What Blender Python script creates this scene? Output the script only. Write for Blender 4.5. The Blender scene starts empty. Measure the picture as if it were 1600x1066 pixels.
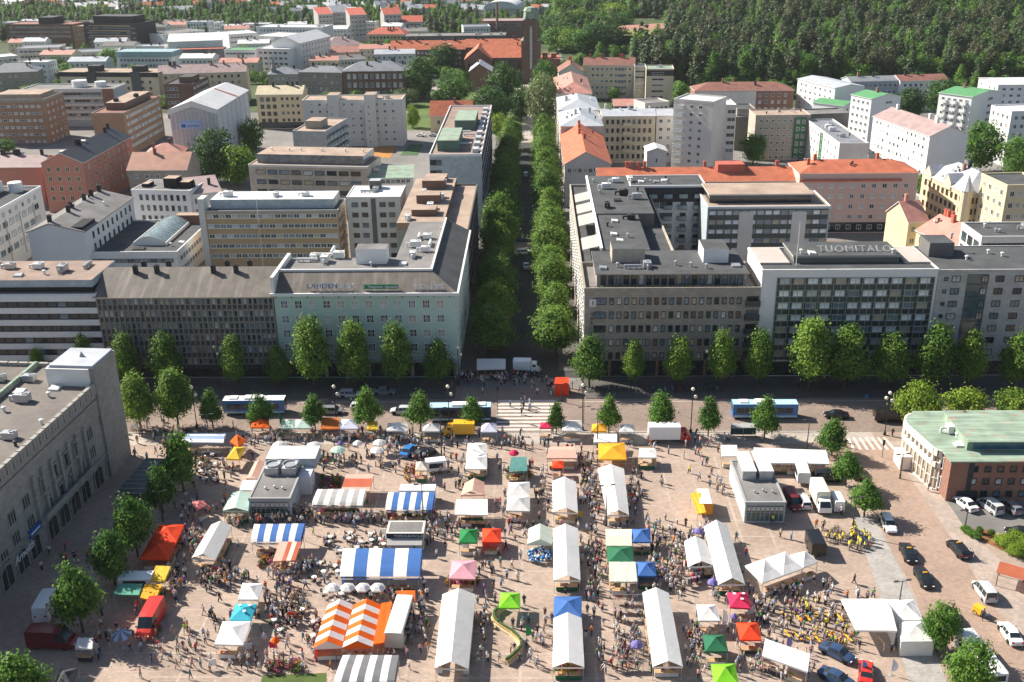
import bpy, math, random
from math import radians, sin, cos, pi, sqrt, atan2
from mathutils import Vector, Matrix
RND = random.Random(11)
sc = bpy.context.scene
COL = sc.collection

# ------------------------------------------------------------------ camera
F = 1622.0                      # focal length in photograph pixels (1600 wide)
PITCH, YAW, ROLL, CAMH = radians(22.2), -radians(1.31), radians(.73), 88.6
FW = Vector((sin(YAW)*cos(PITCH), cos(YAW)*cos(PITCH), -sin(PITCH)))
R0 = Vector((cos(YAW), -sin(YAW), 0)); U0 = R0.cross(FW)
RT = R0*cos(ROLL) - U0*sin(ROLL); UP = U0*cos(ROLL) + R0*sin(ROLL)
CAM = Vector((0, 0, CAMH))
cd = bpy.data.cameras.new('camera'); cam = bpy.data.objects.new('camera', cd); COL.objects.link(cam)
cd.sensor_width = 36; cd.lens = 36*F/1600; cd.clip_start = 1; cd.clip_end = 6000
mm = Matrix((RT, UP, -FW)).transposed().to_4x4(); mm.translation = CAM
cam.matrix_world = mm; sc.camera = cam

# ------------------------------------------------------------------ sky, sun, exposure
SUN_EL, SUN_AZ = radians(38), radians(27.5)     # the sun stands behind the front row, to the left of the street
SD = Vector((-cos(SUN_EL)*cos(SUN_AZ), cos(SUN_EL)*sin(SUN_AZ), sin(SUN_EL)))
wd = bpy.data.worlds.new('World'); sc.world = wd; wd.use_nodes = True
nt = wd.node_tree; bg = nt.nodes['Background']
sk = nt.nodes.new('ShaderNodeTexSky'); sk.sky_type = 'NISHITA'; sk.sun_disc = False
sk.sun_elevation = SUN_EL; sk.sun_rotation = atan2(SD.x, SD.y)
nt.links.new(sk.outputs[0], bg.inputs[0]); bg.inputs[1].default_value = .062
sl = bpy.data.lights.new('sun', 'SUN'); sl.energy = 4.8; sl.angle = radians(.53); sl.color = (1, .93, .82)
so = bpy.data.objects.new('sun', sl); COL.objects.link(so)
so.rotation_euler = (-SD).to_track_quat('-Z', 'Y').to_euler()
sc.view_settings.view_transform = 'Standard'; sc.view_settings.look = 'None'
sc.view_settings.exposure = 1.1; sc.view_settings.gamma = 1; sc.view_settings.use_curve_mapping = False
sc.render.engine = 'CYCLES'; sc.cycles.use_denoising = True; sc.cycles.max_bounces = 6
sc.cycles.transparent_max_bounces = 6; sc.cycles.volume_bounces = 0

# ------------------------------------------------------------------ pixel helpers
def ray(px, py): return FW*F + RT*(px-800) - UP*(py-533)
def G(px, py, z=0.0):
    d = ray(px, py); return CAM + d*((z-CAMH)/d.z)
def W(px, py, Y):
    d = ray(px, py); return CAM + d*(Y/d.y)
def PX(p):
    d = Vector(p)-CAM; k = d.dot(FW); return (800+F*d.dot(RT)/k, 533-F*d.dot(UP)/k)

# ------------------------------------------------------------------ materials
MATS = {}
def lin(h):
    c = [int(h[i:i+2], 16)/255 for i in (0, 2, 4)]
    return tuple(x/12.92 if x <= .04045 else ((x+.055)/1.055)**2.4 for x in c)
def mat(name, col=(.5, .5, .5), rough=.8, var=.12, scale=.35, kind=None, metal=0, spec=.3, bump=.0):
    """procedural material: base colour broken up by noise; kind adds a pattern"""
    if name in MATS: return MATS[name]
    m = bpy.data.materials.new(name); MATS[name] = m; m.use_nodes = True
    n, l = m.node_tree.nodes, m.node_tree.links
    b = n['Principled BSDF']; b.inputs['Roughness'].default_value = rough
    b.inputs['Metallic'].default_value = metal; b.inputs['Specular IOR Level'].default_value = spec
    tc = n.new('ShaderNodeTexCoord')
    def noise(s, d=5, vec=None):
        t = n.new('ShaderNodeTexNoise'); t.inputs['Scale'].default_value = s; t.inputs['Detail'].default_value = d
        l.new(vec or tc.outputs['Object'], t.inputs['Vector']); return t
    def mixc(fac, a, b_, mode='MIX'):
        x = n.new('ShaderNodeMix'); x.data_type = 'RGBA'; x.blend_type = mode
        for sock, v in ((0, fac), (6, a), (7, b_)):
            if hasattr(v, 'links'): l.new(v, x.inputs[sock])
            elif sock == 0: x.inputs[0].default_value = v
            else: x.inputs[sock].default_value = (*v, 1)
        return x.outputs[2]
    def ramp(fac, a, b_):
        r = n.new('ShaderNodeMapRange'); r.inputs[1].default_value = a; r.inputs[2].default_value = b_
        l.new(fac, r.inputs[0]); return r.outputs[0]
    lo = tuple(max(0, c*(1-var)) for c in col); hi = tuple(min(1, c*(1+var)) for c in col)
    nz = noise(scale)
    c = mixc(ramp(nz.outputs[0], .3, .7), lo, hi)
    fine = noise(scale*9, 3)
    c = mixc(ramp(fine.outputs[0], .35, .75), c, mixc(1.0, c, (1-var*.8,)*3, 'MULTIPLY'))
    h = fine.outputs[0]
    if kind in ('seam', 'seamx', 'ribbed'):        # standing seams / corrugation
        w = n.new('ShaderNodeTexWave'); w.wave_type = 'BANDS'; w.bands_direction = 'X' if kind != 'seamy' else 'Y'
        w.inputs['Scale'].default_value = 1.0 if kind != 'ribbed' else 2.2
        l.new(tc.outputs['Object'], w.inputs['Vector'])
        f = ramp(w.outputs[0], .8, .98); c = mixc(f, c, mixc(1.0, c, (.72,)*3, 'MULTIPLY')); h = w.outputs[0]
    if kind == 'streak':                              # weathered, streaked down the slope
        mp = n.new('ShaderNodeMapping'); mp.inputs['Scale'].default_value = (.9, .07, .07)
        l.new(tc.outputs['Object'], mp.inputs[0]); s = noise(1.0, 6, mp.outputs[0])
        c = mixc(ramp(s.outputs[0], .5, .8), c, tuple(min(1, x*1.9) for x in col))
        s2 = noise(2.3, 3, mp.outputs[0]); c = mixc(ramp(s2.outputs[0], .5, .9), c, tuple(x*.6 for x in col))
    if kind in ('brick', 'tile', 'cobble', 'panel', 'ashlar'):
        bt = n.new('ShaderNodeTexBrick'); mp = n.new('ShaderNodeMapping')
        l.new(tc.outputs['Object'], mp.inputs[0])
        if kind in ('brick', 'panel', 'ashlar'):      # walls: use x+y along, z up
            sx = n.new('ShaderNodeSeparateXYZ'); l.new(tc.outputs['Object'], sx.inputs[0])
            ad = n.new('ShaderNodeMath'); l.new(sx.outputs[0], ad.inputs[0]); l.new(sx.outputs[1], ad.inputs[1])
            cb = n.new('ShaderNodeCombineXYZ'); l.new(ad.outputs[0], cb.inputs[0]); l.new(sx.outputs[2], cb.inputs[1])
            l.new(cb.outputs[0], bt.inputs['Vector'])
        else: l.new(mp.outputs[0], bt.inputs['Vector'])
        bt.inputs['Scale'].default_value = 1
        w_, h_, mo = {'brick': (.5, .16, .015), 'tile': (.6, .6, .02), 'cobble': (.5, .34, .02), 'panel': (1.2, .75, .02), 'ashlar': (1.1, .55, .02)}[kind]
        bt.inputs['Brick Width'].default_value = w_; bt.inputs['Row Height'].default_value = h_; bt.inputs['Mortar Size'].default_value = mo
        bt.inputs['Color1'].default_value = (1, 1, 1, 1); bt.inputs['Color2'].default_value = (.8, .8, .8, 1); bt.inputs['Mortar'].default_value = (.72, .72, .72, 1)
        c = mixc(1.0, c, bt.outputs[0], 'MULTIPLY'); h = bt.outputs[1]
    if kind == 'patina':
        s = noise(.5, 6); c = mixc(ramp(s.outputs[0], .58, .68), c, (.30, .20, .15))
        mp = n.new('ShaderNodeMapping'); mp.inputs['Scale'].default_value = (.06, .9, .3)
        l.new(tc.outputs['Object'], mp.inputs[0]); s2 = noise(2, 5, mp.outputs[0]); c = mixc(ramp(s2.outputs[0], .45, .8), c, tuple(min(1, x*1.55) for x in col))
    if bump:
        bp = n.new('ShaderNodeBump'); bp.inputs['Strength'].default_value = bump; bp.inputs['Distance'].default_value = .03
        l.new(h, bp.inputs['Height']); l.new(bp.outputs[0], b.inputs['Normal'])
    l.new(c, b.inputs['Base Color'])
    return m
def hexm(name, h, **k): return mat(name, lin(h), **k)
def glass(name, col, rough=.06):
    m = mat(name, col, rough=rough, var=.35, scale=.6, spec=.6); return m
def fabric(name, col, tr=.22):
    if name in MATS: return MATS[name]
    m = bpy.data.materials.new(name); MATS[name] = m; m.use_nodes = True
    n, l = m.node_tree.nodes, m.node_tree.links
    b = n['Principled BSDF']; b.inputs['Roughness'].default_value = .75; b.inputs['Specular IOR Level'].default_value = .2
    tc = n.new('ShaderNodeTexCoord'); t = n.new('ShaderNodeTexNoise'); t.inputs['Scale'].default_value = 1.3; t.inputs['Detail'].default_value = 4
    l.new(tc.outputs['Object'], t.inputs['Vector'])
    x = n.new('ShaderNodeMix'); x.data_type = 'RGBA'; l.new(t.outputs[0], x.inputs[0])
    x.inputs[6].default_value = (*[c*.9 for c in col], 1); x.inputs[7].default_value = (*[min(1, c*1.06) for c in col], 1)
    l.new(x.outputs[2], b.inputs['Base Color'])
    bp = n.new('ShaderNodeBump'); bp.inputs['Strength'].default_value = .35; bp.inputs['Distance'].default_value = .12
    l.new(t.outputs[0], bp.inputs['Height']); l.new(bp.outputs[0], b.inputs['Normal'])
    tl = n.new('ShaderNodeBsdfTranslucent'); l.new(x.outputs[2], tl.inputs[0])
    ms = n.new('ShaderNodeMixShader'); ms.inputs[0].default_value = tr
    l.new(b.outputs[0], ms.inputs[1]); l.new(tl.outputs[0], ms.inputs[2]); l.new(ms.outputs[0], n['Material Output'].inputs[0])
    return m
def leafmat(name, col, col2, tr=.35):
    if name in MATS: return MATS[name]
    m = bpy.data.materials.new(name); MATS[name] = m; m.use_nodes = True
    n, l = m.node_tree.nodes, m.node_tree.links
    b = n['Principled BSDF']; b.inputs['Roughness'].default_value = .55; b.inputs['Specular IOR Level'].default_value = .25
    at = n.new('ShaderNodeAttribute'); at.attribute_name = 'tint'
    oi = n.new('ShaderNodeObjectInfo')
    ad = n.new('ShaderNodeMath'); ad.operation = 'MULTIPLY_ADD'; ad.inputs[1].default_value = .5; ad.inputs[2].default_value = -.25
    l.new(oi.outputs['Random'], ad.inputs[0]); a2 = n.new('ShaderNodeMath'); a2.use_clamp = True
    l.new(ad.outputs[0], a2.inputs[0]); l.new(at.outputs['Fac'], a2.inputs[1])
    x = n.new('ShaderNodeMix'); x.data_type = 'RGBA'; l.new(a2.outputs[0], x.inputs[0])
    x.inputs[6].default_value = (*col, 1); x.inputs[7].default_value = (*col2, 1)
    l.new(x.outputs[2], b.inputs['Base Color'])
    tl = n.new('ShaderNodeBsdfTranslucent'); l.new(x.outputs[2], tl.inputs[0])
    ms = n.new('ShaderNodeMixShader'); ms.inputs[0].default_value = tr
    l.new(b.outputs[0], ms.inputs[1]); l.new(tl.outputs[0], ms.inputs[2]); l.new(ms.outputs[0], n['Material Output'].inputs[0])
    return m

# ------------------------------------------------------------------ mesh builder and object helpers
class MB:
    def __init__(s): s.v = []; s.f = []; s.m = []
    def poly(s, pts, m=0):
        i = len(s.v); s.v += [tuple(p) for p in pts]; s.f.append(tuple(range(i, i+len(pts)))); s.m.append(m)
    def box(s, x0, x1, y0, y1, z0, z1, m=0, mt=None):
        i = len(s.v)
        s.v += [(x0, y0, z0), (x1, y0, z0), (x1, y1, z0), (x0, y1, z0), (x0, y0, z1), (x1, y0, z1), (x1, y1, z1), (x0, y1, z1)]
        for k, q in enumerate(((3, 2, 1, 0), (4, 5, 6, 7), (0, 1, 5, 4), (1, 2, 6, 5), (2, 3, 7, 6), (3, 0, 4, 7))):
            s.f.append(tuple(i+j for j in q)); s.m.append(mt if (k == 1 and mt is not None) else m)
    def bar(s, a, b, w, h=None, m=0):
        """square bar from a to b"""
        a, b = Vector(a), Vector(b); d = (b-a).normalized(); h = h or w
        x = d.cross(Vector((0, 0, 1)));  x = Vector((1, 0, 0)) if x.length < 1e-3 else x.normalized()
        y = d.cross(x); i = len(s.v)
        for p in (a, b):
            for sx, sy in ((-1, -1), (1, -1), (1, 1), (-1, 1)): s.v.append(tuple(p + x*sx*w/2 + y*sy*h/2))
        for q in ((3, 2, 1, 0), (4, 5, 6, 7), (0, 1, 5, 4), (1, 2, 6, 5), (2, 3, 7, 6), (3, 0, 4, 7)): s.f.append(tuple(i+j for j in q)); s.m.append(m)
    def tube(s, a, b, r0, r1=None, n=6, m=0, caps=True):
        a, b = Vector(a), Vector(b); r1 = r0 if r1 is None else r1; d = (b-a).normalized()
        x = d.cross(Vector((0, 0, 1)));  x = Vector((1, 0, 0)) if x.length < 1e-3 else x.normalized()
        y = d.cross(x); i = len(s.v)
        for p, r in ((a, r0), (b, r1)):
            for k in range(n): t = 2*pi*k/n; s.v.append(tuple(p + x*cos(t)*r + y*sin(t)*r))
        for k in range(n): s.f.append((i+k, i+(k+1) % n, i+n+(k+1) % n, i+n+k)); s.m.append(m)
        if caps: s.f.append(tuple(i+k for k in range(n))[::-1]); s.m.append(m); s.f.append(tuple(i+n+k for k in range(n))); s.m.append(m)
    def lathe(s, c, prof, n=10, m=0):
        i = len(s.v); c = Vector(c)
        for r, z in prof:
            for k in range(n): t = 2*pi*k/n; s.v.append((c.x+r*cos(t), c.y+r*sin(t), c.z+z))
        for j in range(len(prof)-1):
            for k in range(n): s.f.append((i+j*n+k, i+j*n+(k+1) % n, i+(j+1)*n+(k+1) % n, i+(j+1)*n+k)); s.m.append(m)
    def prism(s, pts, z0, z1, m=0, mt=None):
        a = sum(pts[i][0]*pts[(i+1) % len(pts)][1]-pts[(i+1) % len(pts)][0]*pts[i][1] for i in range(len(pts)))
        if a < 0: pts = pts[::-1]
        n = len(pts); i = len(s.v)
        s.v += [(p[0], p[1], z0) for p in pts] + [(p[0], p[1], z1) for p in pts]
        for k in range(n): s.f.append((i+k, i+(k+1) % n, i+n+(k+1) % n, i+n+k)); s.m.append(m)
        s.f.append(tuple(i+n+k for k in range(n))); s.m.append(m if mt is None else mt)
        s.f.append(tuple(i+k for k in range(n))[::-1]); s.m.append(m)
    def mesh(s, name, mats, smooth=False):
        me = bpy.data.meshes.new(name); me.from_pydata(s.v, [], s.f)
        for x in (mats if isinstance(mats, (list, tuple)) else [mats]):
            me.materials.append(x)
        if any(s.m): me.polygons.foreach_set('material_index', s.m)
        if smooth: me.polygons.foreach_set('use_smooth', [True]*len(s.f))
        me.update(); return me
    def build(s, name, mats, parent=None, smooth=False): return ob(name, s.mesh(name, mats, smooth), parent)
KIDS = {}
def ob(name, data, parent=None, loc=None, rz=None):
    o = bpy.data.objects.new(name, data); COL.objects.link(o)
    if parent is not None:
        o.parent = parent; KIDS.setdefault(parent.name, []).append(o)
    if loc is not None: o.location = loc
    if rz is not None: o.rotation_euler = (0, 0, rz)
    return o
def tag(o, label=None, cat=None, group=None, kind=None):
    if label: o['label'] = label
    if cat: o['category'] = cat
    if group: o['group'] = group
    if kind: o['kind'] = kind
    return o
def thing(name, label, cat, loc=(0, 0, 0), rz=0, group=None):
    return tag(ob(name, None, None, loc, rz), label, cat, group)
def copy_tree(o, parent=None):
    c = o.copy(); COL.objects.link(c); c.parent = parent
    for ch in KIDS.get(o.name, ()): copy_tree(ch, c)
    return c
def text(name, s, size, m, parent, loc, rot, ext=.05, align='LEFT', shear=0, space=1):
    cu = bpy.data.curves.new(name, 'FONT'); cu.body = s; cu.size = size; cu.extrude = ext; cu.align_x = align; cu.shear = shear
    cu.space_character = space
    tmp = bpy.data.objects.new(name, cu); me = bpy.data.meshes.new_from_object(tmp); me.name = name; bpy.data.objects.remove(tmp)
    me.materials.clear(); me.materials.append(m); o = ob(name, me, parent, loc); o.rotation_euler = rot; return o
# ------------------------------------------------------------------ human figures: one continuous skinned mesh per pose
def person_mesh(pose, hi=True):
    """joints -> Skin modifier -> mesh; material slots: 0 skin 1 top 2 trousers 3 hair 4 shoes"""
    J, E = {}, []
    def j(n, p, r, par=None, m=1):
        J[n] = (len(J), Vector(p), r, m)
        if par: E.append((par, n))
    sit = pose == 'sit'; pz = .47 if sit else .95; ln = {'walk_a': .06, 'walk_b': .06, 'bend': .38}.get(pose, .0)
    def T(z, x=0, y=0): return (x, y-ln*(z-.95)*.9, z-.95+pz)
    j('pelvis', T(.95), (.15, .115), None, 2); j('waist', T(1.1), (.14, .105), 'pelvis'); j('chest', T(1.3), (.17, .12), 'waist'); j('neck', T(1.47), .058, 'chest', 0)
    j('jaw', T(1.56, 0, -.025), (.066, .078), 'neck', 0); j('head', T(1.66, 0, -.008), (.078, .095), 'jaw', 0); j('crown', T(1.735, 0, .005), .055, 'head', 3)
    if hi: j('nose', T(1.61, 0, -.115), .013, 'jaw', 0)
    legs = {'stand': ((0, 0), (.02, 0)), 'walk_a': ((-.26, .0), (.24, .10)), 'walk_b': ((.22, .12), (-.22, 0)), 'bag': ((.03, 0), (-.06, 0)), 'phone': ((0, 0), (.04, 0)), 'bend': ((0, 0), (.05, 0)), 'point': ((-.05, 0), (.08, 0))}
    arms = {'stand': ((.02, .0), (.0, -.03)), 'walk_a': ((.16, .10), (-.16, -.26)), 'walk_b': ((-.15, -.25), (.15, .08)), 'bag': ((.0, -.02), (.0, -.22)), 'phone': ((-.04, -.30), (0, 0)), 'bend': ((-.3, -.42), (-.3, -.42)), 'point': ((0, -.03), (-.18, -.42)), 'sit': ((-.08, -.3), (-.08, -.3))}[pose]
    for k, s in enumerate((-1, 1)):
        n = 'lr'[k]
        j('hip'+n, (s*.095, 0, pz-.07), (.09, .1), 'pelvis', 2)
        if sit: kn, an, to = (s*.12, -.42, .5), (s*.12, -.40, .09), (s*.13, -.56, .04)
        else:
            fy, up = legs[pose][k]; kn = (s*.10, fy*.55-(.04 if up else 0), .51+up*.2); an = (s*.10, fy+(.06 if up else 0), .09+up); to = (s*.12, fy-.15+(.1 if up else 0), .035+up*.7)
        j('knee'+n, kn, .066, 'hip'+n, 2); j('ankle'+n, an, .045, 'knee'+n, 2); j('toe'+n, to, (.042, .032), 'ankle'+n, 4)
        sh = T(1.41, s*.19); j('shoulder'+n, sh, .062, 'chest', 1)
        ay, wy = arms[k]; el = Vector(sh)+Vector((s*.05, ay, -.27)); bent = wy-ay < -.15
        wr = el+Vector((-s*.02, (wy-ay), -.05 if bent else -.24)); 
        if pose == 'phone' and k == 0: wr = el+Vector((.1, -.2, .14))
        if pose == 'point' and k == 1: wr = el+Vector((0, -.22, .1))
        j('elbow'+n, el, .046, 'shoulder'+n, 1); j('wrist'+n, wr, .029, 'elbow'+n, 0); d = (wr-el).normalized(); pm = wr+d*.075; j('palm'+n, pm, (.038, .02), 'wrist'+n, 0)
        if hi:
            sx = Vector((0, 1, 0)) if abs(d.y) < .7 else Vector((1, 0, 0))
            for q, (o_, l) in enumerate(((-.03, .075), (-.01, .088), (.01, .082), (.028, .066))):
                a = pm+d*.035+sx*o_; m_ = a+d*l*.55; c = a+d*l+Vector((-s*.02, -.012, 0)); j(f'f{q}a'+n, m_, .0095, 'palm'+n, 0); j(f'f{q}b'+n, c, .008, f'f{q}a'+n, 0)
            j('thumb'+n, pm+d*.02-sx*.055+Vector((-s*.01, 0, 0)), .0105, 'palm'+n, 0)
    me = bpy.data.meshes.new('p'); me.from_pydata([v[1] for v in J.values()], [(J[a][0], J[b][0]) for a, b in E], [])
    o = bpy.data.objects.new('p', me); COL.objects.link(o); md = o.modifiers.new('s', 'SKIN'); md.use_smooth_shade = True
    for i, v in enumerate(J.values()):
        sv = me.skin_vertices[0].data[i]; r = v[2]; sv.radius = r if isinstance(r, tuple) else (r, r); sv.use_root = i == 0
    if hi: s2 = o.modifiers.new('u', 'SUBSURF'); s2.levels = s2.render_levels = 1
    dg = bpy.context.evaluated_depsgraph_get(); out = bpy.data.meshes.new_from_object(o.evaluated_get(dg)); bpy.data.objects.remove(o); bpy.data.meshes.remove(me)
    segs = [(J[a][1], J[b][1], J[b][3], b) for a, b in E]; idx = []
    for p in out.polygons:
        c = p.center; best = 9; m = 1
        for a, b, mi, nm in segs:
            ab = b-a; t = max(0, min(1, (c-a).dot(ab)/ab.length_squared)); dd = (a+ab*t-c).length
            if dd < best:
                best = dd; m = mi
                if nm[:3] == 'hip' or nm == 'waist': m = 2 if c.z < pz+.03 else 1
                if nm[:4] == 'neck': m = 0 if t > .65 else 1
                if nm[:5] == 'wrist': m = 0 if t > .1 else 1
                if nm[:3] == 'toe' or (nm[:5] == 'ankle' and t > .93): m = 4
                if nm in ('head', 'crown', 'jaw'): m = 3 if (c.z > T(1.675)[2] or (c.y > J['head'][1].y+.035 and c.z > T(1.56)[2])) else 0
        idx.append(m)
    out.materials.clear()
    for _ in range(5): out.materials.append(None)
    out.polygons.foreach_set('material_index', idx); out.name = 'person_'+pose
    return out
POSES = ['stand', 'walk_a', 'walk_b', 'bag', 'phone', 'point', 'bend', 'sit']
PM_HI = {p: person_mesh(p) for p in POSES}; PM_LO = {p: person_mesh(p, False) for p in POSES}
# ------------------------------------------------------------------ building kit
GL = [glass('glass_dark', (.025, .035, .042)), glass('glass_sky', (.13, .18, .22)), glass('glass_blind', (.46, .48, .48), .3), glass('glass_curtain', (.38, .33, .25), .3), glass('glass_teal', (.05, .10, .11)), glass('glass_white_blind', (.78, .83, .86), .3)]
FR = {'w': mat('frame_white', (.72, .72, .70), .5, .06), 'd': mat('frame_dark', (.05, .05, .055), .5, .1), 'b': mat('frame_brown', (.17, .10, .06), .6, .1),
      'g': mat('frame_grey', (.33, .34, .34), .5, .08), 'y': mat('frame_cream', (.66, .58, .40), .6, .06)}
ROOF = {'felt': mat('roof_felt', (.075, .078, .082), .95, .25, .25), 'greyfelt': mat('roof_grey_felt', (.19, .18, .175), .95, .22, .2),
        'brownfelt': mat('roof_brown_felt', (.27, .20, .165), .95, .2, .2), 'taupefelt': mat('roof_taupe_felt', (.165, .145, .13), .95, .2, .15), 'tan': mat('roof_tan', (.36, .27, .21), .9, .2, .2),
        'white': mat('roof_white_sheet', (.62, .62, .62), .55, .1, .3, 'seam', bump=.3), 'silver': mat('roof_silver_sheet', (.45, .47, .50), .45, .14, .3, 'seam', bump=.3),
        'grey': mat('roof_grey_sheet', (.22, .23, .25), .55, .15, .3, 'seam', bump=.3), 'black': mat('roof_black_sheet', (.035, .037, .042), .5, .2, .3, 'seam', bump=.3),
        'orange': mat('roof_orange_tile', (.50, .15, .08), .8, .2, .4, 'ribbed', bump=.4), 'red': mat('roof_red_sheet', (.50, .13, .085), .6, .15, .4, 'seam', bump=.3),
        'pink': mat('roof_pink_sheet', (.50, .24, .19), .6, .16, .4, 'seam', bump=.3), 'maroon': mat('roof_maroon_sheet', (.26, .12, .09), .7, .2, .4, 'seam', bump=.3),
        'terra': mat('roof_terracotta_sheet', (.40, .20, .14), .6, .14, .4, 'seam', bump=.3), 'green': mat('roof_green_sheet', (.11, .30, .13), .6, .12, .4, 'seam', bump=.3),
        'copper': mat('roof_copper_patina', (.23, .30, .23), .7, .25, .4, 'patina', bump=.2), 'streak': mat('roof_weathered_sheet', (.135, .118, .10), .7, .2, .5, 'streak', bump=.2),
        'teal': mat('roof_teal_sheet', (.30, .42, .44), .6, .12, .4, 'seam'), 'cream': mat('roof_cream_sheet', (.58, .50, .34), .6, .1, .4, 'seam'), 'mauve': mat('roof_mauve_sheet', (.34, .25, .24), .7, .15, .4, 'seam')}
WALL = {k: mat('wall_'+k, c, .9, v, .12, kd, bump=.15) for k, c, v, kd in [
    ('white', (.66, .66, .66), .06, None), ('offwhite', (.60, .57, .53), .08, None), ('cream', (.60, .52, .38), .08, None), ('yellow', (.64, .53, .34), .08, None),
    ('beige', (.48, .42, .35), .08, 'panel'), ('taupe', (.35, .31, .26), .08, 'panel'), ('grey', (.44, .43, .42), .08, 'panel'), ('darkgrey', (.14, .135, .13), .12, None),
    ('green', (.42, .55, .49), .06, None), ('pink', (.60, .42, .37), .07, None), ('redpink', (.46, .20, .15), .08, None), ('orangebrick', (.39, .24, .15), .12, 'brick'),
    ('brownbrick', (.20, .125, .095), .15, 'brick'), ('redbrick', (.31, .165, .12), .14, 'brick'), ('ochre', (.42, .29, .165), .1, None), ('stone', (.33, .315, .29), .12, 'ashlar'),
    ('dark', (.045, .045, .05), .15, None), ('bluegrey', (.42, .47, .50), .06, 'panel'), ('concrete', (.30, .285, .265), .12, None), ('black', (.02, .02, .022), .1, None)]}
TRIM = mat('trim_white', (.68, .68, .67), .6, .05)
VENTM = [mat('vent_galvanised', (.45, .46, .47), .4, .12, 1, metal=.5), mat('vent_black', (.03, .03, .033), .7, .2), mat('vent_white', (.65, .65, .64), .5, .08)]
WM = {}
def win_mesh(w, h, style, gv):
    k = (round(w, 2), round(h, 2), style, gv)
    if k in WM: return WM[k]
    b = MB(); t = .1 if w > .7 else .07; d = .12; W2, H2 = w/2, h/2
    if style[0] != 'n':
        b.box(-W2, -W2+t, -d, 0, -H2, H2); b.box(W2-t, W2, -d, 0, -H2, H2)
        b.box(-W2+t, W2-t, -d, 0, H2-t, H2); b.box(-W2+t, W2-t, -d-.06, 0, -H2, -H2+t)
        if w > 1.15 and 's' not in style[1:]: b.box(-.035, .035, -d+.02, 0, -H2+t, H2-t)
        if 'x' in style[1:]:
            b.box(-W2+t, W2-t, -d+.03, 0, -.03, .03)
            if w > 1.3: b.box(-w/6-.03, -w/6+.03, -d+.025, 0, -H2+t, H2-t); b.box(w/6-.03, w/6+.03, -d+.025, 0, -H2+t, H2-t)
    b.poly([(-W2+.02, -.03, -H2+.02), (W2-.02, -.03, -H2+.02), (W2-.02, -.03, H2-.02), (-W2+.02, -.03, H2-.02)], 1)
    m = b.mesh('window', [FR.get(style[0], FR['d']), GL[gv]]); WM[k] = m; return m
SIDE = {'f': 0, 'r': pi/2, 'l': -pi/2, 'b': pi}
class Bld: pass
FOOT = []
def side_pt(B, side, x, z, out=0):
    if side == 'f': return (x, -out, z)
    if side == 'r': return (B.L+out, x, z)
    if side == 'l': return (-out, B.D-x, z)
    return (B.L-x, B.D+out, z)
def side_len(B, side): return B.L if side in 'fb' else B.D
GLW = {'mix': [0, 0, 0, 1, 1, 2, 3], 'dark': [0, 0, 0, 0, 1], 'pale': [1, 2, 2, 2, 0], 'sky': [1, 1, 1, 0], 'teal': [4, 4, 0], 'bright': [5, 5, 5, 2, 1, 3]}
def wins(B, side, cols, rows, w=1.3, h=1.5, top=1.3, pitch=3.2, x0=.05, x1=.95, st='w', gl='mix', name='window', skip=0, out=0, par=None):
    n = side_len(B, side); a, c = n*x0, n*x1
    for j in range(rows):
        z = B.h - top - h/2 - j*pitch
        if z - h/2 < .2: break
        for i in range(cols):
            if skip and B.r.random() < skip: continue
            x = a + (c-a)*(i+.5)/cols
            ob(name, win_mesh(w, h, st, B.r.choice(GLW[gl])), par or B.o, side_pt(B, side, x, z, out), SIDE[side])
def strip(B, side, x0, x1, z0, z1, m, name='band', d=.06, par=None):
    """flat raised band on a wall, in metres along the side"""
    b = MB(); b.box(x0, x1, -d, 0, z0, z1); 
    o = b.build(name, m, par or B.o); o.location = side_pt(B, side, 0, 0); o.rotation_euler = (0, 0, SIDE[side]); return o
def balc(B, side, cols, rows, w=2.6, d=1.2, top=3.2, pitch=3.2, x0=.05, x1=.95, m=None, g=None):
    key = ('balc', w, d, m.name if m else '', g.name if g else '')
    if key not in WM:
        b = MB(); b.box(-w/2, w/2, -d, 0, -.18, 0); b.box(-w/2, w/2, -d, -d+.06, 0, 1.0, 1); b.box(-w/2, -w/2+.05, -d+.06, 0, 0, 1.0, 1); b.box(w/2-.05, w/2, -d+.06, 0, 0, 1.0, 1)
        b.box(-w/2-.02, w/2+.02, -d-.02, -d+.08, 1.0, 1.07)
        WM[key] = b.mesh('balcony', [m or WALL['white'], g or glass('glass_rail', (.25, .31, .32), .15)])
    n = side_len(B, side)
    for j in range(rows):
        for i in range(cols):
            ob('balcony', WM[key], B.o, side_pt(B, side, n*x0+n*(x1-x0)*(i+.5)/cols, B.h-top-j*pitch), SIDE[side])
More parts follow.
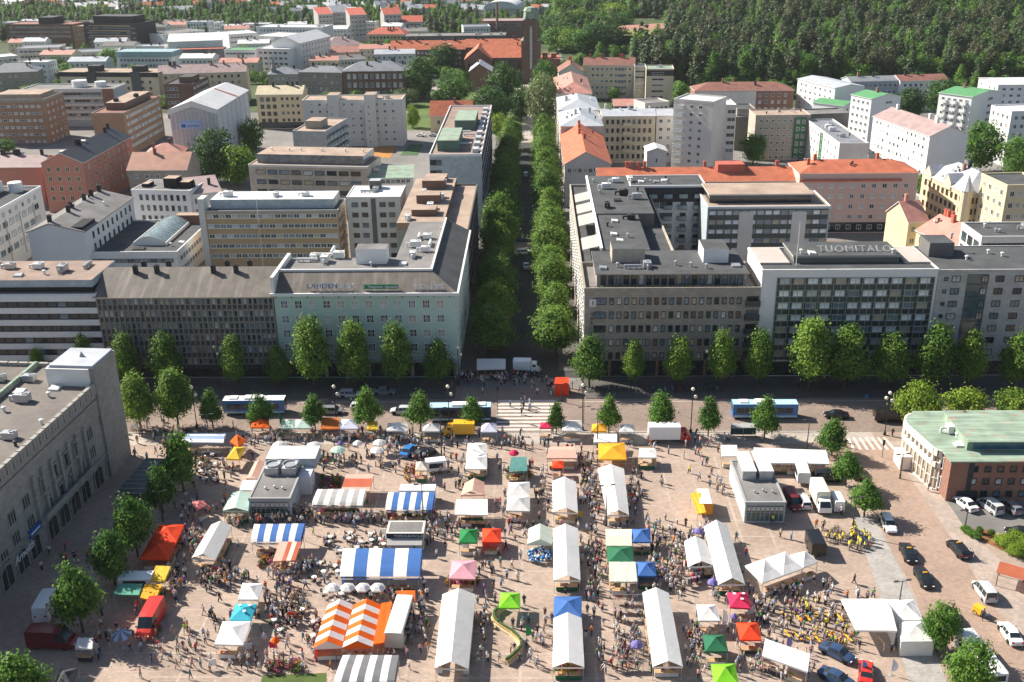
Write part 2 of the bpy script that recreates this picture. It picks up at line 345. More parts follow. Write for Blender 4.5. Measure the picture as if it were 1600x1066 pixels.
def vent_mesh(kind, v=0):
    k = ('vent', kind, v)
    if k in WM: return WM[k]
    b = MB(); r = random.Random(v*7+len(kind))
    if kind == 'chimney':
        w, d, h = r.uniform(.8, 1.3), r.uniform(.7, .9), r.uniform(1.3, 2.0); b.box(-w/2, w/2, -d/2, d/2, -.8, h); b.box(-w/2-.1, w/2+.1, -d/2-.1, d/2+.1, h, h+.14)
        b.box(-w*.3, -w*.05, -d*.2, d*.2, h+.14, h+.3); b.box(w*.05, w*.3, -d*.2, d*.2, h+.14, h+.3)
    elif kind == 'cap':
        b.tube((0, 0, -.3), (0, 0, .7), .22, .22, 8); b.lathe((0, 0, .7), [(.2, 0), (.42, .04), (.38, .2), (.05, .34), (.001, .34)], 8)
    elif kind == 'unit':
        w, d, h = r.uniform(1.6, 3.2), r.uniform(1.2, 1.8), r.uniform(1.0, 1.5); b.box(-w/2, w/2, -d/2, d/2, .15, h); b.box(-w*.42, -w*.36, -d/2, d/2, -.1, .15); b.box(w*.36, w*.42, -d/2, d/2, -.1, .15)
        b.lathe((w*.2, 0, h), [(.45, 0), (.45, .15), (.38, .15), (.36, .05), (.001, .05)], 10); b.tube((-w/2, 0, h*.6), (-w/2-.9, 0, h*.6), .22, .22, 8); b.tube((-w/2-.9, 0, h*.6+.1), (-w/2-.9, 0, -.1), .2, .2, 8)
    elif kind == 'duct':
        l = r.uniform(3, 6); b.tube((-l/2, 0, .6), (l/2, 0, .6), .3, .3, 8); b.tube((-l/2+.25, 0, .5), (-l/2+.25, 0, -.2), .27, .27, 8)
        for q in (-.2, .15, .4): b.box(l*q-.05, l*q+.05, -.35, .35, -.1, .35)
    elif kind == 'skylight':
        b.box(-.9, .9, -.7, .7, -.1, .3); b.poly([(-.8, -.6, .32), (.8, -.6, .32), (.8, .6, .45), (-.8, .6, .45)]); b.box(-.95, .95, .6, .72, .3, .48)
    elif kind == 'aerial':
        b.tube((0, 0, -.2), (0, 0, 3.2), .05, .035, 5)
        for q in (2.2, 2.6, 3.0): b.bar((-.6, 0, q), (.6, 0, q), .04)
    WM[k] = b.mesh(kind, VENTM[0]); return WM[k]
PRT = {'chimney': 'chimney', 'cap': 'vent_cowl', 'unit': 'ventilation_unit', 'duct': 'duct', 'skylight': 'skylight', 'aerial': 'aerial'}
def vent(B, kind, x, y, z, m=None, rz=None):
    o = ob(PRT[kind], vent_mesh(kind, B.r.randrange(3)), B.roof, (x, y, z), (B.r.choice([0, pi/2]) if rz is None else rz))
    if m is not None:
        o.material_slots[0].link = 'OBJECT'; o.material_slots[0].material = m
    return o
def bld(name, label, p1, p2, h, D, wall, roof='flat', rm='greyfelt', rh=2.5, ov=.35, par=.5, base=0, snap=4, F=(), cap=0, chim=0, unit=0, duct=0, sky=0, aer=0, chm=None, cat='building', floor0=None, group=None, trim=None, seed=None, ridge=.5):
    A = p1 if isinstance(p1, Vector) else G(p1[0], p1[1], h); Bp = p2 if isinstance(p2, Vector) else G(p2[0], p2[1], h)
    d = Bp-A; ang = atan2(d.y, d.x)
    if snap and abs(ang) < radians(snap): ang = 0
    B = Bld(); B.h = h; B.L = sqrt(d.x*d.x+d.y*d.y) if ang else abs(d.x); L = B.L
    ux, uy = Vector((cos(ang), sin(ang), 0)), Vector((-sin(ang), cos(ang), 0))
    if isinstance(D, tuple): D = abs((G(D[0], D[1], h)-A).dot(uy))
    FOOT.append((A, ux, uy, L, D))
    B.D = D; B.r = random.Random(seed if seed is not None else int(A.x*13+A.y*7))
    B.o = thing(name, label, cat, (A.x, A.y, base), ang, group); B.ang = ang; B.wall = wall
    h = h-base; B.h = h
    wm = WALL[wall] if isinstance(wall, str) else wall; rmm = ROOF[rm]
    b = MB()
    if roof == 'flat':
        b.box(0, L, 0, D, 0, h)
    elif roof in ('gabley',):
        b.prism([(0, 0), (L, 0), (L, D), (0, D)], 0, h)
        for y in (0, D): b.poly([(0, y, h), (L, y, h), (L*ridge, y, h+rh-.1)])
    elif roof == 'gable':
        b.prism([(0, 0), (L, 0), (L, D), (0, D)], 0, h)
        for x in (0, L): b.poly([(x, 0, h), (x, D, h), (x, D*ridge, h+rh-.1)])
    else: b.box(0, L, 0, D, 0, h)
    B.walls = b.build('wall', wm, B.o)
    r = MB(); t = .18
    if roof == 'flat':
        r.box(.0, L, .0, D, h, h+.06)
        pm = 1
        if par:
            r.box(-.08, L+.08, -.08, .24, h-.25, h+par, 1); r.box(-.08, L+.08, D-.24, D+.08, h-.25, h+par, 1)
            r.box(-.08, .24, .24, D-.24, h-.25, h+par, 1); r.box(L-.24, L+.08, .24, D-.24, h-.25, h+par, 1)
    else:
        def slab(pts):
            r.poly([Vector(p)+Vector((0, 0, t)) for p in pts]); r.poly([Vector(p) for p in pts][::-1])
            for i in range(len(pts)):
                a, c = Vector(pts[i]), Vector(pts[(i+1) % len(pts)]); r.poly([a, c, c+Vector((0, 0, t)), a+Vector((0, 0, t))], 1)
        if roof == 'gable':
            k = rh/(D*ridge)*ov; ym = D*ridge; k2 = rh/(D-ym)*ov
            slab([(-ov, -ov, h-k), (L+ov, -ov, h-k), (L+ov, ym, h+rh), (-ov, ym, h+rh)]); slab([(-ov, ym, h+rh), (L+ov, ym, h+rh), (L+ov, D+ov, h-k2), (-ov, D+ov, h-k2)])
        elif roof == 'gabley':
            xm = L*ridge; k = rh/xm*ov; k2 = rh/(L-xm)*ov
            slab([(-ov, -ov, h-k), (xm, -ov, h+rh), (xm, D+ov, h+rh), (-ov, D+ov, h-k)]); slab([(xm, -ov, h+rh), (L+ov, -ov, h-k2), (L+ov, D+ov, h-k2), (xm, D+ov, h+rh)])
        elif roof == 'hip':
            if L >= D: q = D/2; r1, r2 = (q, D/2, h+rh), (L-q, D/2, h+rh)
            else: q = L/2; r1, r2 = (L/2, q, h+rh), (L/2, D-q, h+rh)
            e = [(-ov, -ov, h), (L+ov, -ov, h), (L+ov, D+ov, h), (-ov, D+ov, h)]
            if L >= D: slab([e[0], e[1], r2, r1]); slab([e[2], e[3], r1, r2]); slab([e[1], e[2], r2]); slab([e[3], e[0], r1])
            else: slab([e[0], e[1], r1]); slab([e[1], e[2], r2, r1]); slab([e[2], e[3], r2]); slab([e[3], e[0], r1, r2])
        elif roof == 'shed':
            slab([(-ov, -ov, h), (L+ov, -ov, h), (L+ov, D+ov, h+rh), (-ov, D+ov, h+rh)])
            b2 = MB(); b2.poly([(0, 0, h-.01), (0, D, h), (0, D, h+rh)]); b2.poly([(L, 0, h), (L, D, h), (L, D, h+rh)]); b2.poly([(0, D, h), (L, D, h), (L, D, h+rh), (0, D, h+rh)]); b2.build('gable_wall', wm, B.o)
    tm = trim or (wm if roof == 'flat' else TRIM)
    B.roof = r.build('roof', [rmm, tm], B.o)
    B.zr = (lambda x, y: h+.06) if roof == 'flat' else (
        (lambda x, y: h+.1+rh*(1-abs(y-D*ridge)/(D*(ridge if y < D*ridge else 1-ridge)))) if roof == 'gable' else (
        (lambda x, y: h+.1+rh*(1-abs(x-L*ridge)/(L*(ridge if x < L*ridge else 1-ridge)))) if roof == 'gabley' else (
        (lambda x, y: h+.1+rh*y/D) if roof == 'shed' else (lambda x, y: h+.1+rh*min(1, min(x, y, L-x, D-y)/(min(L, D)/2))))))
    for kind, n, ms in (('cap', cap, VENTM), ('chimney', chim, [chm] if chm else [VENTM[1], WALL['redbrick']]), ('unit', unit, [VENTM[0], VENTM[2]]), ('duct', duct, [VENTM[0]]), ('skylight', sky, [VENTM[2], VENTM[0]]), ('aerial', aer, [VENTM[0]])):
        for _ in range(n):
            x, y = B.r.uniform(1.5, L-1.5), B.r.uniform(D*.25, D*.8) if D > 3 else D/2
            if kind == 'chimney' and roof == 'gable': y = D*ridge+B.r.uniform(-.8, .8)
            if kind == 'chimney' and roof == 'gabley': x = L*ridge+B.r.uniform(-.8, .8); y = B.r.uniform(1, D-1)
            vent(B, kind, x, y, B.zr(x, y), B.r.choice(ms))
    for f in F:
        wins(B, *f[:3], **f[3] if len(f) > 3 else {})
    return B
def block(B, x0, x1, y0, y1, z0, z1, wm, rmm=None, name='penthouse', bevel=0):
    b = MB(); b.box(x0, x1, y0, y1, z0, z1, 0, 1); o = b.build(name, [WALL[wm] if isinstance(wm, str) else wm, ROOF[rmm] if rmm else (WALL[wm] if isinstance(wm, str) else wm)], B.roof); return o
# ------------------------------------------------------------------ the front row across the street
YF = 197.0
def FV(px, py): return W(px, py, YF)
def txt_mat(n, c): return mat(n, c, .5, .05)

# white office with ribbon windows
hA = FV(75, 461).z
B = bld('office_building', 'white office building with long ribbon windows and brown flat roof beside the grey finned building', Vector((-134, YF, 0)), Vector((FV(149, 461).x, YF, 0)), hA, 14, 'darkgrey', rm='brownfelt', par=.15, trim=TRIM)
for j in range(7):
    strip(B, 'f', 0, B.L, B.h-1.35-j*2.62, B.h-.1-j*2.62, WALL['white'], 'facade_band', .25)
wins(B, 'f', 22, 6, w=1.95, h=1.3, top=1.37, pitch=2.62, x0=0, x1=1, st='ds', gl='dark', out=.02)
o = block(B, 0, B.L-1, 1.6, 14, B.h, B.h+2.6, 'black', 'brownfelt'); b = MB(); b.box(-.2, B.L-.9, 1.35, 14.2, B.h+1.2, B.h+2.72, 0, 1); b.build('penthouse_fascia', [WALL['bluegrey'], ROOF['brownfelt']], B.roof)
for x, y, k in ((14, 5, 'unit'), (24, 9, 'unit'), (30, 9, 'unit'), (33, 5, 'cap'), (36, 7, 'unit'), (28, 4, 'skylight'), (40, 10, 'duct'), (21, 11, 'cap')): vent(B, k, x, y, B.h+2.75, VENTM[B.r.choice([0, 2])])

# grey building with fins and a weathered sheet roof
xA, xB = FV(149, 462).x, FV(427, 462).x
B = bld('office_building', 'dark grey office building of narrow windows between concrete fins under a weathered streaked roof', Vector((xA+.05, YF, 0)), Vector((xB-.05, YF, 0)), FV(290, 463).z, 15, 'concrete', 'gable', 'streak', rh=3.4, ridge=.55, ov=.6, trim=mat('gutter_sandy', (.46, .39, .33), .7, .15))
n = 34; dx = B.L/n; fin = MB(); fin.box(-.14, .14, -.35, 0, 3.4, B.h-.1); fm = fin.mesh('fin', mat('fin_concrete', (.23, .215, .195), .9, .2)); 
sp = MB(); sp.box(-dx/2+.15, dx/2-.15, -.08, 0, -.45, .45); spm = sp.mesh('spandrel_panel', mat('spandrel_dark', (.06, .065, .072), .5, .25))
for i in range(n+1): ob('fin', fm, B.o, (min(max(i*dx, .15), B.L-.15), 0, 0))
for j in range(6):
    for i in range(n):
        ob('spandrel_panel', spm, B.o, ((i+.5)*dx, 0, B.h-2.35-j*2.64))
wins(B, 'f', n, 6, w=dx-.3, h=1.35, top=.45, pitch=2.64, x0=0, x1=1, st='g', gl='mix')
strip(B, 'f', 0, B.L, 0.4, 3.1, GL[0], 'shop_window', .05)
for px in (217, 250, 337, 372): 
    q = G(px, 424, B.h+2.6); vent(B, 'chimney', q.x-xA, 6.6, B.zr(0, 6.6)-.2, VENTM[1], 0)
for px in (232, 270, 360, 395): q = G(px, 415, B.h+2.6); vent(B, 'chimney', q.x-xA, 9.8, B.zr(0, 9.8)-.2, VENTM[1], 0)

# green corner building with signs on its roof and a wing along the street
x0, x1 = xB+.05, -15.8; L = x1-x0; h = 18.8; wing = 44.5
B = Bld(); B.h = h; B.L = L; B.D = wing; B.r = random.Random(5); B.ang = 0
B.o = thing('corner_building', 'pale green corner building with white lattice windows and large signs along its roof edge', 'building', (x0, YF, 0))
b = MB(); b.prism([(0, 0), (L, 0), (L, wing), (L-14, wing), (L-14, 16), (0, 16)], 0, h); b.build('wall', WALL['green'], B.o)
b = MB(); s, t = 5.2, 3.0
b.poly([(-.2, -.5, h), (L+.5, -.5, h), (L-s, s, h+t), (-.2, s, h+t)]); b.poly([(L+.5, -.5, h), (L+.5, wing, h), (L-s, wing, h+t), (L-s, s, h+t)], 3)
b.poly([(-.2, -.5, h), (-.2, s, h+t), (-.2, s, h)], 1); b.poly([(L-s, wing, h+t), (L+.5, wing, h), (L-s, wing, h)], 1)
b.prism([(-.2, s), (L-s, s), (L-s, wing), (L-13.8, wing), (L-13.8, 16.2), (-.2, 16.2)], h-.3, h+t-.7, 1, 2)
b.box(-.6, L+.75, -.75, -.35, h-.45, h+.15, 1); b.box(L+.35, L+.75, -.35, wing, h-.45, h+.15, 1)
B.roof = b.build('roof', [ROOF['streak'], TRIM, ROOF['greyfelt'], ROOF['felt']], B.o)
b = MB(); b.box(0, L-s-.2, s-.15, s+.25, h+t-.8, h+t+.35); b.box(L-s-.15, L-s+.25, s-.15, wing, h+t-.8, h+t+.35); b.box(-.3, .4, -.3, 16, h-.2, h+t+.5)
b.build('parapet', TRIM, B.roof)
B.zr = lambda x, y: h+t-.7
wins(B, 'f', 12, 4, w=1.5, h=1.75, top=1.55, pitch=3.15, x0=.015, x1=.955, st='wx', gl='mix')
wins(B, 'r', 14, 5, w=1.2, h=1.6, top=1.6, pitch=3.15, st='wx', gl='dark')
strip(B, 'f', .5, L-.5, .3, 3.6, GL[0], 'shop_window', .05)
for i in range(9): strip(B, 'f', .2+i*(L-1)/8, .9+i*(L-1)/8, 0, 4.0, WALL['stone'], 'pier', .2)
b = MB(); b.box(0, L, -1.2, 0, 3.9, 4.15); b.build('canopy', FR['g'], B.o)
for i in range(12): strip(B, 'f', i*L/11.5+.4, i*L/11.5+.55, h-.9, h-.5, FR['d'], 'bracket', .5)
for px, py, k in ((505, 400, 'duct'), (520, 393, 'duct'), (490, 404, 'unit'), (480, 408, 'duct'), (508, 408, 'unit'), (530, 402, 'unit'), (580, 415, 'cap'), (655, 371, 'duct'), (650, 385, 'unit'), (668, 372, 'unit'), (645, 400, 'unit'), (665, 392, 'unit'), (630, 412, 'skylight'), (690, 360, 'cap'), (672, 382, 'duct')):
    q = G(px, py, h+t-.5); vent(B, k, q.x-x0, q.y-YF, h+t-.65, VENTM[2 if k != 'cap' else 0])
b = MB(); q = G(560, 408, h+t); b.box(q.x-x0-.5, q.x-x0+6, q.y-YF, q.y-YF+4, h+t-.8, h+t+2.6, 0, 1); b.build('stair_head', [TRIM, ROOF['greyfelt']], B.roof)
def sign(px0, px1, py0, py1, back, m, name='roof_sign'):
    yy = .35; a = W(px0, py1, YF+yy); c = W(px1, py0, YF+yy); b = MB()
    if back: b.box(a.x-x0, c.x-x0, yy-.06, yy+.06, a.z, c.z)
    else: b.box(a.x-x0, c.x-x0, yy+.06, yy+.1, c.z-.08, c.z); b.box(a.x-x0, c.x-x0, yy+.06, yy+.1, a.z-.02, a.z+.06)
    n = 7
    for i in range(n): x = a.x-x0+(c.x-a.x)*i/(n-1); b.bar((x, yy+.1, h), (x, yy+.1, c.z), .07); b.bar((x, yy+.1, c.z-.2), (x, yy+1.0, h+.5), .05)
    return b.build(name, m, B.o), a, c, yy
blue, wht, pale = txt_mat('letter_blue', (.03, .16, .36)), txt_mat('letter_white', (.75, .76, .76)), txt_mat('letter_pale_blue', (.50, .58, .68))
so_, a, c, yy = sign(480, 549, 443, 451, False, FR['g'])
text('lettering', 'LAHDEN', 1.45, blue, so_, (a.x-x0, yy, a.z+.05), (pi/2, 0, 0), .06, space=1.12); text('lettering', 'TALOT', 1.35, pale, so_, (a.x-x0+5.4, yy, a.z+.05), (pi/2, 0, 0), .05, space=1.05)
so_, a, c, yy = sign(568, 622, 444.5, 451.5, True, txt_mat('sign_green', (.005, .17, .075)))
text('lettering', 'Y  Yliopiston Apteekki', .78, wht, so_, ((a.x+c.x)/2-x0, yy-.08, a.z+.22), (pi/2, 0, 0), .02, 'CENTER')
so_, a, c, yy = sign(645, 693, 443, 452, False, FR['g'])
b = MB(); rr = random.Random(3); x = a.x-x0
while x < c.x-x0-.3:
    w = rr.uniform(.3, .5); zz = a.z+.1; hh = rr.uniform(.75, .95); b.box(x, x+.12, yy-.05, yy+.05, zz, zz+hh)
    if rr.random() < .7: b.box(x+.12, x+w, yy-.05, yy+.05, zz+hh-.14, zz+hh)
    if rr.random() < .6: b.box(x+.12, x+w, yy-.05, yy+.05, zz, zz+.14)
    x += w+.16
b.build('illegible_lettering', pale, so_)

# street wing buildings on the left side of the avenue
B = bld('apartment_building', 'bronze-roofed apartment building on the avenue behind the green corner building', Vector((-33, YF+wing+.2, 0)), Vector((-15.8, YF+wing+.2, 0)), 18.6, 46, 'darkgrey', rm='tan', unit=0, F=[('r', 14, 5, dict(w=1.6, h=1.6, st='d', gl='dark'))])
b = MB(); b.box(0, 11.4, 0, 46, B.h, B.h+2.2, 0, 1); b.build('upper_storey', [WALL['brownbrick'], ROOF['tan']], B.roof)
for y, hh in ((6, 1.6), (18, 2.2), (33, 2.4), (41, 1.5)): block(B, 3, 9, y, y+4.5, B.h+2.2, B.h+2.2+hh, 'brownbrick', 'tan', 'roof_house')
for x, y in ((2.5, 3), (7, 13), (9, 24), (4, 28), (8, 38)): vent(B, 'unit', x, y, B.h+2.25, VENTM[2])
B = bld('office_building', 'tall white-fronted building with green copper penthouses beside the avenue', Vector((-31.5, 312, 0)), Vector((-15.8, 312, 0)), 22, 88, 'bluegrey', rm='brownfelt', trim=TRIM, F=[('r', 22, 5, dict(w=2.4, h=1.7, st='d', gl='sky')), ('f', 2, 4, dict(w=1.9, h=1.6, x0=.02, x1=.22, st='d', gl='sky'))])
for y0, y1, x0_, x1_ in ((6, 27, 2, 8.5), (40, 60, 5, 12)):
    b = MB(); b.prism([(x0_, y0), (x1_, y0), (x1_, y1), (x0_, y1)], B.h, B.h+3.4, 1, 0); b.build('copper_penthouse', [ROOF['copper'], mat('copper_dark', (.10, .17, .14), .7, .2, .5, 'seam')], B.roof)
for i in range(9): block(B, 13, 14.8, 3+i*9, 7+i*9, B.h, B.h+1.3, 'bluegrey', 'silver', 'roof_house')
for x, y in ((10, 15), (10.5, 30), (9, 35), (5, 36)): vent(B, 'duct', x, y, B.h+.1, VENTM[2])

# taupe corner building with roof terrace
xr = 10.2; x2 = FV(1188, 457).x
B = bld('corner_building', 'taupe corner building with deep-set windows and a glazed roof-terrace storey', Vector((xr, YF, 0)), Vector((x2, YF, 0)), 18.7, 17, 'taupe', rm='greyfelt', par=.9, F=[('f', 18, 5, dict(w=.95, h=1.5, top=1.2, pitch=2.98, x0=.135, x1=.905, st='ds')), ('f', 1, 5, dict(w=2.5, h=1.5, top=1.2, pitch=2.98, x0=.045, x1=.135, st='d')), ('f', 1, 5, dict(w=2.3, h=1.9, top=1.0, pitch=2.98, x0=.92, x1=1, st='d', gl='dark')), ('l', 6, 5, dict(w=1.3, h=1.5, st='w', pitch=2.98))])
balc(B, 'f', 1, 5, w=2.9, d=.9, top=2.9, pitch=2.98, x0=.92, x1=1.0, m=WALL['darkgrey'], g=FR['d'])
strip(B, 'f', .3, B.L-.3, .3, 3.7, GL[0], 'shop_window', .04)
for i in range(8): strip(B, 'f', .2+i*(B.L-.9)/7, .7+i*(B.L-.9)/7, 0, 4.0, WALL['redbrick'], 'pier', .2)
P = B; z0 = B.h+.05
b = MB(); b.box(2.6, B.L-2.3, 3.0, 17, z0, z0+3.0, 0, 1); b.box(2.2, B.L-2.0, 1.7, 17.2, z0+3.0, z0+3.25, 2, 1); b.build('terrace_storey', [WALL['taupe'], ROOF['felt'], WALL['beige']], B.roof)
Q = Bld(); Q.h = z0+2.9; Q.L = B.L; Q.D = 17; Q.r = random.Random(8); Q.o = B.o
wins(Q, 'f', 19, 1, w=1.15, h=2.2, top=.3, x0=.09, x1=.92, st='d', out=-3.0+.02)
b = MB()
for i in range(40): b.box(.3+i*(B.L-.6)/39, .34+i*(B.L-.6)/39, .05, .1, z0+.8, z0+1.15)
b.box(.3, B.L-.3, .04, .11, z0+1.15, z0+1.2); b.build('railing', FR['d'], B.roof)
for i in range(9): 
    b = MB(); x = 3.5+i*(B.L-8)/8; b.lathe((x, .8+.5*(i % 3), z0), [(.25, 0), (.35, .5), (.4, .9), (.001, 1.0)], 7); b.build('planter', [mat('leaf_planter', (.05, .10, .03), .8)], B.roof)
for (px0, px1, py0, py1, yy, dd, hh, m) in ((956, 1007, 394, 413, 9, 6, 3.0, 'beige'), (1098, 1137, 400, 420, 8.5, 7, 3.0, 'white')):
    a, c = W(px0, py1, YF+yy), W(px1, py1, YF+yy); block(B, a.x-xr, c.x-xr, yy, yy+dd, z0+3.2, z0+3.2+hh, m, 'felt', 'lift_house')
for x, y, k in ((4, 5, 'skylight'), (7, 6, 'cap'), (10, 5, 'duct'), (13, 6, 'unit'), (19, 7, 'cap'), (22, 6, 'cap'), (25, 5, 'cap'), (34, 6, 'skylight'), (12, 10, 'unit'), (27, 12, 'unit')): vent(B, k, min(x, B.L-4), y, z0+3.3, VENTM[0])
# clock and vertical lettering
b = MB(); b.box(1.0, 2.35, -.25, 0, B.h-3.0, B.h-1.5); ck = b.build('logo_sign', TRIM, B.o); b = MB(); b.bar((1.6, -.28, B.h-1.75), (1.6, -.28, B.h-2.75), .12, .05); b.bar((1.65, -.28, B.h-2.25), (2.1, -.28, B.h-1.85), .12, .05); b.bar((1.65, -.28, B.h-2.25), (2.1, -.28, B.h-2.7), .12, .05); b.build('logo_mark', FR['d'], ck)
ls = None
for i, ch in enumerate('MARILYN'): text('lettering', ch, .85, FR['d'], B.o, (1.3, -.15, B.h-5.0-i*.95), (pi/2, 0, 0), .05)
# its wing along the avenue with white awnings
B = bld('apartment_building', 'dark-roofed apartment wing along the avenue with white awnings over its roof terrace', Vector((xr, YF+17.1, 0)), Vector((xr+21, YF+17.1, 0)), 18.7, 71, 'beige', rm='felt', par=.7, F=[('l', 26, 5, dict(w=1.3, h=1.5, st='w', pitch=2.98))])
z0 = B.h+.05; b = MB(); b.box(4.4, 15, 1.5, 30, z0, z0+3.0, 0, 1); b.box(4.4, 19, 30.2, 69.5, z0, z0+3.3, 0, 1); b.box(4.2, 4.8, 1.5, 69.5, z0+3, z0+3.5, 2, 2); b.build('terrace_storey', [WALL['darkgrey'], ROOF['felt'], TRIM], B.roof)
for y0, y1 in ((5, 14), (24, 33), (35, 43), (46, 54)):
    b = MB(); b.poly([(4.3, y0, z0+2.9), (4.3, y1, z0+2.9), (.6, y1, z0+2.0), (.6, y0, z0+2.0)]); b.poly([(.6, y0, z0+2.0), (.6, y1, z0+2.0), (.6, y1, z0+1.7), (.6, y0, z0+1.7)]); b.build('awning', fabric('fabric_beige', (.50, .47, .43)), B.roof)
for x, y, k, m in ((9, 8, 'skylight', 2), (8, 13, 'skylight', 2), (11, 11, 'cap', 0), (7, 20, 'cap', 1), (9, 24, 'skylight', 2), (13, 26, 'unit', 1), (8, 36, 'unit', 1), (11, 42, 'skylight', 1), (13, 48, 'unit', 1), (9, 55, 'unit', 2), (12, 62, 'unit', 2), (16, 44, 'unit', 0), (17, 52, 'cap', 1), (7, 50, 'cap', 0), (6, 62, 'cap', 0), (16, 63, 'unit', 2)): vent(B, k, x, y, z0+(3.05 if y < 30 else 3.35), VENTM[m])

# white grid office with letters on the roof
x3, x4 = x2+.1, FV(1467, 421).x; hT = FV(1330, 423).z
B = bld('office_building', 'white-framed office building with a dark green panel grid and large letters on the roof', Vector((x3, YF, 0)), Vector((x4, YF, 0)), hT, 15, 'white', rm='felt', par=.3, trim=TRIM, F=[])
strip(B, 'f', 3.0, B.L-.5, 3.8, B.h-1.4, mat('panel_dark_green', (.022, .04, .042), .35, .3, .8, spec=.5), 'dark_panel', .05)
wins(B, 'f', 11, 7, w=2.05, h=1.35, top=1.5, pitch=2.6, x0=.093, x1=.972, st='gs', gl='bright', out=.05)
mm_ = mat('mullion_steel', (.30, .33, .33), .4, .1)
for i in range(23): strip(B, 'f', 3.0+i*(B.L-3.6)/22, 3.09+i*(B.L-3.6)/22, 3.8, B.h-1.4, mm_, 'mullion', .16)
for j in range(14): strip(B, 'f', 3.0, B.L-.5, B.h-1.46-j*1.3, B.h-1.38-j*1.3, mm_, 'transom', .14)
strip(B, 'f', .3, B.L-.3, .3, 3.4, GL[0], 'shop_window', .04)
z0 = B.h+.05; a, c = W(1240, 412, YF+5), W(1404, 412, YF+5)
b = MB(); b.box(a.x-x3, c.x-x3, 5, 14, z0, z0+1.2, 0, 1); b.box(a.x-x3-.3, c.x-x3+.3, 4.6, 14.2, z0+1.2, z0+1.65, 2, 1); b.build('penthouse', [WALL['darkgrey'], ROOF['felt'], WALL['concrete']], B.roof)
b = MB(); b.box(.3, a.x-x3-1, 4, 14.5, z0, z0+.4, 0, 0); b.box(c.x-x3+1, B.L-.3, 4, 14.5, z0, z0+.4, 0, 0); b.build('roof_deck', mat('deck_pinkish', (.46, .40, .36), .9, .1), B.roof)
tw = W(1272, 404, YF+9); text('lettering', 'TUOMITALO', 2.3, mat('letter_galvanised', (.40, .40, .39), .5, .1), B.roof, (tw.x-x3, 6.8, z0+1.72), (radians(38), 0, 0), .08, space=1.2)
for px, k in ((1245, 'cap'), (1386, 'cap'), (1262, 'skylight')): q = W(px, 400, YF+9); vent(B, k, q.x-x3, 6, z0+1.65, VENTM[2])
b = MB(); b.tube((a.x-x3, 3, z0), (a.x-x3, 3, z0+9), .07, .04, 6); b.build('flagpole', TRIM, B.roof)
# grey panel building at the end of the row
B = bld('apartment_building', 'grey panel apartment building with dark glass stairwell at the end of the front row', Vector((x4+.1, YF, 0)), Vector((x4+32, YF, 0)), FV(1540, 423).z, 16, 'grey', rm='felt', par=.25)
for f, x, w in ((0, 1.6, .75), (1, 3.6, 1.7), (2, 12.2, 1.7), (3, 16.0, 1.7)):
    for j in range(7): ob('window', win_mesh(w, 1.3 if w > 1 else .8, 'd' if w > 1 else 'ds', B.r.choice(GLW['mix'])), B.o, (x, 0, B.h-1.7-j*2.62))
strip(B, 'f', 5.8, 10.0, 3.6, B.h-.7, GL[4], 'stair_glazing', .06); strip(B, 'f', 20, 31, 3.6, B.h-.7, GL[4], 'stair_glazing', .06)
for j in range(7):
    strip(B, 'f', 5.8, 10.0, B.h-2.9-j*2.62, B.h-2.7-j*2.62, FR['d'], 'transom', .1)
    ob('window', win_mesh(1.2, 1.4, 'd', B.r.choice([1, 2, 3])), B.o, (9.2, -.07, B.h-1.7-j*2.62))
strip(B, 'f', .3, B.L-.3, .3, 3.4, WALL['dark'], 'shop_window', .05)
block(B, 1, 6, 9, 15, B.h, B.h+3, 'darkgrey', 'felt', 'lift_house'); vent(B, 'cap', 6.8, 13, B.h+3, VENTM[0]); vent(B, 'cap', 14, 11, B.h, VENTM[2]); vent(B, 'cap', 16, 9, B.h, VENTM[2]); vent(B, 'cap', 8, 7, B.h, VENTM[2])

# ------------------------------------------------------------------ second tier, right of the avenue
wf = dict(st='w')
B = bld('apartment_building', 'white apartment house with black top storey and glass balconies behind the taupe corner building', (985, 292), (1104, 292), 22, 12, 'white', rm='felt', par=.3, F=[('f', 5, 6, dict(w=1.5, h=1.5, st='d', pitch=3, top=1.2, x0=.08, x1=.98)), ('f', 1, 5, dict(w=2.0, h=1.7, st='d', pitch=3, top=1.2, x0=.38, x1=.52))], cap=4, sky=3)
strip(B, 'f', 0, B.L, B.h-4.2, B.h-.05, WALL['dark'], 'top_storey_cladding', .04); balc(B, 'f', 4, 6, w=2.2, d=1.1, top=2.9, pitch=3, x0=.2, x1=1.0, m=WALL['darkgrey'])
B = bld('office_building', 'steel and glass grid office building with a pale panel behind the white apartment house', (1106, 324), (1301, 326), 20, 16, 'bluegrey', rm='tan', par=.2, trim=TRIM)
strip(B, 'f', .4, B.L-.4, 2, B.h-.6, MATS['panel_dark_green'], 'dark_panel', .05)
wins(B, 'f', 15, 5, w=1.75, h=1.15, top=.9, pitch=2.45, x0=.01, x1=.99, st='gs', gl='bright', out=.05)
for x in (8.0, B.L-9.5): strip(B, 'f', x, x+3.6, 3, B.h-1.2, WALL['offwhite'], 'pale_panel', .3)
b = MB(); b.box(1, B.L-4, 4, 15, B.h, B.h+2.2, 0, 1); b.box(.6, B.L-3.6, 3.2, 15.4, B.h+2.2, B.h+2.5, 2, 1); b.build('penthouse', [GL[0], ROOF['tan'], WALL['offwhite']], B.roof)
B = bld('apartment_building', 'long building with bright orange sheet roof and ribbon windows behind the glass grid office', (935, 285), (1250, 283), 15, 13, 'darkgrey', 'gable', 'orange', rh=2.8, chim=6, chm=ROOF['red'], F=[('f', 26, 2, dict(w=1.6, h=1.2, st='gs', gl='pale', x0=.5, x1=1, top=.8))])
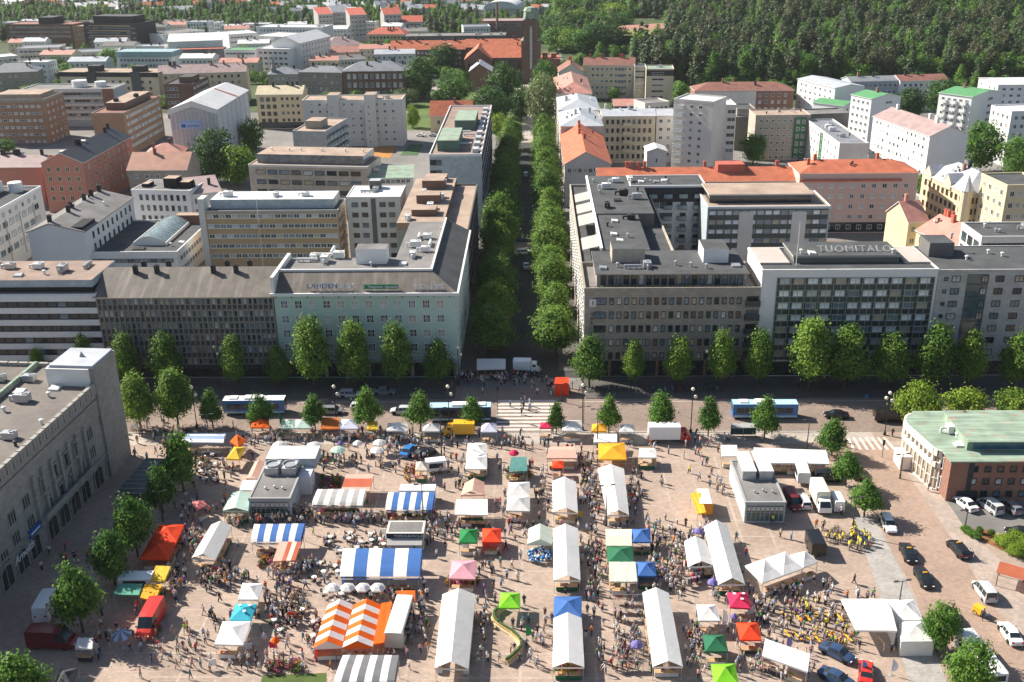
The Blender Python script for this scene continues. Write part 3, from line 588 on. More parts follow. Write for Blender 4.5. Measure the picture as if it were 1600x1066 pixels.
b = MB(); b.box(36, 44, 4, 9, B.h+1, B.h+4.2, 0, 0); b.build('roof_house', [ROOF['red']], B.roof)
B = bld('apartment_building', 'pink plaster apartment building with an orange roof', (1250, 272), (1432, 268), 18, 14, 'pink', 'hip', 'orange', rh=2.6, chim=3, chm=ROOF['orange'], cap=4, F=[('f', 10, 5, dict(w=1.4, h=1.4, st='w', top=3.0, pitch=3.1, gl='pale'))])
strip(B, 'f', 0, B.L*.86, B.h-2.2, B.h-1.6, ROOF['red'], 'cornice', .7); strip(B, 'f', 0, B.L, .3, 3.3, GL[0], 'shop_window', .08)
def AB(name, label, *a, **k): return bld(name, label, *a, **k)
AP, HS, OF = 'apartment_building', 'gabled_house', 'office_building'
B = AB(HS, 'yellow house end with tall sunlit gable wall left of the pale red roof', (1420, 347), (1450, 345), 14, 11, 'yellow', 'gable', 'pink', rh=4, chim=2, chm=ROOF['pink'], F=[('f', 2, 3, dict(st='y'))])
B = AB(HS, 'long yellow house with pale red sheet roof, roof hatches and chimneys', (1432, 360), (1518, 398), 13, 13, 'yellow', 'gable', 'pink', rh=3.6, snap=0, chim=5, chm=ROOF['red'], cap=4, F=[('f', 8, 3, dict(st='b'))])
B = AB(AP, 'yellow ornate corner house with silver sheet roof, gables and a pointed corner turret', (1510, 303), (1584, 300), 14.5, (1457, 270), 'yellow', 'hip', 'silver', rh=4.5, chim=2, cap=5, sky=2, F=[('f', 6, 4, dict(w=1.5, h=1.7, st='bx', gl='dark')), ('l', 9, 4, dict(w=1.3, h=1.7, st='b', gl='dark'))])
b = MB(); b.lathe((.2, .2, 0), [(1.6, 3), (1.6, B.h+1)], 10); tu = b.build('corner_turret', [WALL['cream']], B.o); b = MB(); b.lathe((.2, .2, 0), [(1.9, B.h+.9), (1.1, B.h+2.6), (.001, B.h+5.5)], 10); b.build('turret_roof', [ROOF['silver']], tu)
for y in (B.D*.4, B.D*.85):
    b = MB(); b.prism([(-.4, y-2), (3, y-2), (3, y+2), (-.4, y+2)], B.h-1, B.h+1.2); b.poly([(-.4, y-2, B.h+1.2), (-.4, y+2, B.h+1.2), (-.4, y, B.h+3.4)]); b.poly([(-.5, y-2.2, B.h+1.1), (-.5, y, B.h+3.5), (4, y, B.h+3.5), (4, y-2.2, B.h+1.1)], 1); b.poly([(-.5, y+2.2, B.h+1.1), (-.5, y, B.h+3.5), (4, y, B.h+3.5), (4, y+2.2, B.h+1.1)], 1); b.build('gable', [WALL['cream'], ROOF['silver']], B.roof)
B = AB(AP, 'plain yellow apartment block cut off beside the ornate corner house', (1574, 292), (1640, 290), 20, 14, 'yellow', rm='felt', F=[('f', 5, 5, dict(st='w')), ('l', 4, 5, dict(st='w'))])
B = AB(OF, 'white building with a glazed corner and flat dark roof behind the grey panel apartments', (1534, 372), (1640, 372), 19, 12, 'offwhite', rm='felt', par=.4, unit=2, cap=3, F=[('l', 3, 5, dict(w=2.6, h=2.2, st='d', gl='teal')), ('f', 12, 4, dict(w=1.8, h=1.6, st='d', gl='teal'))])
B = AB(AP, 'tall white gable-ended slab block with pinkish sheet roof and a blank end wall', (1453, 213), (1513, 210), 20.5, (1389, 181), 'white', 'gabley', 'mauve', rh=3, chim=4, chm=VENTM[2], F=[('l', 13, 7, dict(w=1.1, h=1.3, st='w', gl='pale', pitch=2.75, top=.8))])
B = AB(AP, 'white tower block with green sheet roof beside the pink-roofed slab block', (1362, 155), (1408, 151), 21.5, (1343, 147), 'white', 'gabley', 'green', rh=1.4, chim=1, F=[('f', 1, 8, dict(w=3.2, h=1.1, x0=.3, x1=.9, pitch=2.75, gl='dark')), ('l', 4, 8, dict(w=1.3, h=1.2, pitch=2.75, gl='dark'))])
B = AB(AP, 'white tower block with green sheet roof and rounded balconies near the right edge', (1519, 152), (1568, 143), 21.5, (1486, 142), 'white', 'gabley', 'green', rh=1.4, chim=1, F=[('f', 1, 8, dict(w=3.4, h=1.2, x0=.3, x1=.9, pitch=2.75, gl='dark')), ('l', 5, 8, dict(w=1.3, h=1.2, pitch=2.75, gl='dark'))])
balc(B, 'l', 3, 7, w=2.4, d=1.3, pitch=2.75, m=WALL['white'], g=WALL['white'])
B = AB(AP, 'white house with low white roof behind the right green-roofed tower', (1560, 133), (1640, 132), 17, (1537, 122), 'white', 'gable', 'white', rh=1.5, F=[('f', 6, 6, dict(w=1.6, h=1.2, gl='dark', pitch=2.8)), ('l', 4, 6, dict(pitch=2.8))])
B = AB(AP, 'white tower block cut off by the right edge of the photo', (1581, 176), (1640, 174), 20, 14, 'white', rm='white', F=[('f', 5, 6, dict(gl='dark')), ('l', 4, 6, {})])
B = AB(AP, 'white house with pale grey roof and blank end wall below the wood', (1305, 138), (1351, 135), 16, (1272, 122), 'white', 'gabley', 'silver', rh=1.2, F=[('l', 7, 5, dict(w=1.5, h=1.2, pitch=2.8))])
B = AB(AP, 'long white apartment house with grey roof at the foot of the wood', (1330, 128), (1407, 126), 14, 12, 'bluegrey', 'gable', 'grey', rh=1.5, chim=2, F=[('f', 9, 4, dict(gl='dark'))])
B = AB(AP, 'white apartment house with brown tiled roof at the foot of the wood', (1407, 127), (1482, 125), 14, 12, 'white', 'gable', 'maroon', rh=2, chim=2, F=[('f', 8, 4, dict(w=1.4, h=1.4, gl='dark'))])
B = AB(AP, 'low white wing with a small green roof in front of the pale grey roofed house', (1318, 166), (1341, 160), 11, (1304, 152), 'white', 'gabley', 'green', rh=1.2, F=[('f', 2, 3, dict(gl='dark'))])
B = AB(AP, 'beige panel apartment block with a green balcony stack', (1181, 182), (1268, 182), 17, 13, 'beige', rm='tan', cap=7, F=[('f', 6, 6, dict(w=1.0, h=1.0, x1=.7, pitch=2.8, gl='dark'))])
strip(B, 'f', B.L*.72, B.L*.92, 1, B.h-.5, mat('panel_green', (.045, .15, .075), .6, .15), 'balcony_panel', .9); wins(B, 'f', 2, 6, w=1.2, h=1.4, x0=.72, x1=.92, pitch=2.8, gl='dark', out=.9)
B = AB(AP, 'beige apartment house with roof garden in front of the green-roofed tower', (1312, 226), (1358, 226), 15, (1272, 188), 'offwhite', rm='grey', unit=4, cap=4, F=[('l', 9, 4, dict(w=1.2, h=1.5))])
strip(B, 'l', B.D*.45, B.D*.53, 1, B.h-.5, MATS['panel_green'], 'stair_panel', .1)
B = AB(AP, 'grey brown apartment house with a dark top storey behind the beige panel block', (1152, 172), (1181, 172), 15.5, 13, 'taupe', rm='felt', F=[('f', 4, 4, {})])
B = AB(AP, 'long low building with olive flat roof in front of the beige panel block', (1150, 185), (1330, 178), 13, 12, 'darkgrey', rm='greyfelt')
B = AB(AP, 'red roofed long house half white plaster and half brick below the wood', (1086, 143), (1240, 141), 12, 15, 'redbrick', 'hip', 'maroon', rh=3, chim=4, F=[('f', 14, 3, dict(w=1.3, h=1.5))])
strip(B, 'f', .2, B.L*.62, .5, B.h-.2, WALL['offwhite'], 'white_plaster', .05)
B = AB(AP, 'tall white tower block with a stack of rounded balconies and silver roof', (1053, 156), (1115, 161), 26, 13, 'offwhite', rm='white', snap=12, F=[('f', 2, 8, dict(w=1.3, h=1.3, x0=.35, x1=.8, pitch=2.85, gl='dark'))])
balc(B, 'f', 1, 8, w=3.6, d=1.4, top=2.7, pitch=2.85, x0=.02, x1=.3, m=WALL['white'], g=WALL['white'])
B = AB(AP, 'white apartment block with dark balcony bays joined to the tall white tower', (1116, 166), (1151, 166), 23, 13, 'offwhite', rm='white', F=[('f', 1, 6, dict(w=3.0, h=1.5, x0=.6, x1=1, gl='dark', pitch=2.9)), ('f', 2, 6, dict(w=1.2, h=1.3, x0=.05, x1=.6, pitch=2.9))])
B = AB(AP, 'low red-roofed building in the yard behind the cream house', (960, 166), (1010, 166), 8, 14, 'darkgrey', 'gable', 'pink', rh=2)
B = AB(AP, 'white low apartment house left of the tall white tower', (1008, 163), (1046, 160), 17, 10, 'offwhite', rm='greyfelt', F=[('f', 5, 2, dict(w=1.6, gl='dark'))])
B = AB(AP, 'cream apartment house with silver roof and round-fronted balconies', (941, 182), (1025, 182), 18, 13, 'cream', 'gable', 'silver', rh=1.6, chim=2, chm=VENTM[2], cap=4, F=[('f', 9, 5, dict(w=1.0, h=1.7, st='b', gl='dark', pitch=3.3))])
balc(B, 'f', 1, 4, w=3.4, d=1.2, top=3.4, pitch=3.3, x0=.4, x1=.55, m=WALL['cream'], g=WALL['cream'])
B = AB(AP, 'offwhite apartment house between the cream house and the tall white tower', (1026, 181), (1053, 181), 18, 13, 'offwhite', 'gable', 'silver', rh=1.4, F=[('f', 2, 5, dict(w=1.3, h=1.4, pitch=3.2))])
def WXp(px, py, X):
    d = ray(px, py); return CAM + d*(X/d.x)
def street(name, label, pyf, pyb, pxr, h, wall, roof, rm, side=1, **k):
    X = 10.2 if side > 0 else -15.8
    yf = G(885, pyf, h).y; yb = G(880, pyb, h).y; xr_ = G(pxr, pyf, h).x
    return bld(name, label, Vector((X, yf, 0)), Vector((xr_, yf, 0)), h, max(8, yb-yf), wall, roof, rm, **k)
B = street(AP, 'avenue house with a bright orange sheet roof next to the dark-roofed wing', 257, 205, 955, 14, 'offwhite', 'gabley', 'orange', rh=4, ridge=.45, chim=4, chm=ROOF['red'], cap=2, F=[('l', 12, 4, dict(st='b')), ('f', 8, 1, {})])
B = street(AP, 'nearer silver-roofed avenue house', 198, 176, 942, 17, 'offwhite', 'hip', 'silver', rh=3, cap=5, chim=2, chm=VENTM[0], F=[('l', 8, 5, {}), ('f', 3, 2, dict(x0=.1, x1=.5))])
B = street(AP, 'farther silver-roofed avenue house', 173, 153, 937, 17, 'cream', 'hip', 'silver', rh=3, cap=4, chim=2, chm=VENTM[0], F=[('l', 8, 5, {})])
B = street(AP, 'avenue house with a pale red hipped roof', 147, 122, 925, 16, 'offwhite', 'hip', 'pink', rh=4, chim=1, cap=3, F=[('l', 8, 4, {}), ('f', 3, 2, {})])
B = AB(AP, 'beige apartment house with brownish red roof below the avenue trees', (912, 102), (992, 102), 17, 13, 'cream', 'gable', 'maroon', rh=3, chim=4, chm=ROOF['red'], F=[('f', 10, 5, dict(w=1.3, h=1.4, pitch=3.1)), ('f', 1, 5, dict(w=3.4, h=1.6, x0=.62, x1=.85, pitch=3.1, gl='sky', out=.3))])
B = AB(AP, 'gable end of a beige house with brownish red roof on the avenue', (873, 113), (912, 113), 14, 20, 'offwhite', 'gabley', 'maroon', rh=4, chim=3, chm=ROOF['red'], F=[('f', 3, 2, {})])
B = AB(AP, 'light brown apartment block with dark top storey below the wood', (1010, 109), (1053, 109), 17.5, 14, 'cream', rm='copper', aer=2, unit=1, F=[('f', 1, 5, dict(w=6, h=1.1, x0=.1, x1=.75, pitch=2.9, gl='dark'))])
strip(B, 'f', 0, B.L, B.h-3, B.h, WALL['dark'], 'top_storey_cladding', .05)
B = AB(AP, 'narrow grey balcony house between the beige house and the light brown block', (992, 106), (1009, 106), 17, 12, 'grey', rm='felt', F=[('f', 1, 5, dict(w=5, h=1.2, pitch=2.9))])
B = AB('shed', 'small white box building with a white sheet roof in the yard below the cream house', (1011, 237), (1042, 237), 11, 9, 'offwhite', 'gabley', 'white', rh=1.2, F=[('f', 1, 1, dict(w=.8, h=1.6, top=2.4))])

# ------------------------------------------------------------------ left of the avenue
B = AB(OF, 'ochre and white striped office building with ribbon windows and white roof storey', (320, 331), (527, 331), 17, 12, 'ochre', rm='felt', par=.3, trim=FR['g'])
wins(B, 'f', 21, 5, w=1.55, h=1.15, top=.7, pitch=2.75, x0=.01, x1=.99, st='w', gl='mix'); wins(B, 'r', 4, 5, w=1.5, h=1.1, top=.9, pitch=2.75)
for j in range(5): strip(B, 'f', 0, B.L, B.h-2.0-j*2.75, B.h-1.9-j*2.75, FR['y'], 'sill_band', .1)
b = MB(); b.box(1, B.L-1.5, 2.5, 11.5, B.h, B.h+2.6, 0, 1); b.build('roof_storey', [WALL['bluegrey'], ROOF['white']], B.roof)
b = MB(); b.box(-1.6, 0, -.3, 4, 0, B.h+3.5); b.build('stair_tower', WALL['offwhite'], B.o)
for x in (5, 18, 26): vent(B, 'unit', x, 6, B.h+2.6, VENTM[2])
b = MB(); b.tube((14.5, -1.5, 0), (14.5, -1.5, B.h+4), .1, .05, 6); b.build('flagpole', TRIM, B.o)
B = AB(AP, 'white six-storey block with a recessed stair strip and white sheet roof in the courtyard', (541, 309), (625, 309), 19.5, 13, 'offwhite', rm='white', par=.2, F=[('f', 2, 6, dict(w=1.7, h=1.3, st='b', gl='dark', x0=.06, x1=.42, pitch=2.85)), ('f', 2, 6, dict(w=1.7, h=1.3, st='b', gl='dark', x0=.58, x1=.92, pitch=2.85)), ('r', 3, 6, dict(w=1.3, h=1.3, pitch=2.85))], cap=2)
strip(B, 'f', B.L*.45, B.L*.54, .5, B.h-.3, WALL['darkgrey'], 'stair_strip', .04); vent(B, 'unit', 7, 7, B.h, VENTM[0]); vent(B, 'duct', 5, 5, B.h, VENTM[0]); block(B, 5, 8, 9, 12, B.h, B.h+2.4, 'darkgrey', 'silver', 'lift_house')
B = AB(OF, 'long beige commercial building with rows of square windows and glazed roof storey', (388, 258), (574, 262), 15.5, 16, 'beige', rm='tan', par=.3, F=[('f', 9, 3, dict(w=3.2, h=1.5, st='ds', pitch=3.2, top=1.4, gl='mix'))])
b = MB(); b.box(2, B.L-2, 3, 15.5, B.h, B.h+3, 0, 1); b.build('roof_storey', [glass('glass_greyband', (.16, .18, .20), .2), ROOF['tan']], B.roof); strip(B, 'f', 0, B.L, B.h-.4, B.h+.3, WALL['offwhite'], 'eaves_band', .3)
for x in (5, 11, 15, 22, 30, 36): vent(B, 'cap', x, 9, B.h+3, VENTM[2])
B = AB('shed', 'low building with pale green copper roof and glazed front behind the white courtyard block', (575, 280), (645, 278), 12, 11, 'offwhite', 'shed', 'copper', rh=1.6, unit=1, F=[('f', 8, 1, dict(w=1.4, h=1.3, top=.3, gl='dark')), ('r', 3, 3, dict(w=1.4, h=1.2, gl='dark'))])
B = AB(OF, 'white gable-ended building with black chimneys and a blank white end wall', (43, 363), (132, 362), 15, (222, 309), 'white', 'gabley', 'greyfelt', rh=2.2, ridge=.4, chim=7, chm=VENTM[1], cap=4, trim=FR['d'], F=[('r', 9, 4, dict(w=1.0, h=1.8, st='d', gl='dark', pitch=3.3, x0=.1))])
b = MB(); b.box(B.L-6, B.L-.6, .6, 9, B.h-.4, B.h+1.1); b.build('black_dormer', WALL['black'], B.roof)
B = AB(OF, 'low white atrium building with a barrel-vaulted glass skylight on its flat roof', (137, 396), (278, 394), 8.5, (183, 346), 'white', rm='felt', par=.4, trim=TRIM, F=[('f', 14, 2, dict(w=1.6, h=1.2, st='g', gl='sky', top=1.5, pitch=3)), ('r', 12, 2, dict(w=1.4, h=1.2, st='g', gl='sky', top=1.5, pitch=3))])
b = MB(); xx0, xx1, yy0, yy1 = B.L*.42, B.L*.78, 6.5, B.D-4; n = 10
for i in range(n):
    t0, t1 = i/n, (i+1)/n; f_ = lambda t: (xx0+(xx1-xx0)*t, B.h+.9+1.7*sin(pi*t))
    a, c = f_(t0), f_(t1); b.poly([(a[0], yy0, a[1]), (c[0], yy0, c[1]), (c[0], yy1, c[1]), (a[0], yy1, a[1])])
    b.poly([(a[0], yy0, B.h), (c[0], yy0, B.h), (c[0], yy0, c[1]), (a[0], yy0, a[1])], 1)
b.box(xx0-.2, xx0, yy0, yy1, B.h, B.h+.9, 1); b.box(xx1, xx1+.2, yy0, yy1, B.h, B.h+.9, 1)
g = b.build('vault_skylight', [glass('glass_vault', (.20, .27, .27), .25), TRIM], B.roof)
b = MB()
for j in range(12):
    y = yy0+(yy1-yy0)*j/11
    for i in range(n):
        a, c = f_(i/n), f_((i+1)/n); b.bar((a[0], y, a[1]+.03), (c[0], y, c[1]+.03), .07)
b.build('glazing_bars', TRIM, g)
block(B, B.L*.62, B.L*.9, B.D-3.5, B.D-.5, B.h, B.h+2.6, 'brownbrick', 'tan', 'roof_house'); vent(B, 'skylight', B.L*.5, 3, B.h, VENTM[1]); vent(B, 'skylight', B.L*.56, 3, B.h, VENTM[1]); vent(B, 'cap', B.L*.85, 6, B.h, VENTM[2]); vent(B, 'skylight', B.L*.93, 9, B.h, VENTM[2])
B = AB(OF, 'white rear wing with black roof boxes behind the glass-vaulted atrium', (205, 297), (296, 299), 14.5, 13, 'white', rm='greyfelt', par=.2, F=[('f', 8, 3, dict(w=.9, h=1.7, st='d', gl='dark', x0=.1))])
for x0_, x1_, hh, m in ((9, 13, 3.0, 'black'), (14, 17, 2.0, 'black'), (2, 4, 1.2, 'black')): block(B, min(x0_, B.L-4), min(x1_, B.L-1), 3, 7, B.h, B.h+hh, m, 'tan', 'lift_house')
B = AB(OF, 'white stepped house with sloping roof sheets right of the rear wing', (297, 305), (345, 300), 13, 12, 'white', 'shed', 'mauve', rh=2.5, chim=2, chm=VENTM[1], F=[('f', 3, 3, dict(w=1.1, h=1.5, st='d'))])
# far left white-grey block, its long side faces the street
a, c = G(82, 283, 17), G(0, 317, 17)
B = AB(OF, 'pale grey department store with a round roof tank cut off by the left edge', Vector((a.x-26, 236, 0)), Vector((a.x, 236, 0)), 17, 60, 'offwhite', rm='felt', par=.5, trim=TRIM, F=[('r', 14, 1, dict(w=1.1, h=1.1, st='g', gl='pale', top=1.2)), ('r', 14, 3, dict(w=2.6, h=1.7, st='g', gl='pale', top=3.6, pitch=3.5))])
block(B, 2, 17, 4, 56, B.h, B.h+3, 'bluegrey', 'tan'); b = MB(); b.lathe((21, 55, B.h), [(2, 0), (2, 2.6), (1.9, 2.8), (.001, 2.8)], 14); b.build('roof_tank', TRIM, B.roof)
for i in range(7): strip(B, 'r', 2+i*8.5, 2.3+i*8.5, 2, B.h-3, FR['g'], 'downpipe', .15)
# red-pink house
B = AB(AP, 'pinkish red plaster house with black sheet roof and cream window surrounds', (64, 255), (130, 254), 16.5, (219, 213), 'redpink', 'gabley', 'black', rh=3.2, chim=4, chm=VENTM[1], sky=2, F=[('f', 4, 4, dict(w=1.3, h=1.7, st='y', gl='dark')), ('r', 9, 4, dict(w=1.1, h=1.7, st='y', gl='dark'))])
B = AB(AP, 'low house with a grey ribbed roof and black chimneys beside the red-pink house', (-20, 262), (62, 262), 13, 15, 'redpink', 'gable', 'mauve', rh=2.5, chim=5, chm=VENTM[1])
B = AB(HS, 'low house with terracotta sheet roof and a plain plaster gable', (199, 266), (290, 266), 11, 15, 'taupe', 'gable', 'terra', rh=4.4, chim=1, chm=ROOF['maroon'], F=[('f', 5, 1, dict(w=1.2, h=1.4, top=1.5, gl='dark'))])
B = AB(AP, 'house with maroon hipped roof tucked behind the terracotta roof', (225, 243), (285, 241), 10, 12, 'taupe', 'hip', 'pink', rh=3, chim=2, chm=ROOF['maroon'])
# scaffolded building under white sheeting
B = AB('scaffolded_building', 'building wrapped in white scaffold sheeting under a white weather roof', (264, 172), (338, 171), 23.5, (397, 141), mat('scaffold_sheeting', (.50, .51, .53), .8, .16, .8, 'ribbed', bump=.4), 'gabley', 'white', rh=3.2, ov=.5)
for i in range(12): strip(B, 'f', .4+i*(B.L-1)/11, .55+i*(B.L-1)/11, .5, B.h, TRIM, 'sheeting_seam', .09)
for i in range(22): strip(B, 'r', .4+i*(B.D-1)/21, .55+i*(B.D-1)/21, .5, B.h, TRIM if i % 3 else FR['g'], 'sheeting_seam', .09)
b = MB(); b.poly([(-.5, -.56, B.h-1.8), (B.L/2, -.56, B.h+1.2), (B.L+.5, -.56, B.h-1.8), (B.L+.5, -.56, B.h+.1), (B.L/2, -.56, B.h+3.4), (-.5, -.56, B.h+.1)][:6]); b.build('gable_fascia', TRIM, B.roof)
b = MB(); b.box(B.L*.18, B.L*.65, -.2, -.12, B.h-7, B.h-4); bn = b.build('banner', mat('banner_pale_blue', (.42, .55, .78), .7, .06), B.o); b = MB(); b.box(B.L*.22, B.L*.32, -.24, -.2, B.h-6.6, B.h-5.3); b.box(B.L*.35, B.L*.6, -.24, -.2, B.h-5.8, B.h-5.55); b.box(B.L*.35, B.L*.6, -.24, -.2, B.h-6.3, B.h-6.05); b.box(B.L*.19, B.L*.64, -.24, -.2, B.h-4.6, B.h-4.45); b.build('banner_print', blue, bn)
b = MB(); b.poly([(B.L/2, B.D*.62, B.h+3.5), (B.L+.6, B.D*.62, B.h+.25), (B.L+.6, B.D*.645, B.h+.25), (B.L/2, B.D*.645, B.h+3.5)]); b.build('red_strap', ROOF['red'], B.roof)
# brick and office blocks behind
B = AB(OF, 'orange brick office block with tan flat roof at the left edge', (-25, 160), (66, 160), 18, 20, 'orangebrick', rm='tan', par=1.2, trim=WALL['taupe'], F=[('f', 9, 6, dict(w=1.6, h=1.2, gl='pale', pitch=3)), ('r', 4, 6, dict(w=1.8, h=1.2, gl='pale', pitch=3))], cap=2)
block(B, 3, B.L-3, 4, 18, B.h, B.h+2.6, 'taupe', 'tan'); 
B = AB(OF, 'long orange brick building with lit ribbon windows beside the scaffolded building', (143, 178), (192, 178), 17.5, (262, 150), 'orangebrick', rm='maroon', par=.4, trim=ROOF['tan'], F=[('r', 20, 5, dict(w=1.5, h=1.2, gl='pale', pitch=3, st='w'))], cap=3)
block(B, 3, B.L-2, 8, B.D-6, B.h, B.h+3, 'maroon' if 'maroon' in WALL else 'brownbrick', 'tan'); vent(B, 'unit', 6, 12, B.h+3, VENTM[1]); vent(B, 'unit', 10, 24, B.h+3, VENTM[1])
B = AB(OF, 'grey office building with pale bands and two white roof boxes', (33, 141), (173, 141), 17, 16, 'bluegrey', rm='greyfelt', par=.5, trim=TRIM, F=[('f', 22, 4, dict(w=1.9, h=1.3, st='gs', gl='mix', x0=0, x1=.95))])
for j in range(5): strip(B, 'f', 0, B.L-3, B.h-1.2-j*3.2+.1, B.h-.1-j*3.2, WALL['offwhite'], 'facade_band', .3)
strip(B, 'f', B.L-5, B.L+.1, 0, B.h+.3, WALL['redbrick'], 'brick_end', .5)
b = MB(); b.lathe((24, 9, B.h), [(3.4, 0), (3.4, 3), (.001, 3.05)], 16); b.build('round_roof_tank', TRIM, B.roof); b = MB(); b.lathe((B.L-9, 9, B.h), [(2.6, 0), (2.6, 2.4), (.001, 2.45)], 16); b.build('round_roof_tank', TRIM, B.roof)
B = AB(AP, 'cream apartment house with black mansard storey and glazed stair bays', (92, 113), (246, 114), 17, 15, 'cream', rm='tan', par=.2, F=[('f', 12, 5, dict(w=1.3, h=1.4, st='b', gl='dark', top=4))])
strip(B, 'f', -.1, B.L+.1, B.h-2.2, B.h+.1, WALL['dark'], 'mansard', .25)
for f in (.28, .73): strip(B, 'f', B.L*f, B.L*f+5, .5, B.h+.5, GL[0], 'stair_glazing', .6); block(B, B.L*f, B.L*f+6, 2, 8, B.h, B.h+3, 'dark', 'felt', 'lift_house')
B = AB(AP, 'sandy apartment house with a row of dormers left of the scaffold roof', (246, 116), (384, 112), 16, 14, 'cream', 'gable', 'mauve', rh=3.4, chim=8, cap=4, F=[('f', 12, 4, dict(w=1.3, h=1.4, st='b'))])
B = AB(AP, 'dark brown flat-roofed block with recessed balconies behind the scaffold roof', (256, 133), (299, 133), 16, (335, 120), 'brownbrick', rm='felt', F=[('f', 3, 4, dict(w=1.6, h=1.4, x1=.5, gl='dark')), ('r', 8, 4, dict(w=1.8, h=1.3, gl='pale'))])
block(B, 6, B.L-1, 5, 16, B.h, B.h+3, 'brownbrick', 'felt')
B = AB(AP, 'yellow apartment house with a cream sheet roof and paired windows', (400, 148), (471, 148), 15.5, 12, 'yellow', 'gable', 'cream', rh=3, chim=4, chm=VENTM[1], F=[('f', 3, 4, dict(w=1.7, h=1.9, x1=.45, st='d', gl='dark')), ('f', 4, 4, dict(w=1.1, h=1.3, x0=.5, st='d', gl='dark'))])
strip(B, 'f', 0, B.L, .3, 3, GL[0], 'shop_window', .05)
B = AB(AP, 'light grey apartment block with square stair towers and small paired windows', (472, 158), (628, 156), 19, 13, 'offwhite', rm='tan', par=.4, F=[('f', 11, 6, dict(w=1.2, h=1.2, gl='mix', pitch=2.9, top=1))], cap=4, unit=1)
for f in (.26, .63): b = MB(); b.box(B.L*f, B.L*f+4.6, -2.0, 6, 0, B.h+2.6, 0, 1); b.build('stair_tower', [WALL['offwhite'], ROOF['tan']], B.o)
Q = Bld(); Q.__dict__.update(B.__dict__); wins(Q, 'f', 1, 6, w=.7, h=.7, x0=.27, x1=.33, pitch=2.9, top=2, gl='dark', out=2.0); wins(Q, 'f', 1, 6, w=.7, h=.7, x0=.64, x1=.7, pitch=2.9, top=2, gl='dark', out=2.0)
B = AB(AP, 'low grey apartment block with white balconies before the stair-towered block', (457, 206), (507, 207), 16, 27, 'grey', rm='tan', par=.4, cap=2, F=[('r', 7, 5, dict(w=1.8, h=1.5, gl='dark', pitch=2.9))])
balc(B, 'r', 6, 5, w=3.2, d=1.6, top=2.9, pitch=2.9, m=TRIM); block(B, 3, 9, 6, 14, B.h, B.h+3, 'taupe', 'tan', 'lift_house')
B = AB(AP, 'dark brown brick school with pale grey hipped roof and tall white windows', (535, 112), (634, 112), 15, 17, 'brownbrick', 'hip', 'grey', rh=4, chim=5, chm=VENTM[1], F=[('f', 10, 3, dict(w=1.7, h=2.5, st='wx', gl='pale', pitch=4.4, top=1.4))])
B = AB(AP, 'dark brick stair wing right of the school', (634, 110), (664, 110), 15, 14, 'brownbrick', 'hip', 'grey', rh=3, F=[('f', 2, 3, dict(w=1.6, h=2.2, pitch=4.4))])
B = AB(AP, 'grey beige apartment house with grey sheet roof left of the brick school', (466, 113), (534, 114), 14, 13, 'taupe', 'hip', 'grey', rh=2.5, chim=3, chm=VENTM[1], F=[('f', 7, 4, dict(w=1.3, h=1.4))])
B = AB(AP, 'house with dark grey roof and a small pointed spire left of the grey beige house', (418, 117), (466, 116), 13, 14, 'beige', 'hip', 'grey', rh=3, chim=2, F=[('f', 5, 3, {})])
b = MB(); b.lathe((3, 3, B.h), [(1.6, 0), (1.5, 3), (.9, 4.5), (.001, 10)], 8); b.build('spire', ROOF['grey'], B.roof)
B = AB(HS, 'small ochre house with a steep orange tile roof and a dormer', (672, 181), (737, 181), 7.5, 12, 'yellow', 'gable', 'orange', rh=5.5, chim=1, chm=ROOF['maroon'], F=[('f', 3, 1, dict(w=1.3, h=1.8, top=2))])
b = MB(); b.box(B.L*.47, B.L*.6, 1.2, 5, B.h+.8, B.h+2.4); b.poly([(B.L*.45, 1, B.h+2.3), (B.L*.535, 1, B.h+3.6), (B.L*.535, 6, B.h+3.6), (B.L*.45, 6, B.h+2.3)], 1); b.poly([(B.L*.62, 1, B.h+2.3), (B.L*.535, 1, B.h+3.6), (B.L*.535, 6, B.h+3.6), (B.L*.62, 6, B.h+2.3)], 1); b.poly([(B.L*.47, 1.2, B.h+2.4), (B.L*.6, 1.2, B.h+2.4), (B.L*.535, 1.2, B.h+3.5)]); b.build('dormer', [WALL['yellow'], ROOF['maroon']], B.roof)
B = AB(HS, 'brick house with blank gable end and silver roof in front of the town hall', (733, 112), (768, 112), 11, 18, 'redbrick', 'gabley', 'silver', rh=4, ridge=.45, chim=1)

# town hall with its tower
yT = G(830, 129, 0).y
aW = W(752, 89, yT); zE = W(790, 90, yT).z
B = bld('town_hall', 'brown brick town hall with orange roofs and a tall copper-topped tower', W(753, 90, yT), W(815, 90, yT), zE, 20, 'brownbrick', 'gable', 'orange', rh=5.5, chim=1, chm=WALL['brownbrick'], F=[('f', 9, 2, dict(w=1.5, h=4.2, st='d', gl='dark', top=1.6, pitch=6.5))])
T = B; a = W(726, 91, yT-8).x-B.o.location.x
b = MB(); x0_, x1_ = a, a+15; b.box(x0_, x1_, -8, 20, 0, zE); b.poly([(x0_, -8, zE), (x1_, -8, zE), ((x0_+x1_)/2, -8, zE+6)]); b.build('gabled_wing', WALL['brownbrick'], B.o)
b = MB(); xm = (x0_+x1_)/2
b.poly([(x0_-.5, -8.5, zE-.2), (xm, -8.5, zE+6.3), (xm, 20, zE+6.3), (x0_-.5, 20, zE-.2)]); b.poly([(x1_+.5, -8.5, zE-.2), (xm, -8.5, zE+6.3), (xm, 20, zE+6.3), (x1_+.5, 20, zE-.2)]); b.build('wing_roof', ROOF['orange'], B.roof)
for i in range(4): ob('window', win_mesh(1.3, 3.6, 'd', 0), B.o, (x0_+2.5+i*3.3, -8, zE-4))
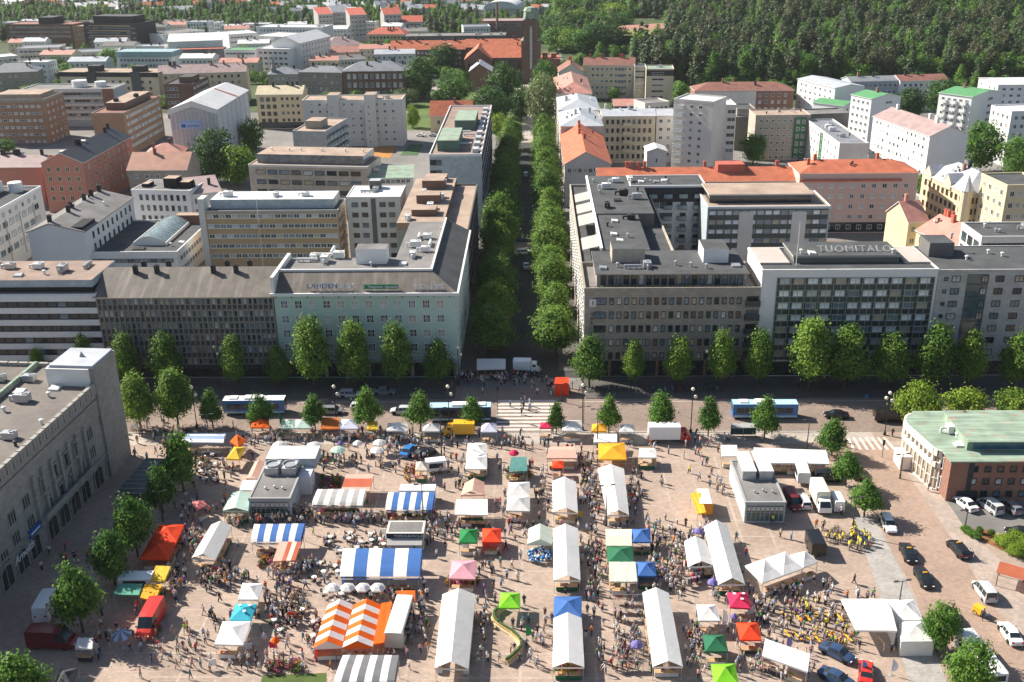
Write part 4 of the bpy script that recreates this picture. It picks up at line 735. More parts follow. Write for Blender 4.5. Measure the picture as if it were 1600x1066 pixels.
tx0, tx1 = W(815, 129, yT).x-B.o.location.x, W(845, 129, yT).x-B.o.location.x; zS, zL = W(830, 29, yT).z, W(830, 10, yT).z; w = tx1-tx0
b = MB(); b.box(tx0+w*.18, tx1-w*.18, -3, w-5, 0, zS); b.box(tx0, tx0+w*.32, -3.6, w-5.6, 0, zS*.66); b.box(tx1-w*.32, tx1, -3.6, w-5.6, 0, zS*.66); b.box(tx0+w*.12, tx0+w*.34, -3.3, w-5.2, zS*.66, zS-.5); b.box(tx1-w*.34, tx1-w*.12, -3.3, w-5.2, zS*.66, zS-.5)
tw_ = b.build('tower', WALL['brownbrick'], B.o); b = MB(); b.box(tx0+w*.44, tx1-w*.44, -3.15, -3, 8, zS-4); b.build('tower_window', GL[2], tw_)
b = MB(); cx, cy = (tx0+tx1)/2, w/2-4
for sx in (-1, 1):
    for (zz, rr_) in ((zS-.5, .9), (zS*.66, 1.3)): b2 = MB(); b2.lathe((cx+sx*w*(.26 if zz > zS*.7 else .36), -2, zz), [(rr_*1.2, 0), (rr_*1.2, .5), (rr_*.7, 1.5), (.001, 2.8)], 8); b2.build('copper_cap', ROOF['copper'], tw_)
b.lathe((cx, cy, zS), [(w*.40, 0), (w*.36, (zL-zS)*.55), (w*.40, (zL-zS)*.6), (w*.3, (zL-zS)*.9), (.001, zL-zS)], 8); b.build('copper_lantern', ROOF['copper'], tw_)
b = MB(); b.box(tx1, tx1+11, 0, 18, 0, zE-1, 0, 1); b.box(tx1+1, tx1+4, 4, 8, zE-1, zE+2); b.box(tx1+6, tx1+9, 4, 8, zE-1, zE+1.6); b.build('east_wing', [WALL['redbrick'], ROOF['red']], B.o)
B = AB('terrace_house', 'long brick building with orange tile roof behind the street trees', (610, 78), (727, 76), 14, 14, 'brownbrick', 'gable', 'orange', rh=4.5, chim=6, sky=8, F=[('f', 18, 3, dict(w=1.4, h=1.5, gl='pale'))])
B = AB('terrace_house', 'brick building with orange roof behind the town hall', (727, 74), (815, 73), 15, 14, 'redbrick', 'gable', 'orange', rh=4, chim=3)
B = AB(AP, 'yellow apartment house with red sheet roof beyond the street trees', (573, 54), (634, 54), 15, 14, 'yellow', 'hip', 'red', rh=4, chim=4, F=[('f', 10, 4, dict(w=1.3, h=1.5, st='b', gl='dark'))])
B = AB(AP, 'house with mauve sheet roof and white dormers beyond the street trees', (507, 74), (570, 70), 12, 22, 'pink', 'hip', 'mauve', rh=5, chim=3, sky=3)
B = AB(AP, 'low house with pale pink roof half hidden by street trees', (510, 83), (600, 79), 9, 12, 'pink', 'gable', 'pink', rh=3)
B = AB(OF, 'long dark grey building with ribbon windows behind the orange roofs', (629, 58), (790, 56), 15, 22, 'darkgrey', rm='greyfelt', F=[('f', 34, 2, dict(w=1.7, h=1.2, st='gs', gl='sky'))], unit=5, cap=5)
B = AB(OF, 'white flat-roofed building beyond the dark grey building', (724, 43), (766, 42), 14, 18, 'white', rm='grey', F=[('f', 8, 2, dict(gl='dark'))])
B = AB('factory', 'brown brick factory with a thin chimney left of the town hall tower', (752, 34), (818, 33), 16, 25, 'redbrick', rm='mauve', F=[('f', 8, 2, dict(w=2, h=2, gl='dark'))])
b = MB(); b.tube((B.L*.38, -3, 0), (B.L*.38, -3, 30), 1.1, .8, 8); b.build('chimney_stack', WALL['redbrick'], B.o)
B = AB('sports_hall', 'white low-domed sports hall on the far skyline', (758, 14), (808, 14), 9, 40, 'offwhite', rm='white')
b = MB(); n = 12
for i in range(n):
    t0, t1 = pi*i/n, pi*(i+1)/n; f_ = lambda t: (B.L/2-B.L*.55*cos(t), B.h+7*sin(t)); a, c = f_(t0), f_(t1)
    b.poly([(a[0], -2, a[1]), (c[0], -2, c[1]), (c[0], 42, c[1]), (a[0], 42, a[1])]); b.poly([(a[0], -2, B.h), (c[0], -2, B.h), (c[0], -2, c[1]), (a[0], -2, a[1])])
b.build('domed_roof', ROOF['white'], B.o)
# white quarter far left
B = AB(AP, 'large white apartment complex with stepped white roof in the far left quarter', (400, 77), (452, 78), 16, 30, 'white', rm='white', F=[('f', 6, 4, dict(gl='dark', w=2.2))])
B = AB(AP, 'white gabled hall with a sharp white roof in the far left quarter', (425, 67), (468, 68), 19, 42, 'white', 'gabley', 'white', rh=4, F=[('r', 9, 5, dict(gl='dark'))])
B = AB(AP, 'long white apartment row with pale flat roof behind the gabled hall', (400, 43), (503, 44), 16, 22, 'white', rm='white', F=[('f', 18, 4, dict(gl='dark'))], unit=4)
B = AB(AP, 'white apartment house right of the gabled hall', (470, 60), (506, 54), 16, 40, 'offwhite', rm='white', F=[('f', 6, 4, dict(gl='dark')), ('r', 8, 4, {})])
for i, (x0_, x1_, y) in enumerate(((497, 520, 23), (521, 544, 20), (546, 572, 24), (600, 627, 23), (606, 660, 35))):
    B = AB(AP, ['leftmost grey apartment tower with sloping red roof on the far skyline', 'second grey apartment tower with sloping roof on the far skyline', 'third grey apartment tower with sloping red roof on the far skyline', 'apartment tower with long red roof on the far skyline', 'grey low block with red roof in front of the far towers'][i], (x0_, y), (x1_, y-1), 20 if i < 4 else 13, 18, 'grey' if i != 4 else 'offwhite', 'shed' if i < 3 else 'gable', 'red' if i != 1 else 'grey', rh=4, F=[('f', 4 if i < 4 else 9, 5 if i < 4 else 3, dict(w=2.0, h=1.4, gl='dark'))])
B = AB(OF, 'dark glass office building with yellow bands and a stepped dark top', (130, 37), (214, 38), 21, 24, 'dark', rm='felt', F=[('f', 16, 5, dict(w=2.6, h=1.3, st='d', gl='sky', top=2.2, pitch=3.4))])
for j in range(5): strip(B, 'f', 4, B.L-6, B.h-1.6-j*3.4, B.h-1.0-j*3.4, WALL['ochre'], 'yellow_band', .3)
block(B, 6, B.L-6, 4, 20, B.h, B.h+5, 'dark', 'felt')
B = AB(OF, 'dark brown office building with flat roof left of the yellow-banded one', (8, 39), (114, 39), 18, 24, 'brownbrick', rm='maroon', F=[('f', 18, 3, dict(w=2, h=1.2, gl='sky'))])
block(B, 25, B.L-18, 4, 20, B.h, B.h+5, 'dark', 'felt')
B = AB(OF, 'tan brick link building between the two dark offices', (113, 42), (130, 42), 17, 20, 'orangebrick', rm='tan', F=[('f', 3, 3, {})])
B = AB(AP, 'white curved terrace block with stepped balconies in the far left quarter', (26, 77), (92, 75), 14, 20, 'offwhite', rm='grey', F=[('f', 9, 4, dict(w=2.2, h=1.4, gl='dark'))])
balc(B, 'f', 6, 4, w=4.5, d=1.4, m=TRIM, g=TRIM)
B = AB(AP, 'white terrace row stepping down towards the street trees', (92, 84), (186, 80), 11, 18, 'offwhite', rm='grey', F=[('f', 14, 3, dict(w=2, h=1.4, gl='dark'))])
B = AB(AP, 'white terraces at the left edge below the dark offices', (-20, 92), (28, 88), 12, 18, 'offwhite', rm='white', F=[('f', 6, 3, dict(w=2, gl='dark'))])
B = AB(AP, 'grey house with dark pitched roofs at the left edge', (-20, 115), (58, 112), 13, 16, 'taupe', 'hip', 'grey', rh=4, chim=3, F=[('f', 8, 3, {})])
B = AB(OF, 'white building with a long teal upper storey in the far left quarter', (181, 83), (268, 83), 14, 16, 'white', rm='teal', F=[('f', 14, 3, dict(w=1.8, h=1.5, gl='dark', top=3.6))])
b = MB(); b.box(-.3, B.L+.3, -.4, 15, B.h-2.4, B.h+.8, 0, 0); b.build('teal_storey', ROOF['teal'], B.o)
B = AB(OF, 'white weather-roofed hall behind the teal building', (262, 66), (346, 63), 15, 22, 'white', 'shed', 'white', rh=3)
B = AB(OF, 'low building with a dark red roof edge behind street trees', (270, 79), (350, 77), 13, 10, 'darkgrey', rm='red')
B = AB(OF, 'white office with light green roof edge beside the red roof edge', (350, 79), (400, 79), 14, 14, 'white', rm='green', F=[('f', 9, 3, dict(w=2, h=1.2, gl='dark'))])
B = AB(OF, 'white curved-fronted office on the far left rise', (255, 55), (320, 48), 13, 22, 'white', rm='greyfelt', snap=0, F=[('f', 14, 3, dict(w=2, h=1.3, gl='dark'))])
B = AB(OF, 'white flat block right of the weather-roofed hall', (357, 55), (402, 52), 15, 25, 'white', rm='white', F=[('f', 8, 3, dict(w=2, h=1.3, gl='dark'))])

# far houses between trees
HW = [('white', 'grey', 'white house with a grey roof'), ('offwhite', 'white', 'white house with a pale roof'), ('offwhite', 'orange', 'house with an orange roof'), ('cream', 'maroon', 'cream house with a dark red roof'), ('grey', 'silver', 'grey house with a light metal roof')]
rr = random.Random(21); FARH = []
for i in range(95):
    px, py = rr.uniform(0, 860), rr.uniform(2, 30)
    if px < 330: py = rr.uniform(4, 24)
    q = G(px, py, 0); w, r_, l = HW[rr.choices(range(5), (4, 4, 3, 1, 2))[0]]
    FARH.append((q.x, q.y)); big = rr.random() < .25
    B = bld('far_house', 'small far '+l+' among the trees below the horizon', Vector((q.x, q.y, 0)), Vector((q.x+rr.uniform(9, 14)*(2.2 if big else 1), q.y+rr.uniform(-4, 4), 0)), rr.uniform(4.5, 8), rr.uniform(8, 12), w, 'gable', r_, rh=rr.uniform(2, 4), snap=0, group='small '+l+' on the far plain', cat='house', chim=1, F=[('f', 4, 2, dict(gl='dark'))])
B = AB('pavilion', 'single storey house with orange roof beside the sports field in the wood', (1044, 31), (1070, 30), 5, 14, 'offwhite', 'hip', 'orange', rh=3.5, F=[('f', 6, 1, {})])
# ------------------------------------------------------------------ ground, square, streets, hill
def sheet(name, pts, z, m, parent=None, kind='structure'):
    b = MB(); b.poly([(p[0], p[1], z) for p in pts]); o = b.build(name, m, parent)
    if parent is None: o['kind'] = kind
    return o
def rect(x0, x1, y0, y1): return [(x0, y0), (x1, y0), (x1, y1), (x0, y1)]
ASPH = mat('asphalt', (.05, .05, .05), .95, .2, .08); PAVE = mat('paving_plaza', (.40, .305, .245), .9, .18, .10, 'cobble', bump=.2)  # asphalt darkened: part of the avenue's deep shade is put into its colour
STONE = mat('paving_pale_stone', (.44, .385, .335), .9, .12, .3, 'tile'); GREYP = mat('paving_grey_setts', (.38, .355, .33), .9, .15, .3, 'cobble', bump=.2)
ROADM = mat('paving_road_setts', (.27, .205, .17), .9, .16, .10, 'cobble', bump=.15); LAWN = mat('lawn', (.095, .14, .035), .95, .3, .08)
WALK = mat('pavement_slabs', (.12, .112, .105), .9, .12, .3, 'tile'); PAINT = mat('road_paint', (.58, .54, .49), .8, .12, .8)  # pavement slabs darkened too, their colour carries shade from the facades
YARD = mat('yard_asphalt', (.20, .19, .18), .95, .22, .06); KERB = mat('kerb_granite', (.42, .39, .36), .8, .12, .5)
# the wide ground, rising to a wooded hill on the right
def hz(x, y):
    t = max(0, min(1, (y-560)/600))*max(0, min(1, (x-30)/260)); t = t*t*(3-2*t); return 42*t
b = MB(); xs = [-1400+i*80 for i in range(36)]; ys = [-200+i*80 for i in range(30)]
for x in xs:
    for y in ys: b.v.append((x, y, hz(x, y)-.02))
n = len(ys)
for i in range(len(xs)-1):
    for j in range(n-1): b.f.append((i*n+j, (i+1)*n+j, (i+1)*n+j+1, i*n+j+1)); b.m.append(1 if ys[j] > 440 else 0)
g = b.build('ground', [YARD, mat('ground_green', (.06, .085, .03), .95, .4, .03)]); g['kind'] = 'structure'
# streets
sheet('avenue', rect(-15.6, 10.0, YF-.2, 600), .004, ASPH)
sheet('market_street', rect(-200, 200, 172.2, 192), .008, ROADM)
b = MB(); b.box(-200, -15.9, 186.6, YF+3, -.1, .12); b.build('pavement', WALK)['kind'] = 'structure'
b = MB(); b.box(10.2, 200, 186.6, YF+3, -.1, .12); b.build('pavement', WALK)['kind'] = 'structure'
for x0_, x1_ in ((-15.8, -10.5), (5.2, 10.2)):
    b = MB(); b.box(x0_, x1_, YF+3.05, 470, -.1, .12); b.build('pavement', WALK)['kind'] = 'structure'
sheet('cross_street', rect(-15.6, 90, 288.2, 294), .012, ROADM)
sheet('side_street', rect(-200, -15.6, 293, 306), .010, YARD)
sheet('park_lawn', rect(-60, 11, 470, 598), .014, LAWN); sheet('park_path', rect(-5, 0, 440, 605), .03, STONE); sheet('park_path', rect(-50, 10, 520, 524), .026, STONE)
sheet('town_hall_forecourt', rect(-60, 12, 585, 606), .034, STONE)
sheet('avenue', rect(12, 20, 560, 900), .02, YARD)
sheet('sports_field', [G(968, 48, 12)[:2], G(1035, 44, 12)[:2], G(1020, 54, 12)[:2], G(975, 56, 12)[:2]], 12.2, mat('sports_turf', (.25, .26, .07), .9, .15, .05))
sheet('running_track', [G(962, 41, 12)[:2], G(1040, 37, 12)[:2], G(1038, 45, 12)[:2], G(966, 48.5, 12)[:2]], 12.3, ROOF['terra'])
sheet('ochre_court', [G(583, 247)[:2], G(610, 247)[:2], G(619, 229)[:2], G(586, 229)[:2]], .05, mat('ochre_surface', (.42, .19, .05), .9, .12))
sheet('green_court', [G(625, 243)[:2], G(652, 243)[:2], G(662, 226)[:2], G(640, 226)[:2]], .05, mat('court_green', (.06, .12, .045), .9, .2))
# the square: pinkish setts with a grid of pale stone strips
plaza = sheet('market_square', [(-95, 80), (120, 80), (120, 172), (-95, 172)], .016, PAVE)
STRIP = mat('paving_strip_stone', (.43, .345, .285), .9, .12, .3, 'tile')
for k in range(22): sheet('paving_strip', rect(-64.5+4.8*k, -64.1+4.8*k, 92, 167), .021, STRIP, plaza)
for k in range(16): sheet('paving_strip', rect(-66, 37, 95.5+4.6*k, 95.85+4.6*k), .0245, STRIP, plaza)
sheet('paving_band', rect(-95, 62, 167.5, 172), .030, STONE, plaza)
KB = MB(); KB.box(-200, -9, 171.9, 172.2, 0, .13); KB.box(8.6, 58, 171.9, 172.2, 0, .13); KB.build('kerb', KERB)['kind'] = 'structure'
# taxi street at the right and setts beside it
pts = [G(1345, 770), G(1395, 770), G(1600, 1110), G(1700, 1260), G(1480, 1260), G(1440, 1066), G(1390, 900)]
sheet('side_street', [(p.x, p.y) for p in [G(1270, 690), G(1385, 690), G(1448, 780), G(1560, 960), G(1640, 1080), G(1500, 1120), G(1430, 930), G(1370, 810), G(1325, 745)]], .034, mat('paving_side_street', (.37, .265, .205), .9, .14, .12, 'cobble', bump=.2))
sheet('taxi_rank_setts', [(p.x, p.y) for p in [G(1330, 800), G(1368, 812), G(1428, 932), G(1500, 1120), G(1440, 1120), G(1385, 960)]], .038, GREYP)
sheet('car_park', [(p.x, p.y) for p in [G(1478, 782), G(1640, 782), G(1640, 850), G(1560, 832), G(1512, 832)]], .042, YARD)
sheet('pavement', [(p.x, p.y) for p in [G(1385, 690), G(1418, 690), G(1478, 782), G(1512, 832), G(1640, 940), G(1640, 1040), G(1560, 950), G(1448, 785)]], .046, mat('pavement_pinkish', (.40, .325, .275), .9, .12, .3, 'tile'))
sheet('planting_bed', [(p.x, p.y) for p in [G(1500, 828), G(1545, 828), G(1570, 845), G(1640, 868), G(1640, 890), G(1560, 858)]], .07, mat('bark_mulch', (.24, .105, .045), .95, .25, .8, bump=.3))
# crossings
for i in range(9):
    y = 172.9+i*1.55; sheet('crossing_stripe', rect(-7.2, 4.2, y, y+.75), .014, PAINT)
for i in range(7):
    a = G(1322+i*9.5, 684); c = G(1332+i*10.6, 703); sheet('crossing_stripe', [(a.x, a.y), (a.x+.5, a.y), (c.x+.5, c.y), (c.x, c.y)], .05, PAINT)
for x0_, x1_ in ((-95, -12), (9, 120)): sheet('lane_line', rect(x0_, x1_, 185.2, 185.35), .013, PAINT)
# ------------------------------------------------------------------ stone building at the left
dW = Vector((-.071, -.9975, 0)); uX = Vector((.9975, -.071, 0)); NE = Vector((-72.7, 163.4, 0)); SE = NE+dW*95; SW = SE-uX*40
hS = 17.1
B = bld('stone_building', 'grey rough stone building with crenellated parapet and a square corner tower', SW, SE, hS, 95, 'stone', rm='taupefelt', par=0, snap=0)
inv = Matrix.Rotation(-B.ang, 3, 'Z')
def loc(p): return inv @ (Vector(p)-B.o.location)
def on_wall(px, py):
    d = ray(px, py); nrm = uX; t = (SE-CAM).dot(nrm)/d.dot(nrm); return loc(CAM+d*t)
mer = MB(); mer.box(-.75, .75, -.3, .25, -1.2, .55); mer.box(-.8, .8, -.35, .3, .55, .7); mer.box(-.12, .12, -.36, -.3, -1.2, .2); mm2 = mer.mesh('merlon', WALL['stone'])
for i in range(48): ob('merlon', mm2, B.o, (B.L, 95-8.5-i*1.85, hS), pi/2)
for i in range(14): ob('merlon', mm2, B.o, (B.L-9-i*1.85, 95, hS), pi)
strip(B, 'r', 0, 95-8, hS-2.4, hS-2.1, WALL['stone'], 'string_course', .3); strip(B, 'r', 0, 95, 4.6, 4.9, WALL['stone'], 'string_course', .25)
b = MB(); b.box(B.L-7.5, B.L+.35, 95-7.6, 95.3, 0, 20.4, 0, 1); b.box(B.L-7.3, B.L+.15, 95-7.4, 95.1, 20.4, 20.75, 2, 1); tw = b.build('corner_tower', [WALL['stone'], ROOF['silver'], ROOF['silver']], B.o)
b = MB(); b.box(B.L-7.8, B.L-.4, 95-7.9, 95-7.4, hS+.1, 20.3); b.box(B.L-7.9, B.L-7.5, 95-7.4, 95, hS+.1, 20.3); b.build('white_cladding', TRIM, tw)
b = MB(); b.tube((B.L-3.5, 95-3.5, 20.7), (B.L-3.5, 95-3.5, 21.6), .5, .05, 6); b.build('finial', FR['g'], tw)
def arch(w, h, m=GL[0], name='arched_opening'):
    b = MB(); n = 8; pts = [(-w/2, 0), (w/2, 0), (w/2, h*.72)]+[(w/2*cos(pi*i/n), h*.72+h*.28*sin(pi*i/n)) for i in range(1, n)]+[(-w/2, h*.72)]
    b.poly([(x, -.04, z) for x, z in pts])
    for i in range(1, len(pts)):
        if i >= 1: a, c = pts[i], pts[(i+1) % len(pts)]; b.bar((a[0], -.1, a[1]), (c[0], -.1, c[1]), .28, .22, 1)
    b.box(-.06, .06, -.12, -.04, 0, h*.95, 1)
    return b.mesh(name, [m, WALL['stone']])
win3 = MB()
for k in (-1, 0, 1):
    win3.poly([(k*.62-.24, -.03, -.95), (k*.62+.24, -.03, -.95), (k*.62+.24, -.03, .95), (k*.62-.24, -.03, .95)]); win3.box(k*.62-.31, k*.62-.24, -.14, 0, -1, 1, 1); win3.box(k*.62+.24, k*.62+.31, -.14, 0, -1, 1, 1)
win3.box(-.95, .95, -.22, 0, -1.15, -.95, 1); win3.box(-.95, .95, -.16, 0, .95, 1.05, 1); w3 = win3.mesh('window', [GL[0], WALL['concrete']])
am = arch(2.2, 2.6); ag = arch(3.0, 3.6)
for px, py in ((158.7, 655), (139, 678), (165, 684), (144, 707), (178.5, 640), (40, 784), (18, 809), (48, 816), (25, 841), (7, 871), (-8, 835), (-12, 860)): p = on_wall(px, py); ob('window', w3, B.o, (B.L, p.y, p.z), pi/2)
wp = MB(); wp.poly([(-.7, -.03, -1.1), (.7, -.03, -1.1), (.7, -.03, 1.1), (-.7, -.03, 1.1)]); wp.box(-.9, -.7, -.3, 0, -1.2, 1.3, 1); wp.box(.7, .9, -.3, 0, -1.2, 1.3, 1); wp.box(-.9, .9, -.35, 0, 1.1, 1.35, 1); wp.box(-1, 1, -.6, 0, -1.5, -1.15, 1); wpm = wp.mesh('window', [GL[0], WALL['stone']])
for px, py in ((117, 699), (102, 717), (84, 736), (66, 756), (127, 730), (112, 749), (95, 766), (77, 788)): p = on_wall(px, py); ob('window', wpm, B.o, (B.L, p.y, p.z), pi/2)
for px, py in ((171, 718), (152, 737), (134, 770), (118, 788), (101, 809), (83.5, 829), (56, 858), (36, 880), (12, 905)): p = on_wall(px, py); ob('shop_opening', ag, B.o, (B.L, p.y, .3), pi/2)
pb, pe = on_wall(140, 738), on_wall(62, 815); b = MB(); b.box(B.L, B.L+1.4, min(pb.y, pe.y), max(pb.y, pe.y), 5.0, 5.35); b.box(B.L+1.25, B.L+1.45, min(pb.y, pe.y), max(pb.y, pe.y), 5.35, 6.1); b.build('stone_balcony', WALL['stone'], B.o)
for f in range(7): y = pe.y+(pb.y-pe.y)*f/6; b = MB(); b.box(B.L, B.L+.5, y-.3, y+.3, 5.3, 12.6); b.build('pilaster', WALL['stone'], B.o)
p = on_wall(34, 868); text('script_lettering', 'Arnolds', 1.7, txt_mat('letter_white', 0), B.o, (B.L+.25, p.y-2.3, p.z-.3), (pi/2, 0, pi/2), .05, shear=.35)
p0, p1 = on_wall(45, 842), on_wall(62, 820); b = MB(); b.box(B.L+.1, B.L+.3, min(p0.y, p1.y), max(p0.y, p1.y), p0.z-.1, p0.z+1.2); sg = b.build('shop_sign', mat('sign_blue', (.01, .09, .33), .4), B.o); b = MB(); b.box(B.L+.3, B.L+.33, p0.y+.4, p1.y-.4, p0.z+.3, p0.z+.62); b.build('illegible_lettering', txt_mat('letter_white', 0), sg)
for px, py in ((30, 624), (24, 611), (5, 600)): pass
for (px, py, k, m) in ((47, 596, 'unit', 0), (31, 614, 'skylight', 2), (86, 609, 'skylight', 2), (77, 621, 'cap', 2), (36, 628, 'unit', 0), (66, 664, 'cap', 2), (16, 686, 'unit', 0), (7, 644, 'cap', 2), (25, 698, 'cap', 1), (0, 596, 'unit', 0)):
    q = loc(G(px, py, hS)); o = ob(PRT[k], vent_mesh(k, B.r.randrange(3)), B.roof, (q.x, q.y, hS+.05), 0); o.material_slots[0].link = 'OBJECT'; o.material_slots[0].material = VENTM[m]
b = MB(); q0, q1 = loc(G(58, 573, hS)), loc(G(0, 625, hS)); b.bar((q0.x, q0.y, hS+.5), (q1.x, q1.y-10, hS+.5), .5, 1.0); b.build('fire_wall', ROOF['copper'], B.roof)

# ------------------------------------------------------------------ copper-roofed brick building at the right
A = G(1487, 722, 7.2); z = 7.2
B = bld('brick_building', 'brick building with green copper roof and rounded white glazed front', A, Vector((A.x+34, A.y, 0)), z, 17.5, 'redbrick', rm='copper', par=0, F=[('f', 15, 3, dict(w=1.05, h=1.1, st='ds', gl='mix', x0=.085, x1=.98, top=.75, pitch=2.25)), ('l', 1, 2, dict(w=1.1, h=2.2, x0=.68, x1=.95, st='w', gl='dark', top=.7, pitch=3.6))])
b = MB(); b.box(-.35, B.L, -.4, 17.9, z+.06, z+.3); b.build('eaves', ROOF['copper'], B.roof)
b = MB(); b.prism([(3.6, 3.4), (B.L, 3.4), (B.L, 14), (3.6, 14)], z+.3, z+2.0, 0); b.poly([(4.5, 3.3, z+.5), (B.L, 3.3, z+.5), (B.L, 3.3, z+1.7), (4.5, 3.3, z+1.7)], 1); b.box(3.4, B.L, 2.7, 14.2, z+2.0, z+2.2); b.build('clerestory', [ROOF['copper'], glass('glass_blue_strip', (.03, .10, .17), .2)], B.roof)
strip(B, 'f', 2.9, 3.7, 0, z, WALL['dark'], 'dark_joint', .1); strip(B, 'f', 1.6, 5.0, 0, 1.9, WALL['dark'], 'garage_opening', .06)
b = MB(); b.box(-.12, -.05, 10.0, 11.2, 3.2, 4.4); b.build('small_blue_sign', mat('sign_cyan', (.05, .35, .45), .5), B.o)
inv0 = A
path = [G(x, y, z) for x, y in ((1425, 648), (1417, 652), (1415, 658), (1418, 664), (1437, 681), (1455, 697), (1461, 702), (1467, 705), (1473, 706))]
path = [(p.x-A.x, p.y-A.y) for p in path]; poly = path+[(9, 9.5), (9, 17.4)]
b = MB(); b.prism(poly, 0.25, z-.02, 0); b.build('glazed_front', [GL[3]], B.o)
def band(z0, z1, off, m, name):
    b = MB()
    for i in range(len(path)-1):
        (ax, ay), (cx, cy) = path[i], path[i+1]; d = Vector((cx-ax, cy-ay, 0)).normalized(); nn = Vector((d.y, -d.x, 0))
        if nn.x > .2 and nn.y > -.2: nn = -nn
        if nn.dot(Vector((-1, -.6, 0))) < 0: nn = -nn
        a1, c1 = Vector((ax, ay, 0))+nn*off, Vector((cx, cy, 0))+nn*off
        b.poly([(*a1[:2], z0), (*c1[:2], z0), (*c1[:2], z1), (*a1[:2], z1)]); b.poly([(*a1[:2], z1), (*c1[:2], z1), (cx, cy, z1), (ax, ay, z1)]); b.poly([(*a1[:2], z0), (*c1[:2], z0), (cx, cy, z0), (ax, ay, z0)])
    return b.build(name, m, B.o)
b = MB(); b.prism(poly, z+.0, z+.28); b.build('front_roof', ROOF['copper'], B.roof)
WP = mat('cladding_pinkish_white', (.70, .62, .56), .6, .06)
band(z-.9, z+.25, .35, WP, 'white_fascia'); wb = band(4.25, 5.2, .35, WP, 'white_fascia'); band(2.1, 2.25, .12, WP, 'transom'); band(0, .3, .2, WP, 'plinth')
pl = 0; n = 11
tot = [sqrt((path[i+1][0]-path[i][0])**2+(path[i+1][1]-path[i][1])**2) for i in range(len(path)-1)]; T_ = sum(tot)
for k in range(n+1):
    s_ = T_*k/n; i = 0
    while i < len(tot)-1 and s_ > tot[i]: s_ -= tot[i]; i += 1
    f = min(1, s_/tot[i]); x = path[i][0]+(path[i+1][0]-path[i][0])*f; y = path[i][1]+(path[i+1][1]-path[i][1])*f
    b = MB(); b.box(x-.18, x+.06, y-.18, y+.06, 0, 4.3); b.build('mullion', WP, B.o)
    b = MB(); b.box(x-.28, x+.1, y-.28, y+.1, 5.2, z-.8); b.build('pier', WP, B.o)
b = MB(); p0, p1 = path[2], path[4]; b.box(p0[0]-1.6, p0[0]+.3, p0[1]-4.5, p0[1]-1.0, 0.1, 2.6, 0); b.build('entrance_porch', WP, B.o)
for (px, py, k, m) in ((1489, 676, 'unit', 2), (1495, 684, 'cap', 2), (1504, 659, 'chimney', None), (1500, 696, 'skylight', 2)):
    q = G(px, py, z+.3)-A; o = ob(PRT[k], vent_mesh(k, 1), B.roof, (q.x, q.y, z+.3), 0); o.material_slots[0].link = 'OBJECT'; o.material_slots[0].material = VENTM[m] if m is not None else WALL['redbrick']

# ------------------------------------------------------------------ two glazed pavilions on the square
def pavilion(label, fl, fr, D, s):
    A, Bq = G(*fl, 3.6), G(*fr, 3.6)
    B = bld('pavilion', label, A, Bq, 3.6, D, 'bluegrey', rm='greyfelt', par=.18, trim=FR['g'], cat='pavilion')
    g = MB(); g.box(.3, B.L-.3, -.05, 0, .35, 3.1); g.build('glass_front', GL[4], B.o)
    for i in range(9): strip(B, 'f', .25+i*(B.L-.55)/8, .33+i*(B.L-.55)/8, .3, 3.15, FR['g'], 'mullion', .12)
    strip(B, 'f', .25, B.L-.2, 1.95, 2.03, FR['g'], 'transom', .1)
    for i in range(8): ob('roller_blind', win_mesh((B.L-.6)/8-.15, .7, 'ns', 2), B.o, (.29+(i+.5)*(B.L-.55)/8, -.06, 2.6))
    for i in range(2):
        x = .8+i*(B.L/2-.4); w = B.L/2-1.0
        if s == 0:
            b = MB(); b.box(x, x+w, D-8.2, D-5.2, 3.66, 5.0); b.lathe((x+w/2, D-6.7, 5.0), [(1.3, -.2), (1.3, .25), (1.12, .25), (1.12, -.1)], 12); f = b.build('fan_unit', VENTM[0], B.roof)
            b = MB(); b.lathe((x+w/2, D-6.7, 4.95), [(1.1, .02), (.001, .02)], 12); b.build('fan_grille', FR['b'], f)
        else:
            b = MB(); b.box(x, x+w, D-6.5, D-2.0, 3.66, 5.2); b.build('fan_unit', VENTM[0], B.roof); b = MB(); b.box(x-.1, x+w+.1, D-6.6, D+.2, 5.22, 5.34); b.build('unit_cover', ROOF['white'], B.roof)
    if s == 0: b = MB(); b.box(.2, B.L+2, D-4.6, D, 3.0, 4.9, 1, 0); b.build('ribbed_roof', [ROOF['white'], WALL['bluegrey']], B.roof); b = MB(); b.box(B.L, B.L+1.7, D-8, D-4.7, 0, 3.4); b.build('side_annex', WALL['white'], B.o)
    for x, y in ((2, 3), (3.4, 3.4), (4.8, 3)): vent(B, 'cap', min(x, B.L-1), y, 3.6, VENTM[0]).scale = (.55,)*3
    return B
pavilion('grey glazed pavilion with two round fan units beside the mint green awning', (388.5, 780), (453, 780), 15.5, 0)
pavilion('grey glazed pavilion with white roof covers beside the parked vans', (1165, 786), (1228, 786), 13.5, 1)
